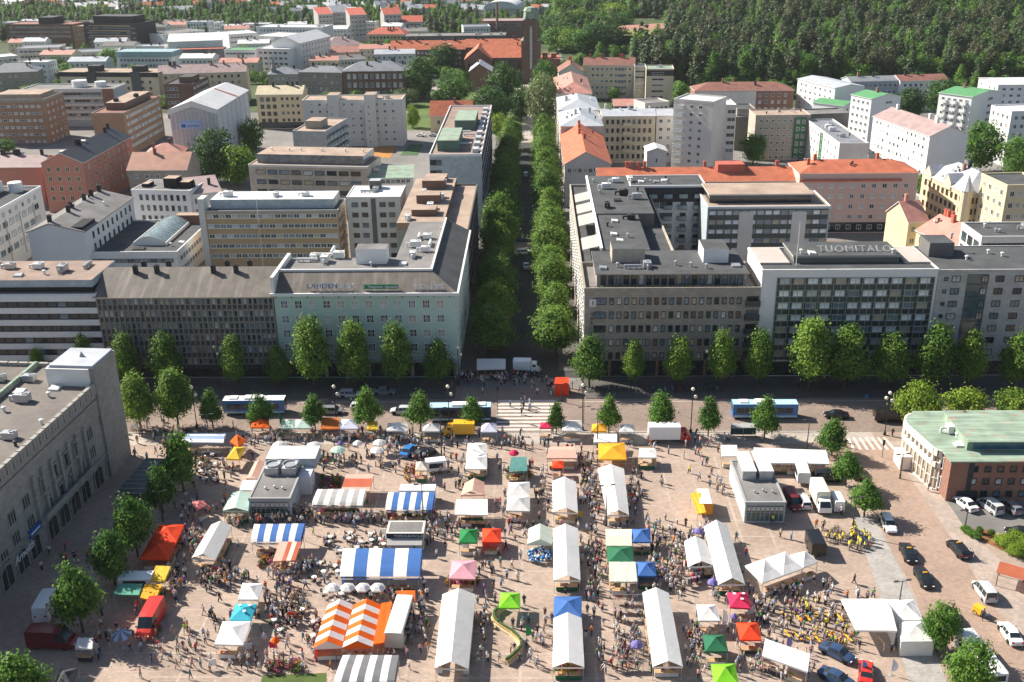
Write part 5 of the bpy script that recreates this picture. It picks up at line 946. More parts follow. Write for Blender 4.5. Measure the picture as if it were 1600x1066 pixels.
# ------------------------------------------------------------------ trees
import numpy as np
BARK = mat('bark', (.10, .075, .055), .95, .3, 2, bump=.4)
LEAF = {'street': leafmat('leaf_street', (.038, .12, .018), (.24, .37, .05), .45), 'dark': leafmat('leaf_dark', (.022, .07, .018), (.09, .18, .035), .4), 'mid': leafmat('leaf_mid', (.036, .115, .018), (.17, .31, .045), .46),
        'conifer': leafmat('needle', (.020, .046, .018), (.085, .125, .045), .2), 'pine': leafmat('needle_pine', (.035, .05, .02), (.12, .125, .055), .2), 'pale': leafmat('leaf_pale', (.09, .13, .05), (.20, .25, .10)), 'bright': leafmat('leaf_bright', (.08, .18, .018), (.28, .38, .04), .42)}
def prof(shape, t):
    if shape == 'cone': return np.minimum(1, (t/.16)**.6)*np.maximum(0, 1-t)**.72*1.12
    if shape == 'tall': return np.minimum(1, (t/.24)**.55)*np.maximum(0, 1-t)**.58*1.06
    if shape == 'round': return np.sqrt(np.maximum(0, 1-(2*t-1)**2))*.98+.02
    if shape == 'conifer': return np.minimum(1, (t/.08)**.6)*(1-t)**.85
    if shape == 'pine': return np.sqrt(np.maximum(0, 1-(1.9*t-.9)**2))*.9
def crown_arrays(seed, shape, z0, z1, R, nc, per, ls, cr, oj=(1.0, .5)):
    r = np.random.RandomState(seed)
    t = r.rand(nc*6); t = t[r.rand(nc*6) < prof(shape, t)/1.05][:nc]; nc = len(t)
    a = r.rand(nc)*2*pi; ph = r.rand(8)*6.28
    lump = 1+.2*np.sin(2*a+ph[0]+5*t)+.17*np.sin(3*a+ph[1]-9*t)+.13*np.sin(5*a+ph[2]+15*t)
    rad = prof(shape, t)*R*lump*(.35+.65*np.sqrt(r.rand(nc)))
    c = np.stack([rad*np.cos(a), rad*np.sin(a), z0+(z1-z0)*t], 1)
    tint = r.rand(nc)**1.2*.8
    ci = np.repeat(np.arange(nc), per); n = len(ci)
    p = c[ci]+r.randn(n, 3)*cr*np.array([1, 1, .75])*(.6+.8*r.rand(nc))[ci][:, None]
    out = p-np.array([0, 0, (z0+z1)/2-(z1-z0)*.25]); out /= np.linalg.norm(out, axis=1)[:, None]+1e-6
    cl = p-c[ci]; cl /= np.linalg.norm(cl, axis=1)[:, None]+1e-6
    nrm = out*.6*oj[0]+cl*.6*oj[0]+r.randn(n, 3)*oj[1]+np.array([0, 0, .3]); nrm /= np.linalg.norm(nrm, axis=1)[:, None]
    u = np.cross(nrm, r.randn(n, 3)); u /= np.linalg.norm(u, axis=1)[:, None]+1e-6; w = np.cross(nrm, u)
    s = ls*(.6+.8*r.rand(n))[:, None]
    v = np.stack([p+u*s*.5, p+w*s*.34, p-u*s*.5, p-w*s*.34], 1).reshape(-1, 3)
    tn = np.clip(tint[ci]+r.rand(n)*.25, 0, 1)
    return v, np.repeat(tn, 4), c
def trunk_mb(seed, H, z0, r0, c, limbs=8):
    b = MB(); rr = random.Random(seed); top = Vector((rr.uniform(-.2, .2), rr.uniform(-.2, .2), H*.82)); mid = Vector((rr.uniform(-.1, .1), rr.uniform(-.1, .1), z0+.2))
    b.tube((0, 0, -.05), mid, r0*1.15, r0*.8, 7); b.tube(mid, top, r0*.8, r0*.15, 7)
    for k in range(min(limbs, len(c))):
        q = Vector(c[rr.randrange(len(c))]); z = max(z0, q.z-rr.uniform(.8, 2.5)); f = (z-mid.z)/max(.1, top.z-mid.z); b.tube(mid.lerp(top, max(0, min(.95, f))), q, r0*.3, r0*.06, 5)
    return b
def add_tint(me, tn):
    at = me.attributes.new('tint', 'FLOAT', 'POINT'); at.data.foreach_set('value', np.asarray(tn, dtype=np.float32))
def quads(name, v, tn, m):
    n = len(v)//4; me = bpy.data.meshes.new(name); me.vertices.add(len(v)); me.vertices.foreach_set('co', v.astype(np.float32).ravel())
    me.loops.add(n*4); me.loops.foreach_set('vertex_index', np.arange(n*4, dtype=np.int32)); me.polygons.add(n)
    me.polygons.foreach_set('loop_start', np.arange(0, n*4, 4, dtype=np.int32)); me.polygons.foreach_set('loop_total', np.full(n, 4, dtype=np.int32))
    me.materials.append(m); me.update(calc_edges=True); add_tint(me, tn); return me
SPEC = {  # shape, H, crown base, R, clumps, leaves each, leaf size, clump radius, trunk radius, leaf material
    'small': ('cone', 5.6, 1.6, 1.95, 130, 46, .30, .40, .13, 'mid', 3), 'front': ('tall', 10.5, 2.6, 3.3, 200, 50, .40, .56, .2, 'street', 4), 'avenue': ('tall', 13.5, 3.0, 4.3, 240, 50, .46, .7, .26, 'street', 4),
    'round': ('round', 10, 1.8, 4.6, 170, 30, .6, .8, .25, 'mid', 3), 'dark': ('round', 15, 2.2, 6.0, 190, 30, .75, 1.0, .35, 'dark', 3), 'pale': ('round', 11, 1.5, 4.8, 150, 30, .6, .8, .25, 'pale', 1), 'bright': ('round', 9, 1.4, 4.4, 150, 30, .6, .8, .25, 'bright', 2),
    'spruce': ('conifer', 19, 1.5, 3.4, 150, 22, .8, .6, .25, 'conifer', 3), 'pine': ('pine', 18, 7.5, 3.2, 80, 24, .8, .8, .25, 'pine', 2), 'birch': ('tall', 16, 3.0, 3.6, 110, 24, .8, .8, .18, 'mid', 2)}
TV = {}
for kn, (sh, H, z0, R, nc, per, ls, cr, tr, lm, nv) in SPEC.items():
    TV[kn] = []
    for k in range(nv):
        v, tn, c = crown_arrays(sum(map(ord, kn))+k*17, sh, z0, H, R, nc, per, ls, cr)
        TV[kn].append((trunk_mb(k, H, z0, tr, c).mesh('trunk', BARK), quads('crown', v, tn, LEAF[lm])))
trr = random.Random(4)
def tree_at(x, y, z, H, R, kind, label, group, name='street_tree'):
    sp = SPEC[kind]; tm, cm = trr.choice(TV[kind]); o = thing(name, label, 'tree', (x, y, z), trr.uniform(0, 6.28), group)
    o.scale = (R/sp[3], R/sp[3], H/sp[1]); ob('trunk', tm, o); ob('crown', cm, o); return o
def tree_px(px, pyb, pyt, wpx, kind, label, group, name='street_tree', z=0):
    q = G(px, pyb, z); H = W(px, pyt, q.y).z-z; s = F/((q-CAM).dot(FW)); return tree_at(q.x, q.y, z, H*1.02, wpx/2/s*.98, kind, label, group, name)
def ordn(i):
    n = i+1; return ORD[i] if i < 20 else str(n)+('th' if 10 < n % 100 < 14 else {1: 'st', 2: 'nd', 3: 'rd'}.get(n % 10, 'th'))
ORD = ['first', 'second', 'third', 'fourth', 'fifth', 'sixth', 'seventh', 'eighth', 'ninth', 'tenth', 'eleventh', 'twelfth', 'thirteenth', 'fourteenth', 'fifteenth', 'sixteenth', 'seventeenth', 'eighteenth', 'nineteenth', 'twentieth']
for i, (x, yb, yt, w) in enumerate(((65, 600, 547, 26), (140, 605, 526, 32), (203, 608, 526, 44), (265, 608, 523, 46), (370, 608, 526, 40), (437, 605, 545, 40), (491, 608, 498, 60), (556, 608, 508, 56), (622, 608, 506, 52), (686, 606, 535, 44))):
    tree_px(x, yb, yt, w, 'front', ORD[i]+' street tree from the left in the row before the left facades', 'street trees before the front facades')
for i, (x, yb, yt, w) in enumerate(((921, 606, 528, 54), (990, 604, 533, 32), (1059, 606, 528, 44), (1125, 606, 518, 42), (1183, 606, 516, 46), (1262, 610, 503, 66), (1318, 610, 513, 62), (1385, 610, 522, 56), (1455, 610, 508, 60), (1508, 608, 518, 48), (1580, 610, 524, 50))):
    tree_px(x, yb, yt, w, 'front', ORD[i]+' street tree from the left in the row before the right facades', 'street trees before the front facades')
for i, (x, yb, yt, w) in enumerate(((220, 672, 586, 52), (279, 668, 581, 56), (333, 668, 613, 32), (410, 672, 618, 34), (493, 672, 620, 32), (576, 673, 610, 36), (657, 673, 616, 35), (738, 671, 624, 32), (869, 678, 630, 25), (951, 677, 622, 30), (1031, 674, 616, 38), (1106, 682, 624, 33), (1194, 684, 624, 38))):
    tree_px(x, yb, yt, w, 'front' if i < 2 else 'small', ORD[i]+' small tree from the left in the row along the market kerb', 'small trees along the market kerb')
for l, x, yb, yt, w, k in (('small tree beside the white market tent and crossing', 1299, 712, 658, 42, 'small'), ('small tree between the black cars and the caravan', 1321, 760, 706, 36, 'small'), ('small tree above the parked white car', 1350, 808, 750, 42, 'small'),
                     ('shaded tree beside the blue and white awning', 287, 768, 680, 52, 'small'), ('shaded tree behind the small red canopy', 255, 802, 731, 40, 'small'), ('shaded tree left of the red double canopy', 216, 870, 776, 52, 'small'), ('shaded tree behind the white stall trailer', 180, 914, 830, 54, 'small'), ('dark tree beside the white van', 130, 988, 884, 60, 'small'), ('tree at the bottom left corner', 40, 1115, 1026, 70, 'small'),
                     ('round tree beside the white square tent and taxis', 1465, 1018, 948, 48, 'round'), ('round tree over the white bus at the bottom right', 1510, 1096, 1012, 64, 'round'), ('round bushy tree left of the copper roof', 1430, 668, 602, 54, 'bright'), ('wide bushy tree behind the copper roof', 1506, 664, 612, 54, 'bright'), ('bushy tree behind the copper roof at the right edge', 1582, 664, 612, 46, 'bright')):
    tree_px(x, yb, yt, w, k, l, None)
for i in range(16):
    for s_, X in ((0, -9.3), (1, 4.6)):
        if s_ == 0 and i == 8: continue
        Y = 209+i*14.5+trr.uniform(-1.5, 1.5); tree_at(X+trr.uniform(-.5, .5), Y, 0.1, trr.uniform(11, 14.5), trr.uniform(4.1, 5.2), 'avenue', f"{ORD[i]} avenue tree from the market on the {'right' if s_ else 'left'} side of the avenue", 'trees lining the avenue', 'avenue_tree')
# trees in the town
TT = [('dark', 790, 184, 106, 46, 'tall dark park tree before the town hall wing'), ('dark', 765, 196, 140, 56, 'broad dark park tree below the brick gable'), ('round', 852, 168, 100, 36, 'park tree right of the town hall tower'), ('pale', 850, 200, 119, 46, 'greyish willow-like park tree beside the avenue'), ('dark', 815, 190, 140, 36, 'dark tree in the middle of the park'), ('round', 716, 160, 124, 40, 'tree left of the brick gable'), ('dark', 656, 156, 95, 44, 'big tree at the corner of the brick school'), ('dark', 692, 116, 72, 44, 'dark tree before the orange roofs'), ('pale', 634, 166, 140, 38, 'pale silvery shrub tree beside the stair-towered block'), ('bright', 645, 200, 168, 20, 'small tree in the yard left of the orange-roofed ochre house'), ('dark', 702, 140, 118, 28, 'low dark tree by the park path'), ('bright', 780, 215, 180, 26, 'small tree where park and avenue meet'),
      ('dark', 340, 285, 207, 62, 'dark tree group right of the terracotta roof'), ('bright', 373, 290, 232, 50, 'bright green maple beside the beige commercial building'), ('round', 396, 245, 188, 30, 'tree at the right corner of the scaffolded building'), ('dark', 318, 270, 235, 40, 'dark tree before the scaffold sheeting'), ('round', 8, 240, 220, 30, 'small tree at the left edge by the orange brick block'),
      ('round', 175, 112, 78, 34, 'tree before the teal storey'), ('round', 70, 125, 98, 26, 'tree beside the dark pitched roofs'), ('round', 90, 118, 92, 28, 'tree left of the mansard house'), ('round', 120, 110, 88, 26, 'tree before the white terrace row'), ('bright', 145, 106, 90, 20, 'small tree in the white terraces'), ('round', 1118, 252, 210, 34, 'tree below the tall white tower'), ('round', 1176, 258, 212, 36, 'tree before the beige panel block'), ('bright', 1080, 258, 236, 26, 'bush at the foot of the tall white tower'), ('bright', 1098, 254, 232, 24, 'second bush at the foot of the white tower'),
      ('dark', 1468, 182, 126, 48, 'dark green tree between the two green-roofed towers'), ('dark', 1420, 192, 140, 40, 'dark tree right of the left green-roofed tower'), ('round', 1530, 268, 196, 52, 'big tree right of the pink-roofed slab block'), ('round', 1585, 280, 218, 50, 'big tree at the right edge above the ornate house'), ('bright', 1480, 205, 178, 30, 'light tree behind the pink-roofed slab block'), ('round', 1500, 212, 182, 30, 'tree below the rounded balconies'), ('round', 1562, 245, 188, 44, 'tree below the green-roofed tower at the right'), ('round', 1597, 180, 148, 30, 'tree at the right edge beside the white tower'), ('dark', 935, 300, 276, 14, 'small tree in the yard by the orange roof'), ('round', 1440, 310, 272, 22, 'tree at the corner of the pink building')]
for k, x, yb, yt, w, l in TT: tree_px(x, yb, yt, w, k, l, None, 'broadleaf_tree')
for i in range(24):
    x = 350+i*15.5+trr.uniform(-4, 4); y = 104-i*.5+trr.uniform(-3, 3); tree_px(x, y, y-trr.uniform(22, 30), trr.uniform(26, 34), trr.choice(['round', 'dark', 'bright']), ordn(i)+' tree from the left in the line above the grey school roof', 'line of trees across the town', 'broadleaf_tree')
for i in range(16):
    x = 258+(i % 8)*18+trr.uniform(-5, 5); y = (98 if i < 8 else 104)+trr.uniform(-3, 3); tree_px(x, y, y-trr.uniform(16, 22), trr.uniform(20, 26), 'round', 'tree in the street before the teal and red roofs', 'trees before the teal and red roofs', 'broadleaf_tree')
for i in range(18):
    x = 875+(i % 6)*17+trr.uniform(-6, 6); y = 84-(i//6)*22+trr.uniform(-5, 5); tree_px(x, y, y-trr.uniform(34, 46), trr.uniform(36, 46), trr.choice(['round', 'bright', 'dark']), ordn(i)+' broad park tree from the lower left, right of the town hall tower', 'park trees right of the town hall tower', 'broadleaf_tree')
for i in range(22):
    x = 1240+i*16.5+trr.uniform(-5, 5); y = 128-abs(i-10)*.4+trr.uniform(-3, 4); q = G(x, y, 4); z = hz(q.x, q.y); tree_px(x, y, y-trr.uniform(28, 42), trr.uniform(28, 42), trr.choice(['round', 'bright', 'round', 'dark']), ordn(i)+' light green tree from the left along the edge of the dark wood', 'trees at the edge of the wood', 'broadleaf_tree', z)
for i in range(40):
    x = 1010+i*15+trr.uniform(-5, 5); y = 133+trr.uniform(-6, 6)-(17 if x > 1225 else 0); q = G(x, y, 4); z = hz(q.x, q.y); tree_px(x, y, y-trr.uniform(50, 66), trr.uniform(22, 30), trr.choice(['spruce', 'spruce', 'birch', 'pine']), ordn(i)+' tall tree from the left in the front rank of the dark wood', 'front rank of the wood', 'wood_tree', z)
# the wood itself and the far belt of trees: one mass
pts = []; wr = random.Random(77)
def blocked(x, y, m):
    for (A, ux, uy, L, D) in FOOT:
        dx, dy = x-A.x, y-A.y; a = dx*ux.x+dy*ux.y; c = dx*uy.x+dy*uy.y
        if -m < a < L+m and -m < c < D+m: return True
    return False
BLW = [('white', 'white', 'white flat-roofed block'), ('offwhite', 'greyfelt', 'off-white block with grey roof'), ('cream', 'pink', 'cream block with pale red roof'), ('white', 'silver', 'white block with metal roof')]; ORB = {}
for i in range(130):      # further blocks packed into the far left town
    px, py = wr.uniform(0, 640), wr.uniform(34, 100); h_ = wr.uniform(9, 14); q = G(px, py, h_)
    if blocked(q.x+8, q.y+6, 10) or len(ORB) > 60: continue
    w_, r_, l_ = wr.choice(BLW); ORB[i] = 1
    bld('town_block', 'low '+l_+' packed into the far left town', Vector((q.x, q.y, 0)), Vector((q.x+wr.uniform(14, 24), q.y+wr.uniform(-3, 3), 0)), h_, wr.uniform(10, 14), w_, 'gable' if wr.random() < .5 else 'flat', r_, rh=2, chim=2, snap=0, group=l_+'s in the far left town', F=[('f', 7, 3, dict(gl='dark')), ('r', 4, 3, dict(gl='dark'))])
for i in range(8200):      # hill on the right
    x, y = wr.uniform(20, 720), wr.uniform(575, 1330); z = hz(x, y); p = PX((x, y, z))
    if not (868 < p[0] < 1680 and -70 < p[1] < 134) or blocked(x, y, 5): continue
    if 962 < p[0] < 1042 and 32 < p[1] < 80: continue
    if p[0] < 990 and p[1] > 80: continue
    pts.append((x, y, z, wr.uniform(.75, 1.2), wr.choices(range(4), (5, 3, 4, 3) if p[0] > 1000 else (1, 1, 3, 6))[0]))
for i in range(7500):      # far plain on the left
    x, y = wr.uniform(-560, 60), wr.uniform(700, 1500); p = PX((x, y, 0))
    if not (-40 < p[0] < 960 and -60 < p[1] < 66) or blocked(x, y, 6): continue
    dens = 1.0 if p[1] < 24 or p[0] < 260 else .45
    if 500 < p[0] < 830 and p[1] < 30: dens = .38
    if wr.random() > dens: continue
    pts.append((x, y, 0, wr.uniform(.5, .85), wr.choices(range(4), (2, 1, 5, 5))[0]))
for i in range(2200):       # gardens and yards inside the town
    x, y = wr.uniform(-330, 330), wr.uniform(400, 760); p = PX((x, y, 0))
    if not (-30 < p[0] < 1640 and p[1] < 170) or blocked(x, y, 4) or -18 < x < 13: continue
    if wr.random() < .45: pts.append((x, y, 0, wr.uniform(.45, .85), wr.choice([3, 3, 3, 2])))
me = bpy.data.meshes.new('wood'); me.from_pydata([p[:3] for p in pts], [], [])
for nm, ty, k in (('size', 'FLOAT', 3), ('kind', 'INT', 4)): me.attributes.new(nm, ty, 'POINT').data.foreach_set('value', [p[k] for p in pts])
me.attributes.new('spin', 'FLOAT', 'POINT').data.foreach_set('value', [wr.uniform(0, 6.28) for p in pts])
wood = ob('wood', me); wood['kind'] = 'stuff'; wood['label'] = 'dense mixed wood on the hill and tree belt on the far plain'
src = []
for kn, nc, per, ls, sd in (('spruce', 95, 14, 1.1, 1), ('pine', 46, 20, .95, 2), ('birch', 70, 18, 1.0, 3), ('round', 80, 18, 1.0, 5)):
    sh, H, z0, R, _, _, _, cr, tr, lm, nv = SPEC[kn]; v, tn, c = crown_arrays(sd, sh, z0, H, R, nc, per, ls, cr*1.1, (1.6, .3))
    m2 = quads('wood_'+kn, v, tn, LEAF[lm]); src.append(bpy.data.objects.new('wood_source_'+kn, m2))
ng = bpy.data.node_groups.new('scatter_wood', 'GeometryNodeTree'); ng.interface.new_socket('Geometry', in_out='INPUT', socket_type='NodeSocketGeometry'); ng.interface.new_socket('Geometry', in_out='OUTPUT', socket_type='NodeSocketGeometry')
N, LK = ng.nodes, ng.links; gi, go = N.new('NodeGroupInput'), N.new('NodeGroupOutput'); ip = N.new('GeometryNodeInstanceOnPoints'); jn = N.new('GeometryNodeJoinGeometry')
for s_ in reversed(src):
    oi = N.new('GeometryNodeObjectInfo'); oi.inputs['Object'].default_value = s_; oi.inputs['As Instance'].default_value = True; LK.new(oi.outputs['Geometry'], jn.inputs[0])
def nattr(n, t):
    a = N.new('GeometryNodeInputNamedAttribute'); a.data_type = t; a.inputs['Name'].default_value = n; return a.outputs[0]
cx = N.new('ShaderNodeCombineXYZ'); LK.new(nattr('spin', 'FLOAT'), cx.inputs[2])
ip.inputs['Pick Instance'].default_value = True
LK.new(gi.outputs[0], ip.inputs['Points']); LK.new(jn.outputs[0], ip.inputs['Instance']); LK.new(nattr('kind', 'INT'), ip.inputs['Instance Index']); LK.new(cx.outputs[0], ip.inputs['Rotation']); LK.new(nattr('size', 'FLOAT'), ip.inputs['Scale']); LK.new(ip.outputs[0], go.inputs[0])
md = wood.modifiers.new('scatter', 'NODES'); md.node_group = ng
# ------------------------------------------------------------------ market stalls and tents
FC = {'white': (.80, .79, .77), 'offwhite': (.66, .65, .63), 'grey': (.42, .41, .40), 'dgrey': (.20, .20, .21), 'blue': (.06, .16, .43), 'lblue': (.35, .48, .72), 'orange': (.85, .14, .012), 'dorange': (.55, .16, .03), 'amber': (.80, .40, .03), 'yellow': (.72, .48, .05), 'red': (.85, .07, .02),
      'crimson': (.62, .03, .10), 'pink': (.72, .36, .42), 'salmon': (.70, .42, .34), 'green': (.02, .22, .06), 'dgreen': (.03, .16, .08), 'sage': (.14, .40, .29), 'lime': (.22, .62, .03), 'teal': (.10, .26, .24), 'mint': (.50, .66, .57), 'cyan': (.05, .42, .55), 'cream': (.72, .66, .54), 'charcoal': (.07, .07, .08), 'purple': (.20, .17, .42), 'palegreen': (.60, .66, .56), 'rust': (.50, .13, .07), 'lilac': (.62, .62, .74), 'rose': (.62, .20, .20)}
def fab(c): return fabric('canvas_'+c, FC[c])
STEEL = mat('steel_pole', (.45, .45, .46), .4, .08, metal=.4); WOODM = mat('table_wood', (.42, .27, .15), .8, .15, 2)
ZONES = []      # (polygon, short name) footprints
CRATES = []
def leg_mesh(z):
    k = ('leg', round(z, 1))
    if k not in WM: b = MB(); b.tube((0, 0, 0), (0, 0, z), .04, .04, 6); b.box(-.09, .09, -.09, .09, 0, .02); WM[k] = b.mesh('leg', STEEL)
    return WM[k]
def stall(short, label, quad, kind, cols, ze=2.3, zr=.9, n=1, axis='v', stripes=0, along='u', walls='', wallc=None, goods='front', legs=True, cat='tent', name='market_tent', val=.25, group=None):
    P = [G(x, y, ze) for x, y in quad]; c = sum(P, Vector())/4; base = Vector((c.x, c.y, .02))
    o = thing(name, label, cat, base, 0, group); L = [p-base for p in P]
    cols = cols if isinstance(cols, (list, tuple)) else [cols]; mats = [fab(x) for x in cols]
    def S(u, v, h=0):
        p = L[0].lerp(L[1], u).lerp(L[3].lerp(L[2], u), v); return Vector((p.x, p.y, ze+h))
    b = MB(); rr = random.Random(int(c.x*31+c.y*17))
    if kind == 'pyr':
        for k in range(n):
            u0, u1, v0, v1 = (k/n, (k+1)/n, 0, 1) if axis == 'u' else (0, 1, k/n, (k+1)/n)
            um, vm = (u0+u1)/2, (v0+v1)/2; co = [(u0, v0), (u1, v0), (u1, v1), (u0, v1)]; mi = k % len(mats)
            for i in range(4):
                a, d = co[i], co[(i+1) % 4]; md_ = ((a[0]+d[0])/2, (a[1]+d[1])/2)
                h1 = [((q[0]+um)/2, (q[1]+vm)/2) for q in (a, md_, d)]
                A, M_, D_ = S(*a), S(*md_, -.03), S(*d); a1, m1, d1 = S(*h1[0], zr*.45), S(*h1[1], zr*.41), S(*h1[2], zr*.45); ap = S(um, vm, zr)
                for q in ((A, M_, m1, a1), (M_, D_, d1, m1), (a1, m1, ap), (m1, d1, ap)): b.poly(q, mi)
    else:
        nu = max(stripes, 2) if (stripes and along == 'u') else (2 if kind == 'gy' else 4); nv = max(stripes, 2) if (stripes and along == 'v') else (8 if kind in ('barrel', 'gy') else 2)
        if kind == 'barrel': nv = max(nv, 8)
        if kind == 'gy' and stripes and along == 'u': nu = stripes*2
        if kind == 'gx' and nv % 2: nv += 1
        def H(u, v):
            if kind == 'gy': return zr*(1-abs(2*u-1))
            if kind == 'gx': return zr*(1-abs(2*v-1))
            if kind == 'barrel': return zr*sqrt(max(0, 1-(v*.97)**2))
            return zr*.35*(1-v)
        jit = {}
        def Q(i, k):
            if (i, k) not in jit: jit[i, k] = (rr.uniform(-.035, .035) if 0 < i < nu or 0 < k < nv else 0)
            return S(i/nu, k/nv, H(i/nu, k/nv)+jit[i, k])
        for i in range(nu):
            for k in range(nv):
                mi = (i if along == 'u' else k) % len(mats) if stripes else 0
                b.poly([Q(i, k), Q(i+1, k), Q(i+1, k+1), Q(i, k+1)], mi)
        if kind == 'gy':
            for v in (0, 1): b.poly([S(0, v), S(.5, v, zr-.02), S(1, v)], 0) if v == 0 or 'g' in walls else None
        if kind == 'gx': b.poly([S(0, 0), S(0, .5, zr-.02), S(0, 1)]); b.poly([S(1, 0), S(1, .5, zr-.02), S(1, 1)])
        if kind == 'barrel':
            for u in (0, 1):
                for k in range(nv): b.poly([S(u, k/nv, H(u, k/nv)), S(u, (k+1)/nv, H(u, (k+1)/nv)), S(u, (k+1)/nv, -.3), S(u, k/nv, -.3)], 0 if u == 0 else (stripes-1) % len(mats))
    for a, d in (((0, 0), (1, 0)), ((1, 0), (1, 1)), ((1, 1), (0, 1)), ((0, 1), (0, 0))):     # valance
        if kind == 'barrel' and (a[1] == 0 or d[1] == 0): continue
        m_ = max(1, stripes if stripes and ((along == 'u' and a[1] == d[1]) or (along == 'v' and a[0] == d[0])) else 1)
        for i in range(m_):
            f0, f1 = i/m_, (i+1)/m_; q0 = (a[0]+(d[0]-a[0])*f0, a[1]+(d[1]-a[1])*f0); q1 = (a[0]+(d[0]-a[0])*f1, a[1]+(d[1]-a[1])*f1)
            mi = i % len(mats) if (d[0] > a[0] or d[1] > a[1]) else (m_-1-i) % len(mats)
            b.poly([S(*q0, .0), S(*q1, .0), S(*q1, -val), S(*q0, -val)], mi if m_ > 1 else 0)
    b.build('canopy', mats, o)
    if legs:
        for u, v in ((.02, .02), (.98, .02), (.98, .98), (.02, .98)): q = S(u, v, -.0); ob('leg', leg_mesh(ze), o, (q.x, q.y, 0))
        ln = (L[3]-L[0]).length
        if ln > 6:
            for k in range(1, int(ln/3)):
                for u in (.02, .98): q = S(u, k/int(ln/3)); ob('leg', leg_mesh(ze), o, (q.x, q.y, 0))
    wm = fab(wallc or cols[0])
    for w in walls:
        if w in 'blrf':
            u0, v0, u1, v1 = {'b': (.02, .02, .98, .02), 'l': (.02, .02, .02, .98), 'r': (.98, .02, .98, .98), 'f': (.02, .98, .98, .98)}[w]
            w_ = MB(); n_ = 5
            for i in range(n_):
                a, d = S(u0+(u1-u0)*i/n_, v0+(v1-v0)*i/n_), S(u0+(u1-u0)*(i+1)/n_, v0+(v1-v0)*(i+1)/n_); a.z = d.z = 0
                w_.poly([a, d, d+Vector((0, 0, ze-.02)), a+Vector((0, 0, ze-.02))])
            w_.build('side_wall', wm, o)
    if goods:
        for side in goods.split('+'):
            (u0, v0), (u1, v1), nrm = {'front': ((.08, .93), (.92, .93), (0, 1)), 'left': ((.1, .1), (.1, .9), (-1, 0)), 'right': ((.9, .1), (.9, .9), (1, 0)), 'mid': ((.15, .5), (.85, .5), (0, 0))}[side]
            a, d = S(u0, v0), S(u1, v1); a.z = d.z = 0; ln = (d-a).length; m_ = max(1, round(ln/2.2)); dv = (d-a).normalized(); pv = Vector((-dv.y, dv.x, 0))
            for i in range(m_):
                q = a.lerp(d, (i+.5)/m_); t = MB(); hw, hd = ln/m_/2-.04, .4
                cn = [q+dv*sx*hw+pv*sy*hd for sx, sy in ((-1, -1), (1, -1), (1, 1), (-1, 1))]
                t.prism([(x.x, x.y) for x in cn], .72, .78, 0); t.prism([(x.x, x.y) for x in [q+dv*sx*(hw-.02)+pv*sy*(hd-.02) for sx, sy in ((-1, -1), (1, -1), (1, 1), (-1, 1))]], .12, .72, 1)
                t.build('counter', [WOODM, fab(rr.choice(['white', 'offwhite', 'cream', 'dgreen', 'charcoal']))], o)
                for k in range(2): w0 = base+q+dv*rr.uniform(-.7, .7)*hw+pv*rr.uniform(-.12, .12); CRATES.append((w0.x, w0.y, base.z+.78, atan2(dv.y, dv.x), short, rr.random()))
    ZONES.append(([(p.x, p.y) for p in P], short)); return o, S
W_ = 'white'
def ST(*a, **k): return stall(*a, **k)
ST('double white pop-up tent', 'two joined white peaked tents with stacked jars below the yellow van', [(731, 693), (761, 693), (761, 733), (727, 733)], 'pyr', W_, n=2, goods='front+right')
ST('salmon pink gabled tent', 'salmon pink gabled tent behind the flat white canopy', [(726, 755), (757, 754), (757, 773), (720, 774)], 'gy', 'salmon')
ST('flat white canopy', 'flat white canopy in front of the salmon pink tent', [(713, 783), (762, 783), (762, 805), (711, 804)], 'flat', W_, goods='front+mid')
ST('grey striped awning', 'grey and white striped curved awning over potted plants', [(497, 772), (572, 772), (566, 792), (487, 791)], 'barrel', [W_, 'grey'], stripes=9, goods='front+mid', name='market_awning', cat='awning')
ST('rust striped awning', 'rust red awning with a pink striped edge behind the grey striped awning', [(541, 744), (584, 744), (577, 768), (532, 768)], 'flat', ['salmon', 'rust', 'rust', 'salmon'], stripes=4, along='v', name='market_awning', cat='awning')
ST('small blue striped awning', 'blue and white striped curved awning with yellow flowers before the white trailer', [(607, 777), (680, 777), (675, 799), (602, 799)], 'barrel', [W_, 'blue'], stripes=8, goods='front+right', name='market_awning', cat='awning')
ST('big blue striped tent', 'large blue and white striped marquee with blue front wall', [(537, 868), (660, 868), (656, 904), (531, 904)], 'barrel', [W_, 'blue'], stripes=6, walls='bl', wallc='blue', goods='front', ze=2.5, zr=1.2)
ST('left orange striped tent', 'left orange and white striped gabled cafe tent with red base', [(512, 946), (552, 945), (534, 1011), (489, 1013)], 'gy', ['white', 'orange'], stripes=8, along='v', walls='lg', wallc='red', zr=1.0, goods='front+mid')
ST('right orange striped tent', 'right orange and white striped gabled cafe tent beside the orange awning', [(553, 945), (595, 945), (582, 1011), (535, 1012)], 'gy', ['orange', 'white'], stripes=8, along='v', walls='g', wallc='red', zr=1.0, goods='front+mid')
ST('orange trailer awning', 'plain orange awning between the striped tents and the cream trailer', [(596, 946), (613, 943), (600, 1004), (583, 1007)], 'flat', 'orange', ze=2.5, goods='', name='market_awning', cat='awning')
ST('small orange canopy', 'small flat orange canopy behind the cream trailer', [(621, 926), (649, 926), (648, 939), (620, 939)], 'flat', 'orange', ze=2.6, name='market_awning', cat='awning')
ST('black striped awning', 'dark grey and white striped curved awning at the bottom edge', [(537, 1036), (624, 1036), (616, 1075), (520, 1075)], 'barrel', [W_, 'dgrey'], stripes=8, zr=1.2, name='market_awning', cat='awning')
ST('long grey-white tent', 'long greyish white gabled tent right of the cream trailer', [(691, 929), (743, 929), (732, 1046), (679, 1044)], 'gy', 'offwhite', goods='right+left', zr=1.1)
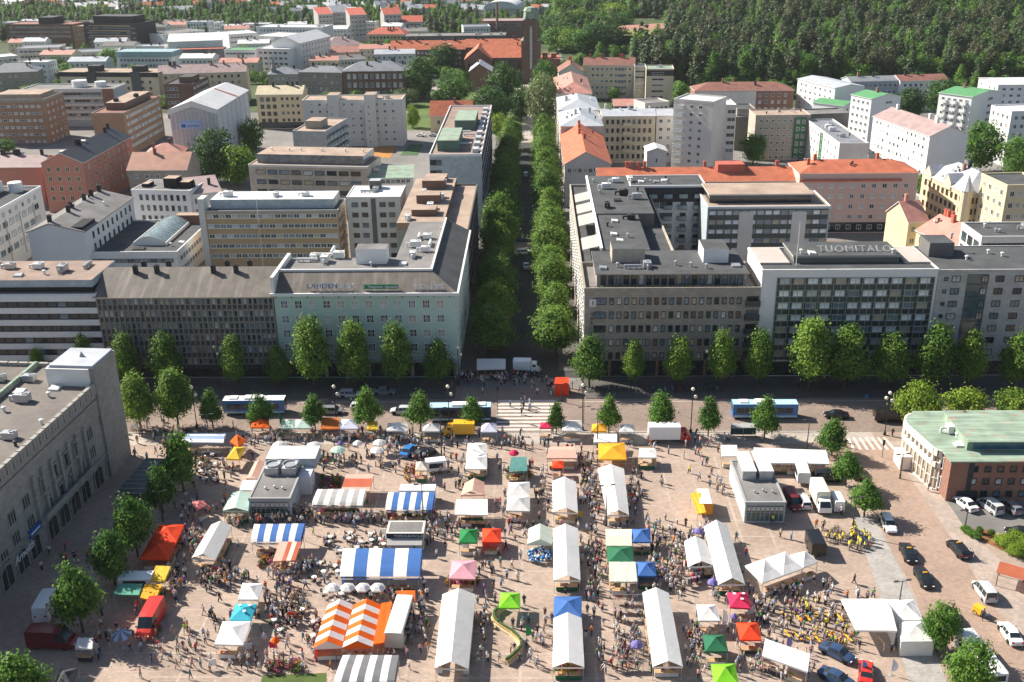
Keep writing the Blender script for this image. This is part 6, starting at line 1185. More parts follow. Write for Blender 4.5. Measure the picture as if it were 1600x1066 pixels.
ST('pink pop-up tent', 'light pink peaked tent over flowers', [(706, 876), (744, 876), (743, 905), (701, 904)], 'pyr', 'pink')
ST('green pop-up tent', 'green peaked tent left of the red tent', [(719, 827), (747, 827), (746, 848), (717, 848)], 'pyr', 'green')
ST('red pop-up tent', 'red peaked tent with red side walls', [(754, 826), (783, 826), (783, 847), (753, 847)], 'pyr', 'red', walls='bl', goods='front')
ST('lime tent', 'lime green peaked tent above the curved planter bench', [(783, 926), (813, 927), (812, 950), (779, 950)], 'pyr', 'lime', goods='')
ST('white centre tent', 'long white gabled tent right of the balloon display', [(864, 826), (903, 826), (907, 907), (865, 907)], 'gy', W_, goods='right+front')
ST('pale green gabled tent', 'pale green gabled tent behind the blue balloons', [(826, 826), (862, 826), (863, 851), (824, 850)], 'gy', 'palegreen', goods='', walls='rg', wallc='dgreen')
ST('blue tent', 'blue peaked tent joined to the long white tent', [(866, 932), (909, 932), (909, 965), (865, 965)], 'pyr', 'blue', goods='right')
ST('white flower tent', 'long white gabled tent with flowers at its front below the blue tent', [(865, 966), (909, 966), (913, 1043), (863, 1043)], 'gy', W_, goods='front+right')
ST('cream canopy', 'flat cream canopy above the green tent', [(946, 827), (987, 827), (987, 853), (947, 853)], 'gx', 'cream', zr=.3, goods='left')
ST('forest green tent', 'forest green peaked tent between the cream and striped canopies', [(948, 854), (988, 854), (991, 880), (949, 880)], 'pyr', 'dgreen', goods='left')
ST('pale striped canopy', 'pale green striped flat canopy with a yellow edge', [(951, 881), (993, 881), (996, 909), (953, 909)], 'flat', ['cream', 'palegreen'], stripes=12, goods='front+left')
ST('upper blue pop-up tent', 'blue peaked tent right of the cream canopy', [(987, 827), (1016, 826), (1017, 847), (988, 847)], 'pyr', 'blue')
ST('lower blue pop-up tent', 'bright blue peaked tent with blue walls right of the pale striped canopy', [(994, 878), (1023, 878), (1026, 900), (997, 900)], 'pyr', 'blue', walls='bl')
ST('long white clothes tent', 'long white gabled tent beside the clothes racks', [(1004, 926), (1045, 927), (1067, 1042), (1020, 1042)], 'gy', W_, goods='left+front')
ST('short white gabled tent', 'short white gabled tent left of the longest white tent', [(1069, 846), (1102, 845), (1115, 884), (1075, 886)], 'gy', W_)
ST('longest white tent', 'longest white gabled tent below the yellow trailer', [(1100, 823), (1137, 821), (1164, 913), (1122, 914)], 'gy', W_, goods='front+right', zr=1.1)
ST('double slanted tent', 'two joined white peaked tents set askew beside the black trailer', [(1164, 884), (1227, 862), (1255, 888), (1191, 911)], 'pyr', W_, n=2, axis='u', ze=2.6, zr=1.3, goods='front')
ST('single slanted tent', 'single white peaked tent set askew next to the double one', [(1235, 867), (1259, 861), (1278, 878), (1255, 887)], 'pyr', W_, ze=2.6, zr=1.1, goods='front')
oc, Sc = ST('crimson tent', 'crimson peaked tent with white birds printed on it', [(1136, 926), (1168, 926), (1173, 951), (1141, 949)], 'pyr', 'crimson')
ST('white square tent', 'white peaked tent left of the crimson tent', [(1088, 945), (1119, 945), (1126, 970), (1092, 970)], 'pyr', W_)
ST('bottle green tent', 'bottle green peaked tent with a green tub beside it', [(1098, 992), (1132, 992), (1138, 1018), (1102, 1018)], 'pyr', 'dgreen', walls='b')
ST('orange red tent', 'orange red peaked tent among the seated crowd', [(1150, 973), (1184, 973), (1190, 1000), (1157, 1000)], 'pyr', 'red')
ST('bright lime tent', 'bright lime green peaked tent at the bottom edge', [(1111, 1038), (1148, 1037), (1155, 1070), (1116, 1070)], 'pyr', 'lime', zr=1.1)
ST('slanted white canopy', 'long flat white canopy set askew at the bottom right', [(1195, 1001), (1265, 1025), (1262, 1050), (1191, 1025)], 'flat', W_, goods='front')
ST('big white stage tent', 'big white tent with a curtained entrance before the benches', [(1314, 936), (1382, 936), (1402, 986), (1338, 985)], 'gx', W_, ze=2.9, zr=.9, walls='r', goods='')
ST('back white tent', 'white peaked tent behind the big white stage tent', [(1383, 937), (1428, 937), (1442, 969), (1403, 969)], 'pyr', W_, ze=2.6, walls='bl', goods='')
ST('closed white tent', 'closed white square tent with walls and a slit doorway', [(1404, 971), (1442, 970), (1462, 1002), (1408, 1003)], 'pyr', W_, ze=2.4, walls='blrf', goods='')
ST('double red tent', 'two joined red peaked tents in front of the shaded trees', [(248, 820), (288, 820), (263, 874), (218, 873)], 'pyr', 'red', n=2, zr=1.0, goods='front+right')
ST('grey-white gabled tent', 'grey-white gabled tent right of the double red tent', [(330, 820), (362, 823), (336, 876), (299, 872)], 'gy', 'offwhite', goods='front+right')
ST('yellow awning', 'yellow awning on the white trailer', [(244, 887), (267, 888), (257, 909), (234, 908)], 'flat', 'yellow', name='market_awning', cat='awning')
ST('teal awning', 'teal green awning behind the amber awning', [(187, 915), (224, 915), (217, 930), (176, 929)], 'flat', 'sage', goods='', name='market_awning', cat='awning')
ST('amber awning', 'amber yellow awning above the red van', [(227, 916), (254, 916), (242, 939), (219, 934)], 'flat', 'amber', name='market_awning', cat='awning')
ST('upper white pop-up tent', 'white peaked tent above the cyan tent', [(379, 911), (411, 912), (404, 937), (372, 937)], 'pyr', W_)
oy, Sy = ST('cyan tent', 'cyan peaked tent with white emblems', [(369, 943), (401, 944), (392, 970), (358, 970)], 'pyr', 'cyan', zr=.7, goods='')
ST('lower white pop-up tent', 'white peaked tent below the cyan tent with a display table', [(348, 971), (392, 971), (380, 1008), (335, 1007)], 'pyr', W_)
ST('charcoal canopy', 'charcoal grey peaked canopy at the bottom left', [(95, 1046), (122, 1044), (112, 1074), (84, 1074)], 'pyr', 'charcoal')
ST('blue-white flat awning', 'blue and white awning along the shaded tree row', [(293, 678), (354, 678), (349, 692), (283, 691)], 'gx', ['lblue', W_], stripes=4, along='v', zr=.5, goods='front', name='market_awning', cat='awning')
ST('small orange tent', 'small orange peaked tent above the yellow one', [(370, 679), (385, 688), (372, 698), (359, 690)], 'pyr', 'orange')
ST('small yellow tent', 'small yellow peaked tent below the small orange one', [(366, 698), (384, 699), (374, 718), (353, 717)], 'pyr', 'yellow')
ST('orange kerb tent', 'orange peaked tent with balloons at the street end of the market', [(394, 655), (420, 655), (421, 668), (392, 668)], 'pyr', 'orange')
ST('double mint tent', 'two joined mint green peaked tents under the kerb trees', [(440, 656), (484, 656), (485, 669), (438, 669)], 'pyr', 'mint', n=2, axis='u')
ST('burnt orange canopy', 'burnt orange flat canopy under the kerb trees', [(503, 655), (530, 655), (529, 670), (501, 670)], 'flat', 'dorange')
ST('lilac white tent', 'lilac white peaked tent right of the burnt orange canopy', [(534, 655), (558, 655), (560, 670), (531, 670)], 'pyr', 'lilac')
ST('small mustard canopy', 'small mustard canopy under the kerb tree', [(575, 661), (590, 661), (591, 671), (573, 671)], 'flat', 'yellow')
ST('white kerb tent', 'white peaked tent with a yellow green counter front', [(606, 661), (636, 661), (637, 673), (604, 673)], 'pyr', W_)
ST('signed white stall', 'white stall roof with yellow signs left of the yellow van', [(662, 662), (686, 662), (687, 674), (660, 674)], 'pyr', 'offwhite')
ST('lilac kerb tent', 'lilac white peaked tent right of the yellow van', [(753, 661), (776, 661), (777, 675), (751, 675)], 'pyr', 'lilac')
ST('small pink tent', 'small hot pink tent beside the crossing', [(845, 660), (861, 660), (862, 669), (843, 669)], 'pyr', 'crimson', zr=.6)
ST('white crossing tent', 'white peaked tent with a row of goods near the crossing', [(880, 657), (909, 657), (910, 673), (878, 673)], 'pyr', W_)
ST('small pale yellow tent', 'small pale yellow tent behind the amber tent', [(925, 663), (947, 663), (948, 674), (924, 674)], 'pyr', 'amber')
ST('small white kerb tent', 'small white tent left of the red-cabbed truck', [(969, 664), (991, 664), (992, 675), (968, 675)], 'pyr', W_)
ST('pinkish gabled stall', 'pale pinkish stall roof behind the small red tent', [(859, 698), (897, 698), (902, 716), (854, 716)], 'gx', ['salmon', 'cream'], zr=.5)
ST('small red tent', 'small red tent below the pinkish stall roof', [(863, 720), (880, 720), (881, 731), (862, 731)], 'pyr', 'red', zr=.5)
ST('amber tent', 'large amber orange peaked tent above the long white tent', [(935, 693), (976, 692), (979, 718), (935, 718)], 'pyr', 'amber', zr=.8)
ST('flat white stall roof', 'flat white stall roof behind the amber tent', [(929, 681), (964, 681), (964, 691), (927, 691)], 'flat', W_)
ST('white glassware tent', 'white peaked tent with goods laid out around it right of the amber tent', [(999, 701), (1024, 701), (1026, 715), (998, 715)], 'pyr', W_, zr=.5, goods='front+left+right')
ST('long white fish tent', 'long white gabled tent below the amber tent', [(934, 732), (975, 733), (983, 805), (949, 805)], 'gy', W_, goods='front+right')
ST('white middle tent', 'white gabled tent with a grey window left of the long fish tent', [(863, 752), (900, 753), (903, 802), (864, 800)], 'gy', W_, goods='right+front')
ST('double cream tent', 'two joined cream white peaked tents with an orange counter', [(794, 754), (828, 753), (828, 799), (791, 798)], 'pyr', 'offwhite', n=2, goods='front')
ST('dark teal stall', 'dark teal stall roof over flower pots', [(799, 718), (823, 717), (824, 737), (795, 738)], 'barrel', 'teal', zr=.4, goods='front+left+right')
ST('mint awning', 'mint green gabled awning beside the left pavilion', [(362, 771), (390, 771), (388, 799), (348, 798)], 'gy', 'mint', walls='r', zr=.6)
ST('small white roof', 'small white flat roof behind the mint awning', [(380, 753), (402, 753), (396, 766), (374, 766)], 'flat', W_)
ST('small salmon roof', 'small salmon gabled roof left of the left pavilion', [(398, 722), (412, 722), (402, 748), (385, 748)], 'gy', 'salmon', zr=.5)
ST('small rose tent', 'small rose red tent near the shaded trees', [(300, 784), (317, 782), (324, 789), (306, 797)], 'pyr', 'rose', zr=.6)
ST('left blue striped awning', 'blue and white striped curved awning below the left pavilion', [(398, 827), (477, 826), (470, 849), (392, 849)], 'barrel', [W_, 'blue'], stripes=8, name='market_awning', cat='awning')
ST('rust and pink awning', 'rust and pink striped awning over flowers', [(440, 841), (475, 839), (461, 876), (426, 877)], 'flat', ['salmon', 'salmon', 'rust', 'cream', 'rust'], stripes=5, name='market_awning', cat='awning', goods='left+front')
ST('white pavilion stall', 'small white canopy stall left of the long white clothes awning', [(1126, 698), (1151, 698), (1154, 713), (1128, 713)], 'flat', W_, goods='front')
ST('long white clothes awning', 'very long flat white awning with hanging clothes behind the right pavilion', [(1177, 702), (1290, 706), (1296, 725), (1184, 723)], 'flat', W_, goods='front')
ST('avenue mouth stall', 'white stall roof in the shade at the avenue mouth', [(745, 563), (790, 563), (790, 576), (745, 577)], 'flat', W_)
# red cube booth at the avenue mouth
ST('red booth', 'bright red box-shaped booth at the avenue corner', [(868, 592), (889, 592), (889, 600), (866, 600)], 'flat', 'red', ze=2.6, walls='blrf', goods='', cat='booth', name='market_booth')
for (o, S, z) in ((oc, Sc, 'white'), (oy, Sy, 'white')):
    for u, v in ((.3, .3), (.62, .66), (.75, .25)):
        p = S(u, v, .9*(1-max(abs(2*u-1), abs(2*v-1)))+.02); b = MB(); b.lathe(p, [(.24, .0), (.24, .03), (.001, .04)], 8); b.build('printed_emblem', fab('white'), o)
# crates of goods on the counters
cb = MB(); cb.box(-.28, .28, -.2, .2, 0, .03, 0); cb.box(-.28, -.25, -.2, .2, .03, .2, 0); cb.box(.25, .28, -.2, .2, .03, .2, 0); cb.box(-.25, .25, -.2, -.17, .03, .2, 0); cb.box(-.25, .25, .17, .2, .03, .2, 0)
ctr = cb.mesh('crate', WOODM); gr = random.Random(2); gm = MB()
for i in range(5):
    for k in range(3): gm.lathe((-.2+i*.1+gr.uniform(-.02, .02), -.11+k*.11, .15+gr.uniform(0, .03)), [(.001, -.05), (.055, 0), (.001, .055)], 5)
gmesh = gm.mesh('goods', mat('goods_red', (.55, .04, .03), .5)); GC = [('red', (.55, .04, .03)), ('green', (.10, .30, .04)), ('orange', (.75, .25, .02)), ('yellow', (.75, .55, .04)), ('purple', (.16, .04, .20)), ('pale', (.70, .62, .48)), ('brown', (.20, .10, .05)), ('pink', (.70, .25, .35))]
CRATES.sort(key=lambda c: c[1]); seen = {}
for (x, y, z, a, s, r) in CRATES[:290]:
    cn, cc = GC[int(r*8)]; o = thing('produce_crate', f'wooden crate of {cn} goods on the counter of the {s}', 'crate', (x, y, z), a, 'crates on the '+s); ob('box', ctr, o); g_ = ob('produce', gmesh, o); g_.material_slots[0].link = 'OBJECT'; g_.material_slots[0].material = mat('goods_'+cn, cc, .5)
# parasols
def parasol(px, py, rpx, c, label, short, n=8, c2=None):
    z = 2.3; q = G(px, py, z); s = F/((q-CAM).dot(FW)); r = rpx/s; o = thing('parasol', label, 'parasol', (q.x, q.y, .02)); b = MB()
    for i in range(n):
        a0, a1 = 2*pi*i/n, 2*pi*(i+1)/n; p0, p1 = Vector((r*cos(a0), r*sin(a0), z-.1)), Vector((r*cos(a1), r*sin(a1), z-.1)); m0, m1 = Vector((p0.x*.5, p0.y*.5, z+.28)), Vector((p1.x*.5, p1.y*.5, z+.28)); ap = Vector((0, 0, z+.5)); mi = i % 2 if c2 else 0
        b.poly([p0, p1, m1, m0], mi); b.poly([m0, m1, ap], mi); b.poly([p0, p1, p1-Vector((0, 0, .18)), p0-Vector((0, 0, .18))], mi)
    b.build('canopy', [fab(c), fab(c2 or c)], o); b = MB(); b.tube((0, 0, 0), (0, 0, z+.55), .03, .03, 6); b.build('pole', STEEL, o); b = MB(); b.lathe((0, 0, 0), [(.3, 0), (.3, .08), (.06, .14), (.05, .4)], 8); b.build('base', STEEL, o)
    for i in range(n): a0 = 2*pi*i/n; b = MB(); b.bar((r*cos(a0)*.97, r*sin(a0)*.97, z-.12), (0, 0, z+.42), .025); b.build('rib', STEEL, o)
    ZONES.append(([(q.x-.3, q.y-.3), (q.x+.3, q.y-.3), (q.x+.3, q.y+.3), (q.x-.3, q.y+.3)], short))
for i, x in enumerate((520, 543, 567, 590)): parasol(x, 917, 12.5, 'white', ORD[i]+' of four white parasols in a row from the left, before the striped cafe tents', 'white parasols', 6)
for x, y, r, c, l in ((437, 694, 12, 'offwhite', 'off-white parasol behind the left pavilion'), (491, 695, 12, 'offwhite', 'off-white parasol right of the pavilion roof'), (528, 702, 12, 'mint', 'yellowish green parasol over a crowded stall'), (532, 692, 5, 'purple', 'small purple parasol behind the yellowish green one'), (559, 692, 8, 'white', 'small white parasol in the middle of the upper market'), (593, 691, 11, 'offwhite', 'cream parasol of the upper pair'), (589, 703, 11, 'white', 'white parasol of the lower pair'), (803, 707, 8, 'crimson', 'small pink parasol by the flower pots'), (1092, 829, 8, 'purple', 'purple parasol at the top of the longest white tent'), (1114, 909, 9, 'purple', 'purple parasol between the white gabled tents'), (995, 1006, 10, 'purple', 'purple parasol in the clothes racks'), (1147, 963, 6, 'purple', 'small purple parasol before the crimson tent'), (430, 1000, 7, 'orange', 'small orange parasol among benches')): parasol(x, y, r, c, l, l.split(' by ')[0])
parasol(189, 991, 15, 'lblue', 'blue and white striped parasol beside the red van', 'striped parasol', 12, 'dgrey')
# ------------------------------------------------------------------ vehicles
def paint(n, c, metal=.0): return mat('paint_'+n, c, .28, .05, .5, metal=metal, spec=.6)
PAINTS = {'white': (.78, .78, .77), 'silver': (.48, .49, .50), 'black': (.012, .012, .014), 'grey': (.18, .19, .2), 'red': (.55, .03, .02), 'maroon': (.16, .015, .02), 'blue': (.03, .16, .42), 'navy': (.03, .06, .13), 'yellow': (.80, .42, .02), 'orange': (.80, .30, .02), 'cream': (.70, .66, .55), 'skyblue': (.42, .62, .72)}
TYRE, RIM = mat('tyre', (.02, .02, .02), .9), mat('rim', (.5, .5, .5), .35, metal=.7); LAMPW, LAMPR = mat('lamp_clear', (.75, .75, .72), .15), mat('lamp_red', (.45, .01, .01), .2)
def wheel_meshes(r, w):
    k = ('wheel', r)
    if k not in WM:
        b = MB(); n = 14
        def ring(R_, y): return [(R_*cos(2*pi*i/n), y, R_*sin(2*pi*i/n)) for i in range(n)]
        def loft(b, rs):
            i0 = len(b.v)
            for q in rs: b.v += q
            for a in range(len(rs)-1):
                for i in range(n): b.f.append((i0+a*n+i, i0+a*n+(i+1) % n, i0+(a+1)*n+(i+1) % n, i0+(a+1)*n+i)); b.m.append(0)
        loft(b, [ring(r*.62, -w/2), ring(r*.93, -w/2), ring(r, -w*.36), ring(r, w*.36), ring(r*.93, w/2), ring(r*.62, w/2)]); c = MB(); loft(c, [ring(.001, w*.30), ring(r*.2, w*.36), ring(r*.62, w*.28), ring(r*.62, -w*.28), ring(r*.2, -w*.36), ring(.001, -w*.3)])
        WM[k] = (b.mesh('tyre', TYRE, True), c.mesh('rim', RIM, True))
    return WM[k]
CT = {  # stations: x, zlow, zbelt, ztop, wlow, wbelt, wtop ; roof stations (a, b)
 'sedan': ([(-2.32, .38, .72, .80, .70, .76, .60), (-2.2, .25, .86, .93, .80, .86, .70), (-1.55, .22, .92, 1.0, .86, .89, .72), (-.95, .2, .93, 1.37, .88, .90, .62), (-.2, .2, .92, 1.44, .88, .90, .64), (.5, .2, .90, 1.40, .88, .90, .63), (1.2, .2, .89, .97, .88, .89, .74), (1.9, .22, .79, .84, .85, .86, .68), (2.22, .3, .64, .68, .76, .77, .55), (2.3, .4, .55, .57, .6, .62, .45)], 3, 5, (-1.42, 1.45), .33),
 'wagon': ([(-2.34, .38, .80, .88, .72, .78, .64), (-2.24, .25, .94, 1.0, .82, .87, .72), (-2.0, .22, .95, 1.42, .86, .89, .62), (-1.0, .2, .94, 1.47, .88, .90, .64), (-.2, .2, .92, 1.48, .88, .90, .65), (.5, .2, .90, 1.43, .88, .90, .63), (1.2, .2, .89, .98, .88, .89, .74), (1.9, .22, .79, .85, .85, .86, .68), (2.22, .3, .64, .68, .76, .77, .55), (2.3, .4, .55, .57, .6, .62, .45)], 2, 5, (-1.42, 1.45), .33),
 'mpv': ([(-2.3, .38, .9, .98, .78, .82, .70), (-2.24, .25, 1.0, 1.06, .86, .9, .76), (-2.1, .22, 1.02, 1.78, .88, .92, .72), (-1.0, .2, 1.02, 1.83, .9, .93, .74), (0, .2, 1.0, 1.83, .9, .93, .74), (.8, .2, .98, 1.74, .9, .93, .70), (1.5, .2, .98, 1.08, .9, .92, .76), (2.0, .22, .86, .93, .86, .88, .70), (2.28, .3, .66, .7, .78, .8, .58), (2.34, .4, .56, .58, .62, .64, .46)], 2, 5, (-1.45, 1.5), .34),
 'van': ([(-2.85, .4, 1.2, 2.3, .90, .96, .84), (-2.8, .3, 1.25, 2.42, .94, .99, .88), (-2.5, .28, 1.28, 2.48, .95, 1.0, .88), (-1.0, .28, 1.28, 2.5, .95, 1.0, .88), (.6, .28, 1.28, 2.48, .95, 1.0, .87), (1.3, .28, 1.24, 2.36, .95, 1.0, .82), (2.15, .28, 1.2, 1.3, .95, .99, .82), (2.6, .28, .98, 1.06, .92, .95, .74), (2.85, .34, .72, .76, .84, .86, .6), (2.9, .42, .58, .6, .7, .72, .5)], 1, 5, (-1.75, 1.75), .36)}
def seg_car(kind, solid_sides=False):
    st, ra, rb, ax, wr = CT[kind]; sec = []
    for (x, zl, zb, zt, wl, wb, wt) in st: sec.append([(x, wl, zl), (x, wb, (zl+zb)*.5), (x, wb*.98, zb), (x, wt, zt), (x, 0, zt+.035)])
    M = {'body': MB(), 'windscreen': MB(), 'rear_window': MB(), 'side_l': MB(), 'side_r': MB()}
    for i in range(len(st)-1):
        for s in (1, -1):
            f = lambda p: (p[0], p[1]*s, p[2])
            for k in range(4):
                q = [f(sec[i][k]), f(sec[i+1][k]), f(sec[i+1][k+1]), f(sec[i][k+1])]; tgt = 'body'
                if k == 3 and i == rb: tgt = 'windscreen'
                if k == 3 and i == ra-1 and kind != 'van': tgt = 'rear_window'
                if k == 2 and ra <= i < rb+1 and not (kind == 'van' and solid_sides and i < rb-1): tgt = 'side_l' if s > 0 else 'side_r'
                if tgt in ('side_l', 'side_r'):
                    a, b_, c, d = [Vector(p) for p in q]; m = (a+b_+c+d)/4; ins = [p.lerp(m, .10)+Vector((0, s*.012, 0)) for p in (a, b_, c, d)]; M[tgt].poly(ins); M['body'].poly(q)
                elif tgt in ('windscreen', 'rear_window'): M[tgt].poly(q)
                else: M['body'].poly(q)
    for e in (0, -1):
        for s in (1, -1):
            q = sec[e]; M['body'].poly([(p[0], p[1]*s, p[2]) for p in q]+[(q[0][0], 0, q[0][2])])
    for i in range(len(st)-1): a, b_ = sec[i][0], sec[i+1][0]; M['body'].poly([(a[0], -a[1], a[2]), (b_[0], -b_[1], b_[2]), b_, a])
    for s in (1, -1):
        for x in ax:      # dark wheel arches
            M['body'].box(x-wr-.06, x+wr+.06, s*.86-.05, s*.86+.045, .22, wr*2+.02, 1)
    return {k: v for k, v in M.items()}
CM = {}
def car(kind, rear, front, col, label, taxi=False, solid=False, scale=1.0, group=None, cat=None, name='parked_car'):
    a, c = G(*rear), G(*front); d = c-a; rz = atan2(d.y, d.x); m = (a+c)/2; key = (kind, solid)
    o = thing(name, label, cat or ('van' if kind == 'van' else 'car'), (m.x, m.y, .05), rz, group); o.scale = (scale,)*3
    if key not in CM:
        S_ = seg_car(kind, solid); g = GL[0]; CM[key] = {k: v.mesh(k, [paint('white', PAINTS['white']), TYRE] if k == 'body' else g, k == 'body') for k, v in S_.items() if v.f}
        for n_, y0, zz in (('hl', .5, 0), ('tl', .55, 0)): pass
    P = CM[key]; st, ra, rb, ax, wr = CT[kind]
    bo = ob('body', P['body'], o); bo.material_slots[0].link = 'OBJECT'; bo.material_slots[0].material = paint(col, PAINTS[col])
    for k, nm in (('windscreen', 'windscreen'), ('rear_window', 'rear_window'), ('side_l', 'side_windows'), ('side_r', 'side_windows')):
        if k in P: ob(nm, P[k], o)
    t, r = wheel_meshes(wr, .22)
    for x in ax:
        for s in (1, -1): w = ob('wheel', t, o, (x, s*.82, wr)); ob('rim', r, w)
    xf, xr = st[-2][0], st[0][0]; zf, zb = st[-2][2], st[1][2]
    for s in (1, -1):
        for key2, mm_, loc_ in ((('hl',), LAMPW, (xf-.02, s*.56, zf)), (('tl',), LAMPR, (xr+.06, s*.62, zb-.08))):
            if key2 not in WM: b = MB(); b.box(-.07, .07, -.16, .16, -.07, .07) if key2[0] == 'hl' else b.box(-.08, .05, -.13, .13, -.1, .12); WM[key2] = b.mesh(key2[0], mm_)
            ob('headlight' if key2[0] == 'hl' else 'tail_light', WM[key2], o, loc_)
        if ('mir',) not in WM: b = MB(); b.box(-.07, .07, -.1, .1, -.06, .07); WM[('mir',)] = b.mesh('mirror', TYRE)
        sx = st[rb+1][0]-.35; ob('mirror', WM[('mir',)], o, (sx, s*(st[rb][5]+.09), st[rb][2]+.08))
    if ('plate',) not in WM: b = MB(); b.box(-.015, .015, -.26, .26, -.06, .06); WM[('plate',)] = b.mesh('number_plate', TRIM)
    ob('number_plate', WM[('plate',)], o, (xr-.02, 0, .55)); 
    if taxi:
        if ('taxi',) not in WM: b = MB(); b.box(-.09, .09, -.3, .3, 0, .16); WM[('taxi',)] = b.mesh('taxi_sign', paint('yellow', PAINTS['yellow']))
        ob('taxi_sign', WM[('taxi',)], o, (.1, 0, st[4][3]+.03))
    L = CT[kind][0][-1][0]*scale; ux = Vector((cos(rz), sin(rz), 0)); uy = Vector((-sin(rz), cos(rz), 0))
    ZONES.append(([tuple((m+ux*L*i+uy*1.0*k)[:2]) for i, k in ((-1, -1), (1, -1), (1, 1), (-1, 1))], label)); return o
for k, r, f, c, l, t in (('wagon', (1379, 806), (1396, 842), 'white', 'white estate car with silver roof driving up beside the small tree', 0), ('sedan', (1410, 852), (1427, 888), 'black', 'first black taxi in the rank below the white estate car', 1), ('sedan', (1432, 890), (1454, 928), 'black', 'second black taxi in the rank', 1), ('wagon', (1510, 878), (1483, 848), 'black', 'black taxi with people loading at its open door', 1), ('sedan', (1478, 952), (1496, 996), 'black', 'black taxi half hidden by the round tree', 1), ('mpv', (1550, 948), (1524, 912), 'silver', 'silver people carrier driving up the side street', 0), ('sedan', (1592, 1018), (1563, 974), 'white', 'white saloon driving at the right edge', 0),
                   ('sedan', (1524, 804), (1492, 780), 'white', 'white hatchback parked at the brick building', 0), ('mpv', (1562, 808), (1531, 785), 'silver', 'silver van parked between white and grey cars', 0), ('wagon', (1592, 808), (1562, 785), 'grey', 'grey estate car parked at the right edge', 0), ('wagon', (1622, 842), (1566, 834), 'black', 'black car cut off by the right edge beside the planting bed', 0),
                   ('mpv', (1274, 751), (1310, 751), 'black', 'black people carrier behind the caravan', 0), ('sedan', (1341, 758), (1338, 728), 'black', 'black taxi between the two small trees', 1), ('wagon', (1262, 802), (1248, 774), 'silver', 'silver grey car parked left of the white truck', 0), ('sedan', (1372, 796), (1362, 770), 'black', 'black car half hidden behind the small tree', 0),
                   ('sedan', (632, 716), (645, 702), 'blue', 'bright blue hatchback in the upper market', 0), ('sedan', (650, 716), (676, 708), 'black', 'black car beside the bright blue hatchback', 0), ('sedan', (498, 628), (524, 645), 'black', 'dark car parked askew on the market street', 0), ('wagon', (534, 620), (562, 620), 'silver', 'silver car in the shade of the street trees', 0), ('wagon', (505, 646), (536, 646), 'grey', 'dark green grey car at the market kerb', 0), ('wagon', (553, 640), (580, 640), 'white', 'white car half hidden by a kerb tree', 0), ('wagon', (643, 646), (614, 646), 'silver', 'silver estate car with red tail lights driving left', 0), ('sedan', (588, 616), (612, 616), 'grey', 'grey car parked deep in the facade shade', 0),
                   ('sedan', (1322, 653), (1290, 652), 'black', 'black car driving towards the right bus', 0), ('van', (1368, 657), (1410, 658), 'black', 'dark van behind the three-globe lamp', 0), ('sedan', (1280, 1012), (1336, 1040), 'navy', 'dark blue car displayed beside the cyclists', 0), ('sedan', (1280, 1052), (1334, 1080), 'navy', 'navy car at the bottom edge', 0), ('sedan', (1352, 1070), (1352, 1044), 'red', 'red car at the bottom edge', 0), ('wagon', (805, 398), (832, 396), 'white', 'small white car parked under the avenue trees', 0), ('sedan', (824, 430), (820, 408), 'silver', 'silver car driving along the avenue', 0), ('wagon', (822, 280), (821, 270), 'white', 'white car far up the avenue', 0), ('sedan', (664, 214), (652, 213), 'white', 'white car parked beside the yard below the ochre house', 0), ('sedan', (684, 214), (672, 213), 'silver', 'silver car parked beside the yard below the ochre house', 0)):
    car(k, r, f, c, l, bool(t))
for i in range(9): car(('sedan', 'wagon', 'mpv')[i % 3], (1299+i*16, 361), (1312+i*16, 358), ('black', 'grey', 'silver', 'white', 'black', 'white', 'black', 'grey', 'black')[i], ORD[i]+' parked car from the left under the pink plaster building', group='cars parked under the pink building')
for r, f, c, l, s in (((61, 985), (94, 925), 'white', 'white panel van in the shade of the stone building', 0), ((52, 1008), (118, 1010), 'maroon', 'dark maroon van below the white panel van', 0), ((252, 952), (222, 1008), 'red', 'bright red van with open rear beside the amber awning', 0), ((1228, 776), (1246, 803), 'maroon', 'dark red van beside the right pavilion', 1), ((1312, 805), (1299, 776), 'white', 'white van parked right of the white truck', 1)):
    car('van', r, f, c, l, solid=True, scale=1.12 if not s else .85, name='van')
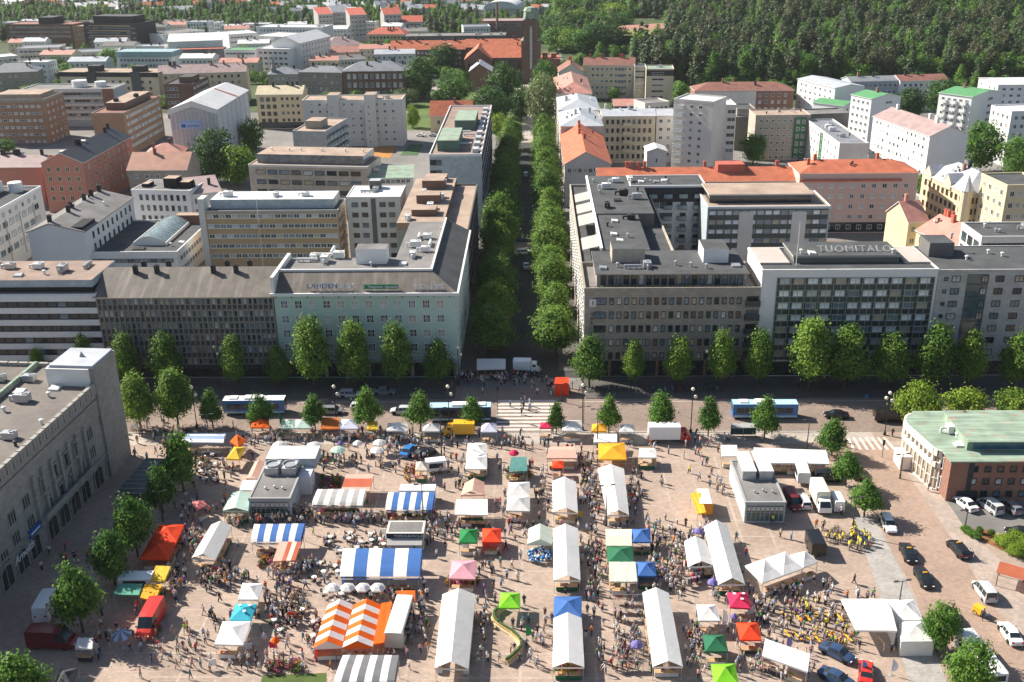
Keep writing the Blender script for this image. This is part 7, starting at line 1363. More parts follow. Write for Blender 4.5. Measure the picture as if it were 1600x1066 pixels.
# trucks, trailers, buses
def boxveh(kind, rear, front, label, L, Wd, H, c1, c2, cat, name, cab=None, z0=.5, wheels=4, extra=None):
    a, c = G(*rear), G(*front); d = c-a; rz = atan2(d.y, d.x); m = (a+c)/2; o = thing(name, label, cat, (m.x, m.y, .05), rz); h2, w2 = L/2, Wd/2
    m1, m2 = paint(c1, PAINTS[c1]), paint(c2, PAINTS[c2]); ch = .12
    def shell(x0, x1, z0_, z1, mm_):
        b = MB(); pr = [(-w2, z0_), (w2, z0_), (w2, z1-ch*2), (w2-ch, z1-ch*.4), (w2-ch*2.5, z1), (-w2+ch*2.5, z1), (-w2+ch, z1-ch*.4), (-w2, z1-ch*2)]
        n = len(pr); b.v = [(x, y, z) for x in (x0, x1) for y, z in pr]; b.f = [(i, (i+1) % n, n+(i+1) % n, n+i) for i in range(n)]+[tuple(range(n)), tuple(range(n, 2*n))]; b.m = [1 if i in (3, 4, 5) else 0 for i in range(n)]+[0, 0]; return b
    if kind == 'bus':
        shell(-h2, h2, .35, H, m1).build('body', [m1, m2], o); gmt = GL[0]
        for s in (1, -1):
            for i in range(7): b = MB(); x = -h2+.7+i*(L-1.6)/7; b.box(x, x+(L-1.6)/7-.12, -.015, .015, 1.25, H-.75); w_ = b.build('side_window', gmt, o); w_.location = (0, s*(w2+.012), 0)
            b = MB(); b.box(-h2+.1, h2-.1, -.01, .01, .4, .8); st_ = b.build('skirt_stripe', paint('skyblue', PAINTS['skyblue']), o); st_.location = (0, s*(w2+.012), 0)
        b = MB(); b.box(h2-.005, h2+.03, -w2+.15, w2-.15, 1.0, H-.55); b.build('windscreen', gmt, o); b = MB(); b.box(-h2-.03, -h2+.005, -w2+.3, w2-.3, 1.5, H-.6); b.build('rear_window', gmt, o)
        b = MB(); b.box(h2+.0, h2+.05, -.9, .9, H-.5, H-.15); b.build('destination_display', mat('display_amber', (.10, .05, .01), .4), o)
        b = MB(); b.box(-1.8, 1.6, -.8, .8, H, H+.28); b.box(-4.8, -3.2, -.7, .7, H, H+.22); b.build('roof_unit', paint('white', 0), o)
        xs = (-h2+2.9, h2-2.7); wr = .48
    elif kind == 'truck':
        shell(-h2, h2-1.9, .8, H, m1).build('cargo_box', [m1, m1], o)
        b = MB(); x1 = h2-1.8; b.box(x1, h2-.1, -w2+.1, w2-.1, .5, 1.35); b.poly([(x1, -w2+.1, 1.35), (h2-.1, -w2+.1, 1.35), (h2-.75, -w2+.25, 2.25), (x1, -w2+.25, 2.3)]); b.poly([(x1, w2-.1, 1.35), (h2-.1, w2-.1, 1.35), (h2-.75, w2-.25, 2.25), (x1, w2-.25, 2.3)]); b.poly([(x1, -w2+.25, 2.3), (h2-.75, -w2+.25, 2.25), (h2-.75, w2-.25, 2.25), (x1, w2-.25, 2.3)]); b.poly([(h2-.1, -w2+.1, 1.35), (h2-.1, w2-.1, 1.35), (h2-.75, w2-.25, 2.25), (h2-.75, -w2+.25, 2.25)]); b.poly([(x1, -w2+.1, .5), (x1, w2-.1, .5), (x1, w2-.25, 2.3), (x1, -w2+.25, 2.3)]); b.build('cab', m2, o)
        b = MB(); b.poly([(h2-.12, -w2+.25, 1.42), (h2-.12, w2-.25, 1.42), (h2-.70, w2-.35, 2.18), (h2-.70, -w2+.35, 2.18)]); g_ = b.build('windscreen', GL[0], o); g_.location.x = .03
        b = MB(); b.box(-h2+.1, h2-.4, -.5, .5, .45, .8); b.build('chassis', TYRE, o)
        for s in (1, -1): b = MB(); b.box(x1+.25, x1+.95, -.01, .01, 1.45, 2.05); g_ = b.build('side_window', GL[0], o); g_.location = (0, s*(w2-.14), 0); b = MB(); b.box(h2-.13, h2-.06, s*.6-.15, s*.6+.15, .75, .95); b.build('headlight', LAMPW, o)
        xs = (-h2+1.3, h2-1.0); wr = .42
    else:
        shell(-h2, h2, z0, H, m1).build('body', [m1, m2], o); b = MB(); b.bar((h2, 0, z0+.05), (h2+1.0, 0, .45), .1); b.build('tow_bar', TYRE, o)
        b = MB(); b.box(-h2*.7, h2*.7, -w2-.02, -w2+.02, 1.15, H-.35); b.build('serving_hatch', GL[0] if c1 != 'black' else m2, o)
        xs = (0,) if wheels == 2 else (-.6, .6); wr = .33
    t, r = wheel_meshes(wr, .24)
    for x in xs:
        for s in (1, -1): w_ = ob('wheel', t, o, (x, s*(w2-.1), wr)); ob('rim', r, w_)
    ux, uy = Vector((cos(rz), sin(rz), 0)), Vector((-sin(rz), cos(rz), 0)); ZONES.append(([tuple((m+ux*h2*i+uy*w2*k)[:2]) for i, k in ((-1, -1), (1, -1), (1, 1), (-1, 1))], label)); return o
boxveh('bus', (354, 645), (446, 644), 'dark blue city bus with white roof behind the kerb trees at the left', 11.8, 2.5, 3.1, 'blue', 'white', 'bus', 'city_bus')
boxveh('bus', (764, 655), (676, 656), 'city bus with pale blue roof behind the kerb trees at the crossing', 11.6, 2.5, 3.1, 'navy', 'skyblue', 'bus', 'city_bus')
boxveh('bus', (1144, 651), (1242, 651), 'blue city bus with pale roof on the right half of the street', 12.2, 2.5, 3.1, 'blue', 'skyblue', 'bus', 'city_bus')
boxveh('bus', (1558, 1082), (1502, 1010), 'white minibus under the round tree at the bottom right', 8.5, 2.3, 2.9, 'white', 'white', 'bus', 'minibus')
boxveh('truck', (1012, 689), (1078, 689), 'white market truck with red cab at the kerb', 7.6, 2.4, 3.3, 'white', 'red', 'truck', 'sales_truck')
boxveh('truck', (1271, 768), (1292, 813), 'white box truck parked beside the white van', 6.6, 2.2, 3.3, 'cream', 'white', 'truck', 'box_truck')
boxveh('truck', (803, 581), (843, 582), 'white delivery truck in the shade of the avenue mouth', 5.6, 2.1, 2.9, 'white', 'white', 'truck', 'delivery_truck')
boxveh('truck', (741, 681), (694, 681), 'yellow food truck with serving hatch among kerb stalls', 5.8, 2.2, 2.9, 'yellow', 'yellow', 'truck', 'food_truck')
boxveh('trailer', (614, 1024), (636, 952), 'cream snack trailer with white roof right of the orange awning', 8.2, 2.4, 2.9, 'cream', 'white', 'trailer', 'food_trailer')
boxveh('trailer', (626, 784), (682, 784), 'white sales trailer behind the blue striped awning', 5.8, 2.3, 2.7, 'white', 'white', 'trailer', 'food_trailer')
boxveh('trailer', (1103, 812), (1096, 782), 'orange yellow sales trailer with white roof in the open square', 4.6, 2.2, 2.5, 'orange', 'white', 'trailer', 'food_trailer')
boxveh('trailer', (192, 922), (242, 922), 'white trailer behind the teal and amber awnings', 4.6, 2.2, 2.6, 'white', 'white', 'trailer', 'food_trailer')
boxveh('trailer', (1249, 738), (1256, 762), 'white caravan between the clothes awning and the truck', 4.4, 2.1, 2.5, 'white', 'white', 'caravan', 'caravan')
boxveh('trailer', (1266, 846), (1280, 876), 'black box trailer beside the slanted white tents', 4.0, 2.2, 2.5, 'black', 'black', 'trailer', 'box_trailer')
boxveh('trailer', (672, 738), (690, 736), 'small white sales van with a raised roof in the upper market', 3.4, 1.9, 2.4, 'white', 'white', 'trailer', 'food_trailer')
stall('trailer hatch awning', 'yellow awning folded out from the orange sales trailer', [(1079, 774), (1094, 772), (1103, 801), (1090, 803)], 'flat', 'yellow', goods='', name='market_awning', cat='awning')
stall('round white roof stall', 'cream parasol roof stall beside the small white sales van', [(650, 722), (668, 722), (668, 735), (649, 735)], 'pyr', 'cream', goods='front+left')
# coffee kiosk with lettering
A = G(604, 834, 2.9); Bq = G(661, 834, 2.9)
K = bld('coffee_kiosk', 'grey coffee kiosk with a dark sign band and fold-out awning', A, Bq, 2.9, 3.4, 'offwhite', rm='greyfelt', par=.1, cat='kiosk')
strip(K, 'f', 0, K.L, 2.2, 2.95, WALL['dark'], 'sign_band', .12); text('lettering', 'TORIKAHVILA', .62, txt_mat('letter_white', 0), K.o, (K.L*.2, -.14, 2.35), (pi/2, 0, 0), .02, space=1.15)
b = MB(); b.poly([(.1, -.15, 2.2), (K.L-.1, -.15, 2.2), (K.L-.1, -1.5, 1.85), (.1, -1.5, 1.85)]); b.poly([(.1, -1.5, 1.85), (K.L-.1, -1.5, 1.85), (K.L-.1, -1.5, 1.7), (.1, -1.5, 1.7)]); b.build('awning', fab('grey'), K.o); strip(K, 'f', .2, K.L-.2, .9, 2.1, GL[0], 'serving_window', .05)
ZONES.append(([tuple((A+Vector((dx, dy, 0)))[:2]) for dx, dy in ((0, -.3), (K.L, -.3), (K.L, 3.4), (0, 3.4))], 'coffee kiosk'))
for (A_, ux, uy, L_, D_) in FOOT[-3:]: ZONES.append(([tuple((A_+ux*a+uy*c)[:2]) for a, c in ((0, 0), (L_, 0), (L_, D_), (0, D_))], 'glazed pavilion'))
# ------------------------------------------------------------------ lamps, signs, seats, bicycles
IRON = mat('iron_black', (.02, .022, .022), .6); GLOBE = mat('globe_glass', (.78, .70, .55), .25, .05)
def globe_lamp(px, pyb, pyt, label, n=2):
    q = G(px, pyb); H = W(px, pyt, q.y).z; o = thing('globe_lamp', label, 'street lamp', (q.x, q.y, .05)); b = MB(); b.lathe((0, 0, 0), [(.28, 0), (.26, .5), (.13, .7), (.09, 1.2), (.08, H-.5), (.001, H-.45)], 8); b.build('post', IRON, o)
    for k, (dx, dz) in enumerate(((0, 0), (.55, -1.55), (-.55, -1.0))[:n+0]):
        g_ = MB(); g_.lathe((dx, 0, H-.32+dz), [(.001, -.34), (.2, -.28), (.33, -.08), (.33, .1), (.2, .28), (.001, .34)], 10); gl = g_.build('globe', GLOBE, o, True)
        if dx: c = MB(); c.bar((0, 0, H-.85+dz), (dx, 0, H-.75+dz), .06); c.build('bracket', IRON, o)
for i, (x, yb, yt) in enumerate(((342, 602, 540), (526, 660, 602), (702, 668, 602), (717, 602, 541), (911, 604, 543), (910, 672, 600), (1079, 676, 606), (1101, 606, 547), (308, 668, 603), (180, 600, 542), (1382, 680, 612), (1248, 604, 548))):
    globe_lamp(x, yb, yt, ['globe lamp before the finned grey building', 'globe lamp at the kerb left of the crossing by the lilac tent', 'globe lamp before the middle bus', 'globe lamp at the left corner of the avenue', 'globe lamp at the right corner of the avenue', 'globe lamp beside the white crossing tent', 'globe lamp right of the red-cabbed truck', 'globe lamp before the taupe facade', 'globe lamp beside the two big kerb trees', 'globe lamp behind the stone tower', 'three-globe lamp at the right crossing', 'globe lamp before the white grid office'][i], 3 if i == 10 else 2)
def street_light(px, pyb, pyt, label, arms=2):
    q = G(px, pyb); H = W(px, pyt, q.y).z; o = thing('street_light', label, 'street lamp', (q.x, q.y, .02), .2); b = MB(); b.tube((0, 0, 0), (0, 0, H), .12, .06, 8); b.tube((0, 0, 0), (0, 0, .9), .16, .15, 8); b.build('pole', FR['d'], o)
    for s in ((1, -1) if arms == 2 else (1,)): c = MB(); c.bar((0, 0, H-.1), (s*.9, 0, H+.05), .06); c.box(s*.9-.35, s*.9+.35, -.14, .14, H-.02, H+.1); c.build('lamp_head', FR['d'], o)
for a in ((690, 712, 638, 'double-headed street light left of the yellow van'), (933, 704, 639, 'double-headed street light beside the amber tent'), (662, 820, 757, 'double-headed street light before the small blue striped awning'), (947, 822, 759, 'double-headed street light at the long fish tent'), (1260, 705, 656, 'street light behind the long white clothes awning'), (1331, 834, 778, 'street light above the yellow-vested cyclists'), (1402, 962, 908, 'street light between the white stage tents'), (255, 815, 768, 'street light in the shaded tree row'), (160, 962, 930, 'street light beside the teal awning'), (1406, 748, 710, 'street light before the glazed front'), (328, 692, 648, 'street light at the blue-white awning'), (1507, 828, 797, 'small yellow-headed street light at the planting bed'), (877, 628, 600, 'thin post at the zebra crossing')): street_light(*a)
for x, yb, yt, l in ((778, 652, 603, 'traffic light left of the zebra crossing'), (912, 662, 600, 'traffic light right of the zebra crossing'), (1378, 715, 688, 'traffic light at the corner of the side street'), (1352, 642, 618, 'blue road sign on the market street')):
    q = G(x, yb); H = W(x, yt, q.y).z; o = thing('traffic_light' if 'light' in l else 'road_sign', l, 'traffic light' if 'light' in l else 'sign', (q.x, q.y, .02)); b = MB(); b.tube((0, 0, 0), (0, 0, H), .06, .05, 6); b.build('post', FR['d'], o); b = MB(); b.box(-.18, .18, -.15, .15, H-1.0, H) if 'light' in l else b.box(-.3, .3, -.03, .03, H-.6, H); b.build('head', IRON if 'light' in l else MATS['sign_blue'], o)
def ring(b, c, R_, r, n=16, m=0):
    for i in range(n):
        a0, a1 = 2*pi*i/n, 2*pi*(i+1)/n; b.bar((c[0]+R_*cos(a0), c[1], c[2]+R_*sin(a0)), (c[0]+R_*cos(a1), c[1], c[2]+R_*sin(a1)), r, r, m)
bw = MB(); ring(bw, (0, 0, 0), .33, .04)
for i in range(6): bw.bar((0, 0, 0), (.33*cos(i*pi/3), 0, .33*sin(i*pi/3)), .012)
BW = bw.mesh('wheel', TYRE); bf = MB()
for a, c in (((-.5, 0, .34), (-.15, 0, .32)), ((-.15, 0, .32), (-.28, 0, .8)), ((-.5, 0, .34), (-.26, 0, .72)), ((-.15, 0, .32), (.36, 0, .82)), ((-.26, 0, .72), (.34, 0, .84)), ((.34, 0, .95), (.52, 0, .34))): bf.bar(a, c, .04)
BF = bf.mesh('frame', paint('blue', 0)); bh = MB(); bh.bar((.32, -.26, 1.02), (.32, .26, 1.02), .035); bh.bar((.34, 0, .93), (.32, 0, 1.02), .03); BH = bh.mesh('handlebar', IRON); bs = MB(); bs.lathe((-.29, 0, .8), [(.001, 0), (.1, .02), (.09, .07), (.001, .09)], 6); BS = bs.mesh('saddle', IRON)
def bike(x, y, rz, col, label, group):
    o = thing('bicycle', label, 'bicycle', (x, y, .02), rz, group); f = ob('frame', BF, o); f.material_slots[0].link = 'OBJECT'; f.material_slots[0].material = paint(col, PAINTS[col]); ob('handlebar', BH, o); ob('saddle', BS, o); ob('wheel', BW, o, (-.5, 0, .34)); ob('wheel', BW, o, (.52, 0, .34)); o.rotation_euler = (radians(6), 0, rz)
br = random.Random(9); BC = ['blue', 'black', 'red', 'silver', 'grey', 'navy']
for i in range(46): q = G(905+i*5+br.uniform(-1, 1), 611+br.uniform(-1.2, 1.5)); bike(q.x, q.y, pi/2+br.uniform(-.3, .3), br.choice(BC), 'bicycle in the shaded bike park before the taupe building', 'bicycles parked before the taupe building')
for i in range(22): q = G(br.uniform(1298, 1358), br.uniform(828, 862)); bike(q.x, q.y, br.uniform(0, 6.28), br.choice(BC), 'bicycle in the group of yellow-vested cyclists', 'bicycles of the yellow-vested group')
for i in range(10): q = G(br.uniform(455, 480), br.uniform(925, 950)); bike(q.x, q.y, br.uniform(0, 6.28), br.choice(BC), 'bicycle left of the orange striped tents', 'bicycles left of the striped tents')
for i in range(16): q = G(br.uniform(205, 300), br.uniform(668, 682)); bike(q.x, q.y, br.uniform(0, 6.28), br.choice(BC), 'bicycle under the two big kerb trees', 'bicycles under the kerb trees')
# tables and chairs
tb = MB(); tb.lathe((0, 0, 0), [(.001, .74), (.4, .74), (.4, .71), (.001, .71)], 12); TT_ = tb.mesh('table_top', mat('table_grey_white', (.62, .62, .60), .5)); tb = MB(); tb.tube((0, 0, 0), (0, 0, .71), .03, .03, 6); tb.lathe((0, 0, 0), [(.25, 0), (.25, .03), (.001, .05)], 8); TL_ = tb.mesh('stand', STEEL)
CS = MB(); CS.box(-.21, .21, -.21, .21, .43, .47); CS = CS.mesh('seat', IRON); CB = MB(); CB.box(-.21, .21, .19, .22, .55, .85); CB.box(-.2, -.17, .18, .21, .43, .6); CB.box(.17, .2, .18, .21, .43, .6); CB = CB.mesh('backrest', IRON); CL = MB(); CL.tube((0, 0, 0), (0, 0, .43), .018, .018, 5); CL = CL.mesh('leg', IRON)
SEATS = []; TBL = []
def table(px, py, lbl, grp, seats=4):
    q = G(px, py)
    for pl, _ in ZONES:
        if inpoly(q.x, q.y, pl): return
    if any((q.x-x)**2+(q.y-y)**2 < 2.0 for x, y in TBL): return
    TBL.append((q.x, q.y)); o = thing('cafe_table', lbl, 'table', (q.x, q.y, .02), 0, grp); ob('table_top', TT_, o); ob('stand', TL_, o); a0 = br.uniform(0, 6)
    for i in range(seats):
        a = a0+i*2*pi/seats; x, y = q.x+.72*cos(a), q.y+.72*sin(a); rz = a-pi/2
        c = thing('cafe_chair', 'dark chair at a table '+lbl.split('table ')[1], 'chair', (x, y, .02), rz, 'chairs: '+grp); ob('seat', CS, c); ob('backrest', CB, c)
        for sx in (-.18, .18):
            for sy in (-.18, .18): ob('leg', CL, c, (sx, sy, 0))
        SEATS.append((x, y, rz))
def inpoly(x, y, pl):
    c = False; n = len(pl)
    for i in range(n):
        (x1, y1), (x2, y2) = pl[i], pl[(i+1) % n]
        if (y1 > y) != (y2 > y) and x < (x2-x1)*(y-y1)/(y2-y1)+x1: c = not c
    return c
for i in range(26): table(br.uniform(512, 602), br.uniform(836, 866), 'round cafe table left of the coffee kiosk', 'cafe tables left of the coffee kiosk', 3)
for i in range(12): table(br.uniform(490, 528), br.uniform(872, 908), 'round cafe table left of the big blue striped tent', 'cafe tables left of the big blue tent', 3)
for i in range(12): table(br.uniform(508, 602), br.uniform(926, 934), 'round cafe table under the four white parasols', 'cafe tables under the parasols', 3)
for i in range(10): table(br.uniform(425, 490), br.uniform(955, 1010), 'round cafe table left of the orange striped tents', 'cafe tables left of the orange tents', 3)
for i in range(12): table(br.uniform(305, 350), br.uniform(715, 760), 'round cafe table under the shaded tree by the yellow tent', 'cafe tables by the yellow tent', 2)
# yellow benches before the stage tent, clothes racks, banners
bb = MB(); bb.box(-1.1, 1.1, -.14, .14, .42, .47); BSEAT = bb.mesh('seat', paint('yellow', 0)); bb = MB(); bb.box(-.03, .03, -.13, .13, 0, .42); BLEG = bb.mesh('leg', STEEL)
for i in range(14):
    q = G(1228+(i % 7)*16+br.uniform(-2, 2), 962+(i//7)*34+br.uniform(-5, 5)); o = thing('bench', 'long yellow bench before the big white stage tent', 'bench', (q.x, q.y, .02), 1.9+br.uniform(-.15, .15), 'yellow benches before the stage tent'); ob('seat', BSEAT, o); ob('leg', BLEG, o, (-.85, 0, 0)); ob('leg', BLEG, o, (.85, 0, 0)); SEATS += [(q.x+.5*k, q.y+br.uniform(-.5, .5), br.uniform(-.5, .5)) for k in (-1, 1)]
GAR = [fab(c) for c in ('white', 'dgrey', 'blue', 'crimson', 'charcoal', 'salmon', 'lilac', 'green', 'grey', 'red', 'cream')]
def rack(px, py, rz, label, grp, n=12):
    q = G(px, py); o = thing('clothes_rack', label, 'clothes rack', (q.x, q.y, .02), rz, grp); b = MB(); b.bar((-1, 0, 1.6), (1, 0, 1.6), .04)
    for s in (-1, 1): b.bar((s, 0, 0), (s, 0, 1.6), .04); b.bar((s, -.3, .03), (s, .3, .03), .04)
    b.build('rail', STEEL, o)
    for i in range(n):
        x = -.9+1.8*i/(n-1); b = MB(); h = br.uniform(.7, 1.1); b.poly([(x, -.22, 1.5), (x+.03, .22, 1.5), (x+.05, .26, 1.55-h), (x-.03, -.26, 1.55-h)]); b.poly([(x+.06, -.2, 1.5), (x+.07, .2, 1.5), (x+.1, .24, 1.56-h), (x+.04, -.24, 1.56-h)]); b.build('garment', br.choice(GAR), o)
for i in range(6): rack(970+(i % 2)*22, 944+(i//2)*13, br.uniform(-.1, .1), 'clothes rack left of the long white clothes tent', 'clothes racks left of the clothes tent')
for i in range(5): rack(975+i*17, 1048, 0, 'clothes rack along the front of the long white clothes tent', 'clothes racks before the clothes tent')
for i in range(6): rack(968+br.uniform(-4, 30), 990+i*8, 1.2, 'clothes rack around the purple parasol', 'clothes racks around the purple parasol')
for i in range(5): rack(1075+br.uniform(0, 20), 888+i*7, .3, 'clothes rack before the short white gabled tent', 'clothes racks before the short tent')
for i in range(6): rack(1190+i*18, 735, 0, 'clothes rack under the long white clothes awning', 'clothes racks under the long awning')
def flag(px, pyb, pyt, c, label):
    q = G(px, pyb); H = max(2.4, W(px, pyt, q.y).z); o = thing('feather_flag', label, 'flag', (q.x, q.y, .02), br.uniform(-.4, .4)); b = MB(); b.tube((0, 0, 0), (0, 0, H), .03, .015, 5); b.lathe((0, 0, 0), [(.3, 0), (.28, .05), (.001, .08)], 6); b.build('pole', STEEL, o); b = MB(); n = 6
    pts = [(.03, H*.25)]+[(.12+.62*sin(pi*(.15+.85*i/n)), H*(.25+.75*i/n)) for i in range(n)]+[(.03, H)]
    for i in range(len(pts)-1): b.poly([(.02, .0, pts[i][1]), (pts[i][0], .06*sin(i), pts[i][1]), (pts[i+1][0], .06*sin(i+1), pts[i+1][1]), (.02, 0, pts[i+1][1])])
    b.build('cloth', fab(c), o)
for a in ((1128, 985, 952, 'white', 'white feather flag between white and crimson tents'), (1093, 977, 957, 'lblue', 'light blue feather flag at the white square tent'), (1333, 1000, 978, 'green', 'green feather flag at the stage tent entrance'), (1228, 1018, 996, 'purple', 'purple feather flag at the slanted white canopy'), (1345, 1058, 1032, 'blue', 'blue feather flag at the bottom edge'), (1392, 1055, 1030, 'lilac', 'pale lilac feather flag on the empty paving'), (1188, 1040, 1018, 'pink', 'pink feather flag at the slanted white canopy'), (392, 672, 652, 'crimson', 'red and blue feather flag by the orange kerb tent'), (438, 668, 645, 'dgreen', 'green feather flag by the mint tents'), (822, 1000, 990, 'green', 'small green flag by the planter bench')): flag(*a)
# S-shaped planter bench
o = thing('planter_bench', 'S-shaped planter bench of yellow timber with green plants on top', 'planter', G(793, 1000)); ctr = G(793, 1000); pw = []
for i in range(29):
    t = i/28; px = 795-24*sin(t*2*pi+.35)*(1 if t < .5 else .75)+t*2; py = 952+t*88; pw.append(G(px, py)-ctr)
for nm, w_, z0_, z1_, mm_ in (('wall', .42, 0, .85, mat('timber_yellow', (.55, .38, .17), .8, .15)), ('seat', .75, .0, .42, mat('timber_pale', (.62, .50, .34), .8, .12)), ('plants', .26, .85, 1.1, mat('leaf_planter', 0))):
    for i in range(0, 28, 1):
        pass
    b = MB()
    for i in range(28):
        a, c = pw[i], pw[i+1]; d = (c-a).normalized(); nn = Vector((-d.y, d.x, 0))*w_/2; jz = br.uniform(-.06, .12) if nm == 'plants' else 0
        b.prism([tuple((a+nn)[:2]), tuple((c+nn)[:2]), tuple((c-nn)[:2]), tuple((a-nn)[:2])], z0_, z1_+jz)
    b.build(nm, mm_, o)
for p in pw[::2]: ZONES.append(([(ctr.x+p.x-.6, ctr.y+p.y-.8), (ctr.x+p.x+.6, ctr.y+p.y-.8), (ctr.x+p.x+.6, ctr.y+p.y+.8), (ctr.x+p.x-.6, ctr.y+p.y+.8)], 'S-shaped planter bench'))
# balloon display
q = G(843, 874); o = thing('balloon_display', 'pile of blue, white and cyan balloons before the pale green tent', 'balloons', (q.x, q.y, .02)); sp = MB(); sp.lathe((0, 0, 0), [(.001, -.2), (.12, -.16), (.2, 0), (.13, .15), (.001, .2)], 8); spm = {c: None for c in ('a', 'b', 'c')}
BM = [mat('balloon_blue', (.02, .20, .55), .25), mat('balloon_cyan', (.10, .45, .65), .25), mat('balloon_white', (.75, .78, .80), .25), mat('balloon_navy', (.01, .06, .25), .25)]; spm = sp.mesh('balloon', BM[0], True)
for i in range(130):
    a = i/130*2*pi*2; R_ = 1.1+.35*(i % 2); g_ = ob('balloon', spm, o, (R_*cos(a)*1.15+br.uniform(-.12, .12), R_*sin(a)*.95+br.uniform(-.12, .12), .3+br.uniform(0, 1.0)))
    g_.material_slots[0].link = 'OBJECT'; g_.material_slots[0].material = br.choice(BM)
ZONES.append(([(q.x-1.7, q.y-1.6), (q.x+1.7, q.y-1.6), (q.x+1.7, q.y+1.6), (q.x-1.7, q.y+1.6)], 'blue balloon display'))
# flowers and potted plants at the plant stalls
fl = MB(); fl.lathe((0, 0, 0), [(.13, 0), (.17, .25), (.001, .25)], 7); POT = fl.mesh('pot', mat('pot_terracotta', (.30, .12, .07), .8)); PLm = []
for k, c in enumerate(((.35, .05, .06), (.55, .30, .03), (.08, .18, .03), (.50, .12, .25), (.05, .13, .02))):
    v, tn, _ = crown_arrays(60+k, 'round', .2, .75, .32, 16, 9, .13, .07); PLm.append(quads('leaves', v, tn, leafmat('bloom_%d' % k, tuple(x*.6 for x in c), c, .2)))
for (x0_, x1_, y0_, y1_, n_, l) in ((405, 440, 868, 888, 34, 'the rust and pink awning'), (500, 560, 796, 806, 30, 'the grey striped awning'), (600, 680, 803, 812, 30, 'the small blue striped awning'), (790, 830, 738, 750, 24, 'the dark teal stall'), (500, 535, 745, 770, 26, 'the rust striped awning'), (632, 665, 728, 752, 22, 'the small white sales van'), (868, 908, 1046, 1056, 22, 'the white flower tent'), (700, 748, 908, 916, 20, 'the pink pop-up tent'), (415, 470, 1040, 1052, 18, 'the lawn patch at the bottom edge'), (232, 250, 975, 990, 10, 'the red van')):
    for i in range(n_):
        q = G(br.uniform(x0_, x1_), br.uniform(y0_, y1_)); k = br.randrange(5); o = thing('potted_plant', ('red flowering', 'yellow flowering', 'leafy green', 'pink flowering', 'dark green')[k]+' potted plant beside '+l, 'plant', (q.x, q.y, .02), br.uniform(0, 6), 'potted plants beside '+l); ob('pot', POT, o); ob('leaves', PLm[k], o); o.scale = (br.uniform(1.0, 1.7),)*3
sheet('lawn_patch', [G(410, 1056)[:2], G(510, 1052)[:2], G(510, 1080)[:2], G(405, 1080)[:2]], .05, LAWN)
# shrubs and pergola at the planting bed, bus shelter, notice board
for i, (x, y, r) in enumerate(((1508, 832, .7), (1517, 838, .7), (1526, 843, .6), (1530, 834, .5), (1548, 838, .5))): tree_at(*G(x, y)[:2], .05, 1.1, r, 'round', ORD[i]+' low round shrub from the left in the bark planting bed', 'shrubs in the planting bed', 'shrub')
for i, (x, y, r) in enumerate(((1570, 852, 1.6), (1590, 848, 1.6), (1600, 862, 1.5), (1585, 866, 1.3))): tree_at(*G(x, y)[:2], .05, 1.5, r, 'bright', ORD[i]+' bushy shrub at the end of the planting bed', 'bushes at the planting bed', 'shrub')
q = G(1585, 915); o = thing('pergola', 'low red timber shelter roof at the right edge', 'shelter', (q.x, q.y, .02), -.55)
for i in range(9): b = MB(); b.box(-2.5, 4.5, -1.6+i*.36, -1.3+i*.36, 2.2, 2.26); b.build('roof_board', mat('timber_red', (.42, .12, .06), .7, .12), o)
for x in (-2.2, 1, 4.2):
    for y in (-1.5, 1.4): b = MB(); b.box(x-.06, x+.06, y-.06, y+.06, 0, 2.2); b.build('post', mat('timber_red', 0), o)
q = G(1162, 684); o = thing('bus_shelter', 'glass bus shelter with grey roof at the right end of the kerb', 'bus shelter', (q.x, q.y, .02)); b = MB(); b.box(-2.4, 2.4, -.9, .9, 2.35, 2.5); b.build('roof', FR['g'], o); b = MB(); b.box(-2.3, 2.3, .8, .85, .2, 2.3); b.build('glass_back', GL[4], o)
for x in (-2.3, 0, 2.3): b = MB(); b.tube((x, .8, 0), (x, .8, 2.35), .05, .05, 6); b.build('post', STEEL, o)
b = MB(); b.box(-1.6, 1.6, .3, .7, .42, .48); b.build('bench', WOODM, o)
for i, (x, y, c, l) in enumerate(((457, 972, 'red', 'red market sign frame left of the orange tents'), (428, 1018, 'crimson', 'red standing board near the bottom left benches'), (389, 1020, 'white', 'white standing board beside the lower white tent'), (333, 1046, 'white', 'small white signboard on a pole on the paving'), (150, 1020, 'white', 'white sign panel of the dark stall beside the maroon van'), (600, 840, 'white', 'white sandwich board left of the coffee kiosk'), (728, 862, 'white', 'white standing board before the green pop-up tent'), (902, 812, 'yellow', 'yellow banner board before the white middle tent'), (1172, 965, 'white', 'grey white poster stand before the crimson tent'))):
    q = G(x, y); o = thing('signboard', l, 'sign', (q.x, q.y, .02), br.uniform(-.4, .4)); w_ = 1.0 if 'yellow' not in c else 1.8
    for s in (-1, 1): b = MB(); b.bar((s*w_*.45, 0, 0), (s*w_*.45, 0, 1.5), .05); b.build('leg', STEEL, o)
    b = MB(); b.box(-w_/2, w_/2, -.03, .03, .6, 1.6); b.build('panel', fab(c), o)

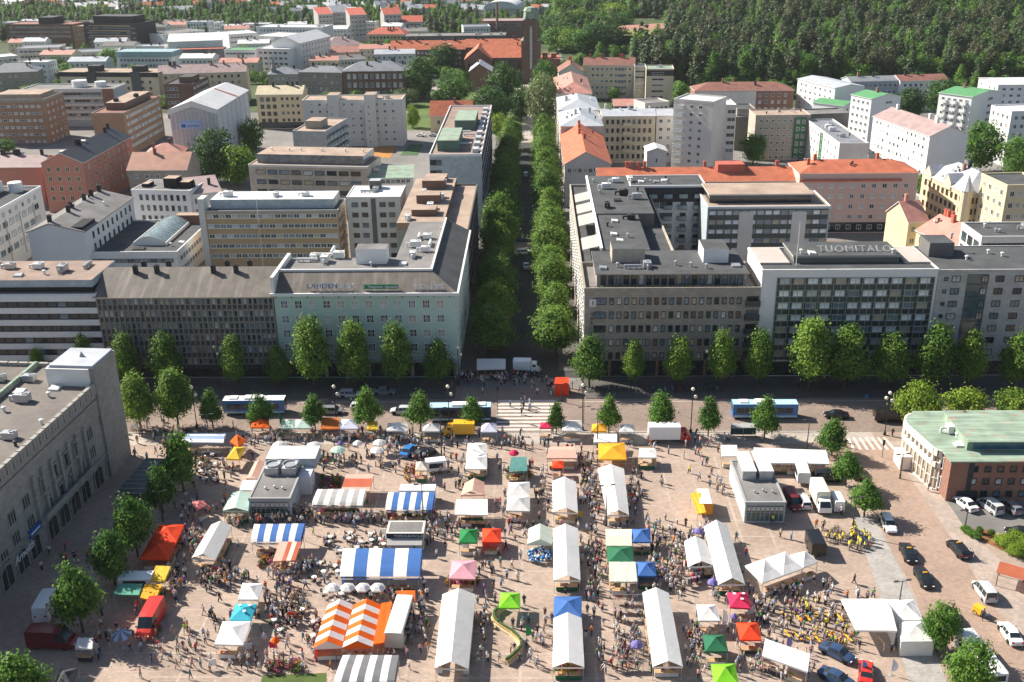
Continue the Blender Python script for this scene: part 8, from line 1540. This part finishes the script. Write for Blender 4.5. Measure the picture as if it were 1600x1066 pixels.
# dark terrace shelter in the shade, white counter stall, yellow cargo tricycle
q = G(232, 765); o = thing('terrace_shelter', 'dark glazed terrace shelter in the shade before the stone building', 'shelter', (q.x, q.y, .02), -.07); b = MB(); b.box(-2.6, 2.6, -6, 6, 2.5, 2.66); b.build('roof', mat('roof_dark_teal', (.035, .055, .065), .4, .2), o)
for i in range(9): b = MB(); b.box(-2.6, 2.6, -5.9+i*1.45, -5.8+i*1.45, 2.66, 2.75); b.build('roof_bar', FR['g'], o)
for x in (-2.5, 2.5):
    for y in (-5.8, -2, 2, 5.8): b = MB(); b.box(x-.06, x+.06, y-.06, y+.06, 0, 2.5); b.build('post', FR['d'], o)
b = MB(); b.box(-2.5, 2.5, -5.95, -5.9, .1, 1.2); b.build('screen', GL[4], o)
stall('white counter stall', 'low white counter stall beside the dark maroon van', [(122, 1000), (146, 1000), (144, 1014), (117, 1013)], 'flat', 'white', ze=2.0)
q = G(1531, 962); o = thing('cargo_tricycle', 'yellow cargo tricycle on the side street', 'tricycle', (q.x, q.y, .06), -1.0); b = MB(); b.box(-.9, .3, -.5, .5, .35, 1.2); b.box(-.95, .35, -.55, .55, 1.2, 1.28); b.build('box', paint('yellow', 0), o)
f = ob('frame', BF, o, (.9, 0, 0)); ob('handlebar', BH, o, (.9, 0, 0)); ob('saddle', BS, o, (.9, 0, 0)); ob('wheel', BW, o, (1.42, 0, .34)); ob('wheel', BW, o, (-.5, .55, .34)); ob('wheel', BW, o, (-.5, -.55, .34))
# ------------------------------------------------------------------ people
CLO = {'white': (.70, .70, .68), 'black': (.015, .015, .018), 'navy': (.02, .035, .09), 'grey': (.20, .20, .21), 'red': (.50, .03, .03), 'pink': (.62, .30, .34), 'light blue': (.30, .42, .58), 'beige': (.50, .40, .28), 'yellow': (.72, .66, .05), 'green': (.05, .22, .06), 'orange': (.70, .20, .03), 'denim': (.06, .10, .18), 'brown': (.14, .08, .05), 'lime': (.35, .70, .04), 'purple': (.16, .08, .28), 'teal': (.03, .22, .24)}
CMt = {k: mat('cloth_'+k, v, .9, .12, 3) for k, v in CLO.items()}
SKIN = [mat('skin_%d' % i, c, .6, .05, 3) for i, c in enumerate(((.55, .34, .25), (.48, .28, .19), (.60, .40, .31)))]
HAIR = [mat('hair_%d' % i, c, .8, .15, 6) for i, c in enumerate(((.03, .02, .015), (.14, .08, .04), (.40, .29, .14), (.35, .34, .33)))]
SHOE = [mat('shoe_%d' % i, c, .7, .1, 6) for i, c in enumerate(((.02, .02, .02), (.5, .5, .5), (.12, .07, .04)))]
TOPS = ['white']*9+['black']*4+['navy']*3+['grey']*4+['light blue']*5+['beige']*2+['red', 'pink', 'pink', 'beige', 'beige', 'green', 'orange', 'purple', 'teal', 'brown', 'denim']; BOT = ['black']*4+['denim']*4+['navy']*3+['grey']*2+['beige']*2+['white', 'brown']
pr = random.Random(31)
for me in list(PM_HI.values())+list(PM_LO.values()):
    for i, m in enumerate((SKIN[0], CMt['white'], CMt['denim'], HAIR[0], SHOE[0])): me.materials[i] = m
PPL = []
def free(x, y, m=.25):
    for pl, _ in ZONES:
        if abs(x-pl[0][0]) < 18 and abs(y-pl[0][1]) < 18 and inpoly(x, y, pl): return False
    return not any((x-a[0])**2+(y-a[1])**2 < .2 for a in PPL)
for s_ in SEATS:
    if pr.random() < .62: PPL.append((*s_, 'sit', None))
CLU = [(430, 690, 70, 10, 42), (600, 688, 90, 9, 52), (820, 695, 55, 18, 14), (290, 700, 60, 20, 32), (520, 722, 50, 12, 30), (590, 725, 40, 12, 18), (1050, 862, 42, 34, 70), (1180, 945, 50, 30, 26), (1190, 990, 50, 36, 24), (1250, 935, 55, 26, 22), (1265, 975, 55, 34, 20), (1300, 990, 44, 34, 16), (975, 1010, 30, 44, 44), (1040, 905, 28, 22, 40), (930, 870, 10, 36, 26), (560, 815, 45, 7, 36), (470, 810, 40, 10, 30), (400, 815, 34, 8, 26), (340, 905, 30, 18, 44), (300, 850, 18, 26, 34), (270, 915, 14, 20, 20), (440, 950, 40, 40, 55), (460, 890, 30, 14, 20), (650, 700, 50, 10, 20), (770, 905, 40, 70, 20), (700, 830, 26, 20, 26), (662, 960, 10, 46, 24), (755, 990, 8, 40, 16), (830, 1000, 40, 46, 20), (930, 780, 12, 34, 26), (990, 770, 10, 30, 24), (845, 780, 10, 30, 18), (915, 765, 12, 30, 20), (900, 725, 50, 12, 22), (720, 735, 50, 24, 24), (340, 735, 40, 22, 24), (320, 800, 34, 16, 22), (200, 1000, 50, 26, 22), (270, 1015, 60, 26, 24), (400, 1035, 70, 16, 26), (500, 1010, 12, 24, 14), (1090, 1010, 20, 36, 30), (1215, 1045, 40, 14, 24), (800, 596, 45, 9, 48), (735, 594, 25, 8, 20), (870, 612, 25, 6, 14), (1090, 700, 60, 22, 18), (1120, 760, 40, 30, 8), (925, 925, 12, 40, 20), (640, 840, 26, 16, 22), (230, 680, 28, 14, 16), (815, 635, 20, 10, 6), (1130, 905, 16, 30, 26), (620, 935, 40, 8, 14), (560, 1030, 60, 6, 10), (330, 985, 40, 30, 12), (1340, 920, 40, 30, 6), (100, 880, 40, 40, 10), (640, 980, 5, 30, 6), (770, 690, 50, 14, 18), (790, 830, 40, 60, 18)]
for cx, cy, rx, ry, n in CLU:
    k = 0
    for _ in range(n*5):
        if k >= n: break
        px, py = pr.gauss(cx, rx*.6), pr.gauss(cy, ry*.6)
        if py > 1075 or py < 586: continue
        q = G(px, py)
        if free(q.x, q.y): PPL.append((q.x, q.y, pr.uniform(0, 6.28), pr.choices(POSES[:7], (5, 4, 4, 3, 2, 1, 1))[0], None)); k += 1
for i in range(240):
    px, py = pr.uniform(205, 1330), pr.uniform(690, 1066); q = G(px, py)
    if free(q.x, q.y): PPL.append((q.x, q.y, pr.uniform(0, 6.28), pr.choices(POSES[:7], (3, 5, 5, 3, 2, 1, 1))[0], None))
for cx, cy, rx, ry, n in ((1330, 846, 26, 13, 30), (1305, 990, 34, 26, 20), (1270, 950, 34, 24, 12), (1335, 960, 10, 12, 8)):
    for _ in range(n):
        q = G(pr.gauss(cx, rx*.6), pr.gauss(cy, ry*.6))
        if free(q.x, q.y): PPL.append((q.x, q.y, pr.uniform(0, 6.28), pr.choice(['stand', 'bag', 'point', 'walk_a']), 'yellow'))
for px, py, c in ((358, 0, 'lime'),): pass
for px, py, t in ((490, 836, 'lime'), (290, 990, 'lime'), (507, 852, 'red'), (1104, 728, 'green'), (1077, 740, 'yellow'), (1207, 818, 'yellow'), (1165, 870, 'red'), (1513, 872, 'white'), (1517, 875, 'navy'), (1450, 768, 'navy'), (1394, 682, 'black'), (818, 640, 'black'), (828, 640, 'white'), (815, 648, 'grey'), (1534, 968, 'grey'), (1330, 1002, 'orange')): q = G(px, py); PPL.append((q.x, q.y, pr.uniform(0, 6.28), 'walk_a', t))
PPL.sort(key=lambda p: p[1]-(40 if p[4] and p[4] != 'yellow' else 0))
POSW = {'stand': 'standing', 'walk_a': 'walking', 'walk_b': 'walking with long strides', 'bag': 'standing with one arm bent', 'phone': 'standing with a hand raised to the face', 'point': 'reaching forward with one hand', 'bend': 'leaning forward', 'sit': 'sitting'}
def near(x, y):
    best = 1e9; s = ''
    for pl, n in ZONES:
        cx, cy = sum(p[0] for p in pl)/len(pl), sum(p[1] for p in pl)/len(pl); d = (cx-x)**2+(cy-y)**2
        if d < best: best = d; s = n
    return ' '.join(s.split()[:6])
lab = {}
def look(forced):
    t = forced or pr.choice(TOPS); return t, pr.choice(BOT)
low = {p: (np.array([v.co[:] for v in PM_LO[p].vertices]), [tuple(f.vertices) for f in PM_LO[p].polygons], [f.material_index for f in PM_LO[p].polygons]) for p in POSES}
CV, CF, CMI = [], [], []; palette = SKIN+HAIR+SHOE+[CMt[k] for k in CLO]; cix = {k: 10+i for i, k in enumerate(CLO)}; off = 0
for n, (x, y, rz, pose, forced) in enumerate(PPL):
    t, b_ = look(forced); sk_, hr, sh_ = pr.randrange(3), pr.randrange(4), pr.randrange(3); sc_ = pr.uniform(.92, 1.06)*(.75 if pr.random() < .06 else 1)
    if n < 300:
        a = near(x, y); l = f'person in {t} top and {b_} trousers {POSW[pose]} near the {a}'; l = ' '.join(l.split()[:16])
        o = ob('person', PM_HI[pose], None, (x, y, .03), rz); o.scale = (sc_,)*3; tag(o, l, 'person', 'people at the market')
        for i, m in enumerate((SKIN[sk_], CMt[t], CMt[b_], HAIR[hr], SHOE[sh_])): o.material_slots[i].link = 'OBJECT'; o.material_slots[i].material = m
    else:
        V, Fs, Ms = low[pose]; c_, s__ = cos(rz)*sc_, sin(rz)*sc_
        CV.append(np.stack([V[:, 0]*c_-V[:, 1]*s__+x, V[:, 0]*s__+V[:, 1]*c_+y, V[:, 2]*sc_+.03], 1)); CF += [tuple(k+off for k in f) for f in Fs]; mp = (sk_, cix[t], cix[b_], 3+hr, 7+sh_); CMI += [mp[m] for m in Ms]; off += len(V)
if CV:
    me = bpy.data.meshes.new('crowd'); me.from_pydata(np.concatenate(CV).tolist(), [], CF)
    for m in palette: me.materials.append(m)
    me.polygons.foreach_set('material_index', CMI); me.update(); o = ob('crowd', me); o['kind'] = 'stuff'; o['label'] = 'crowd of shoppers between the market stalls'
print('people', len(PPL), 'crates', len(CRATES), 'objects', len(bpy.data.objects))
# ------------------------------------------------------------------ thin summer haze over the town
b = MB(); b.box(-1500, 1500, -260, 2150, -1.2, 128); hzo = b.build('haze', None); hzo['kind'] = 'stuff'; hzo['label'] = 'thin pale haze over the town'
hm = bpy.data.materials.new('haze_air'); hm.use_nodes = True; n_ = hm.node_tree.nodes; n_.remove(n_['Principled BSDF']); pv = n_.new('ShaderNodeVolumePrincipled'); pv.inputs['Color'].default_value = (.90, .95, 1, 1); pv.inputs['Density'].default_value = .00004; pv.inputs['Anisotropy'].default_value = .1
hm.node_tree.links.new(pv.outputs[0], n_['Material Output'].inputs['Volume']); hzo.data.materials.clear(); hzo.data.materials.append(hm)
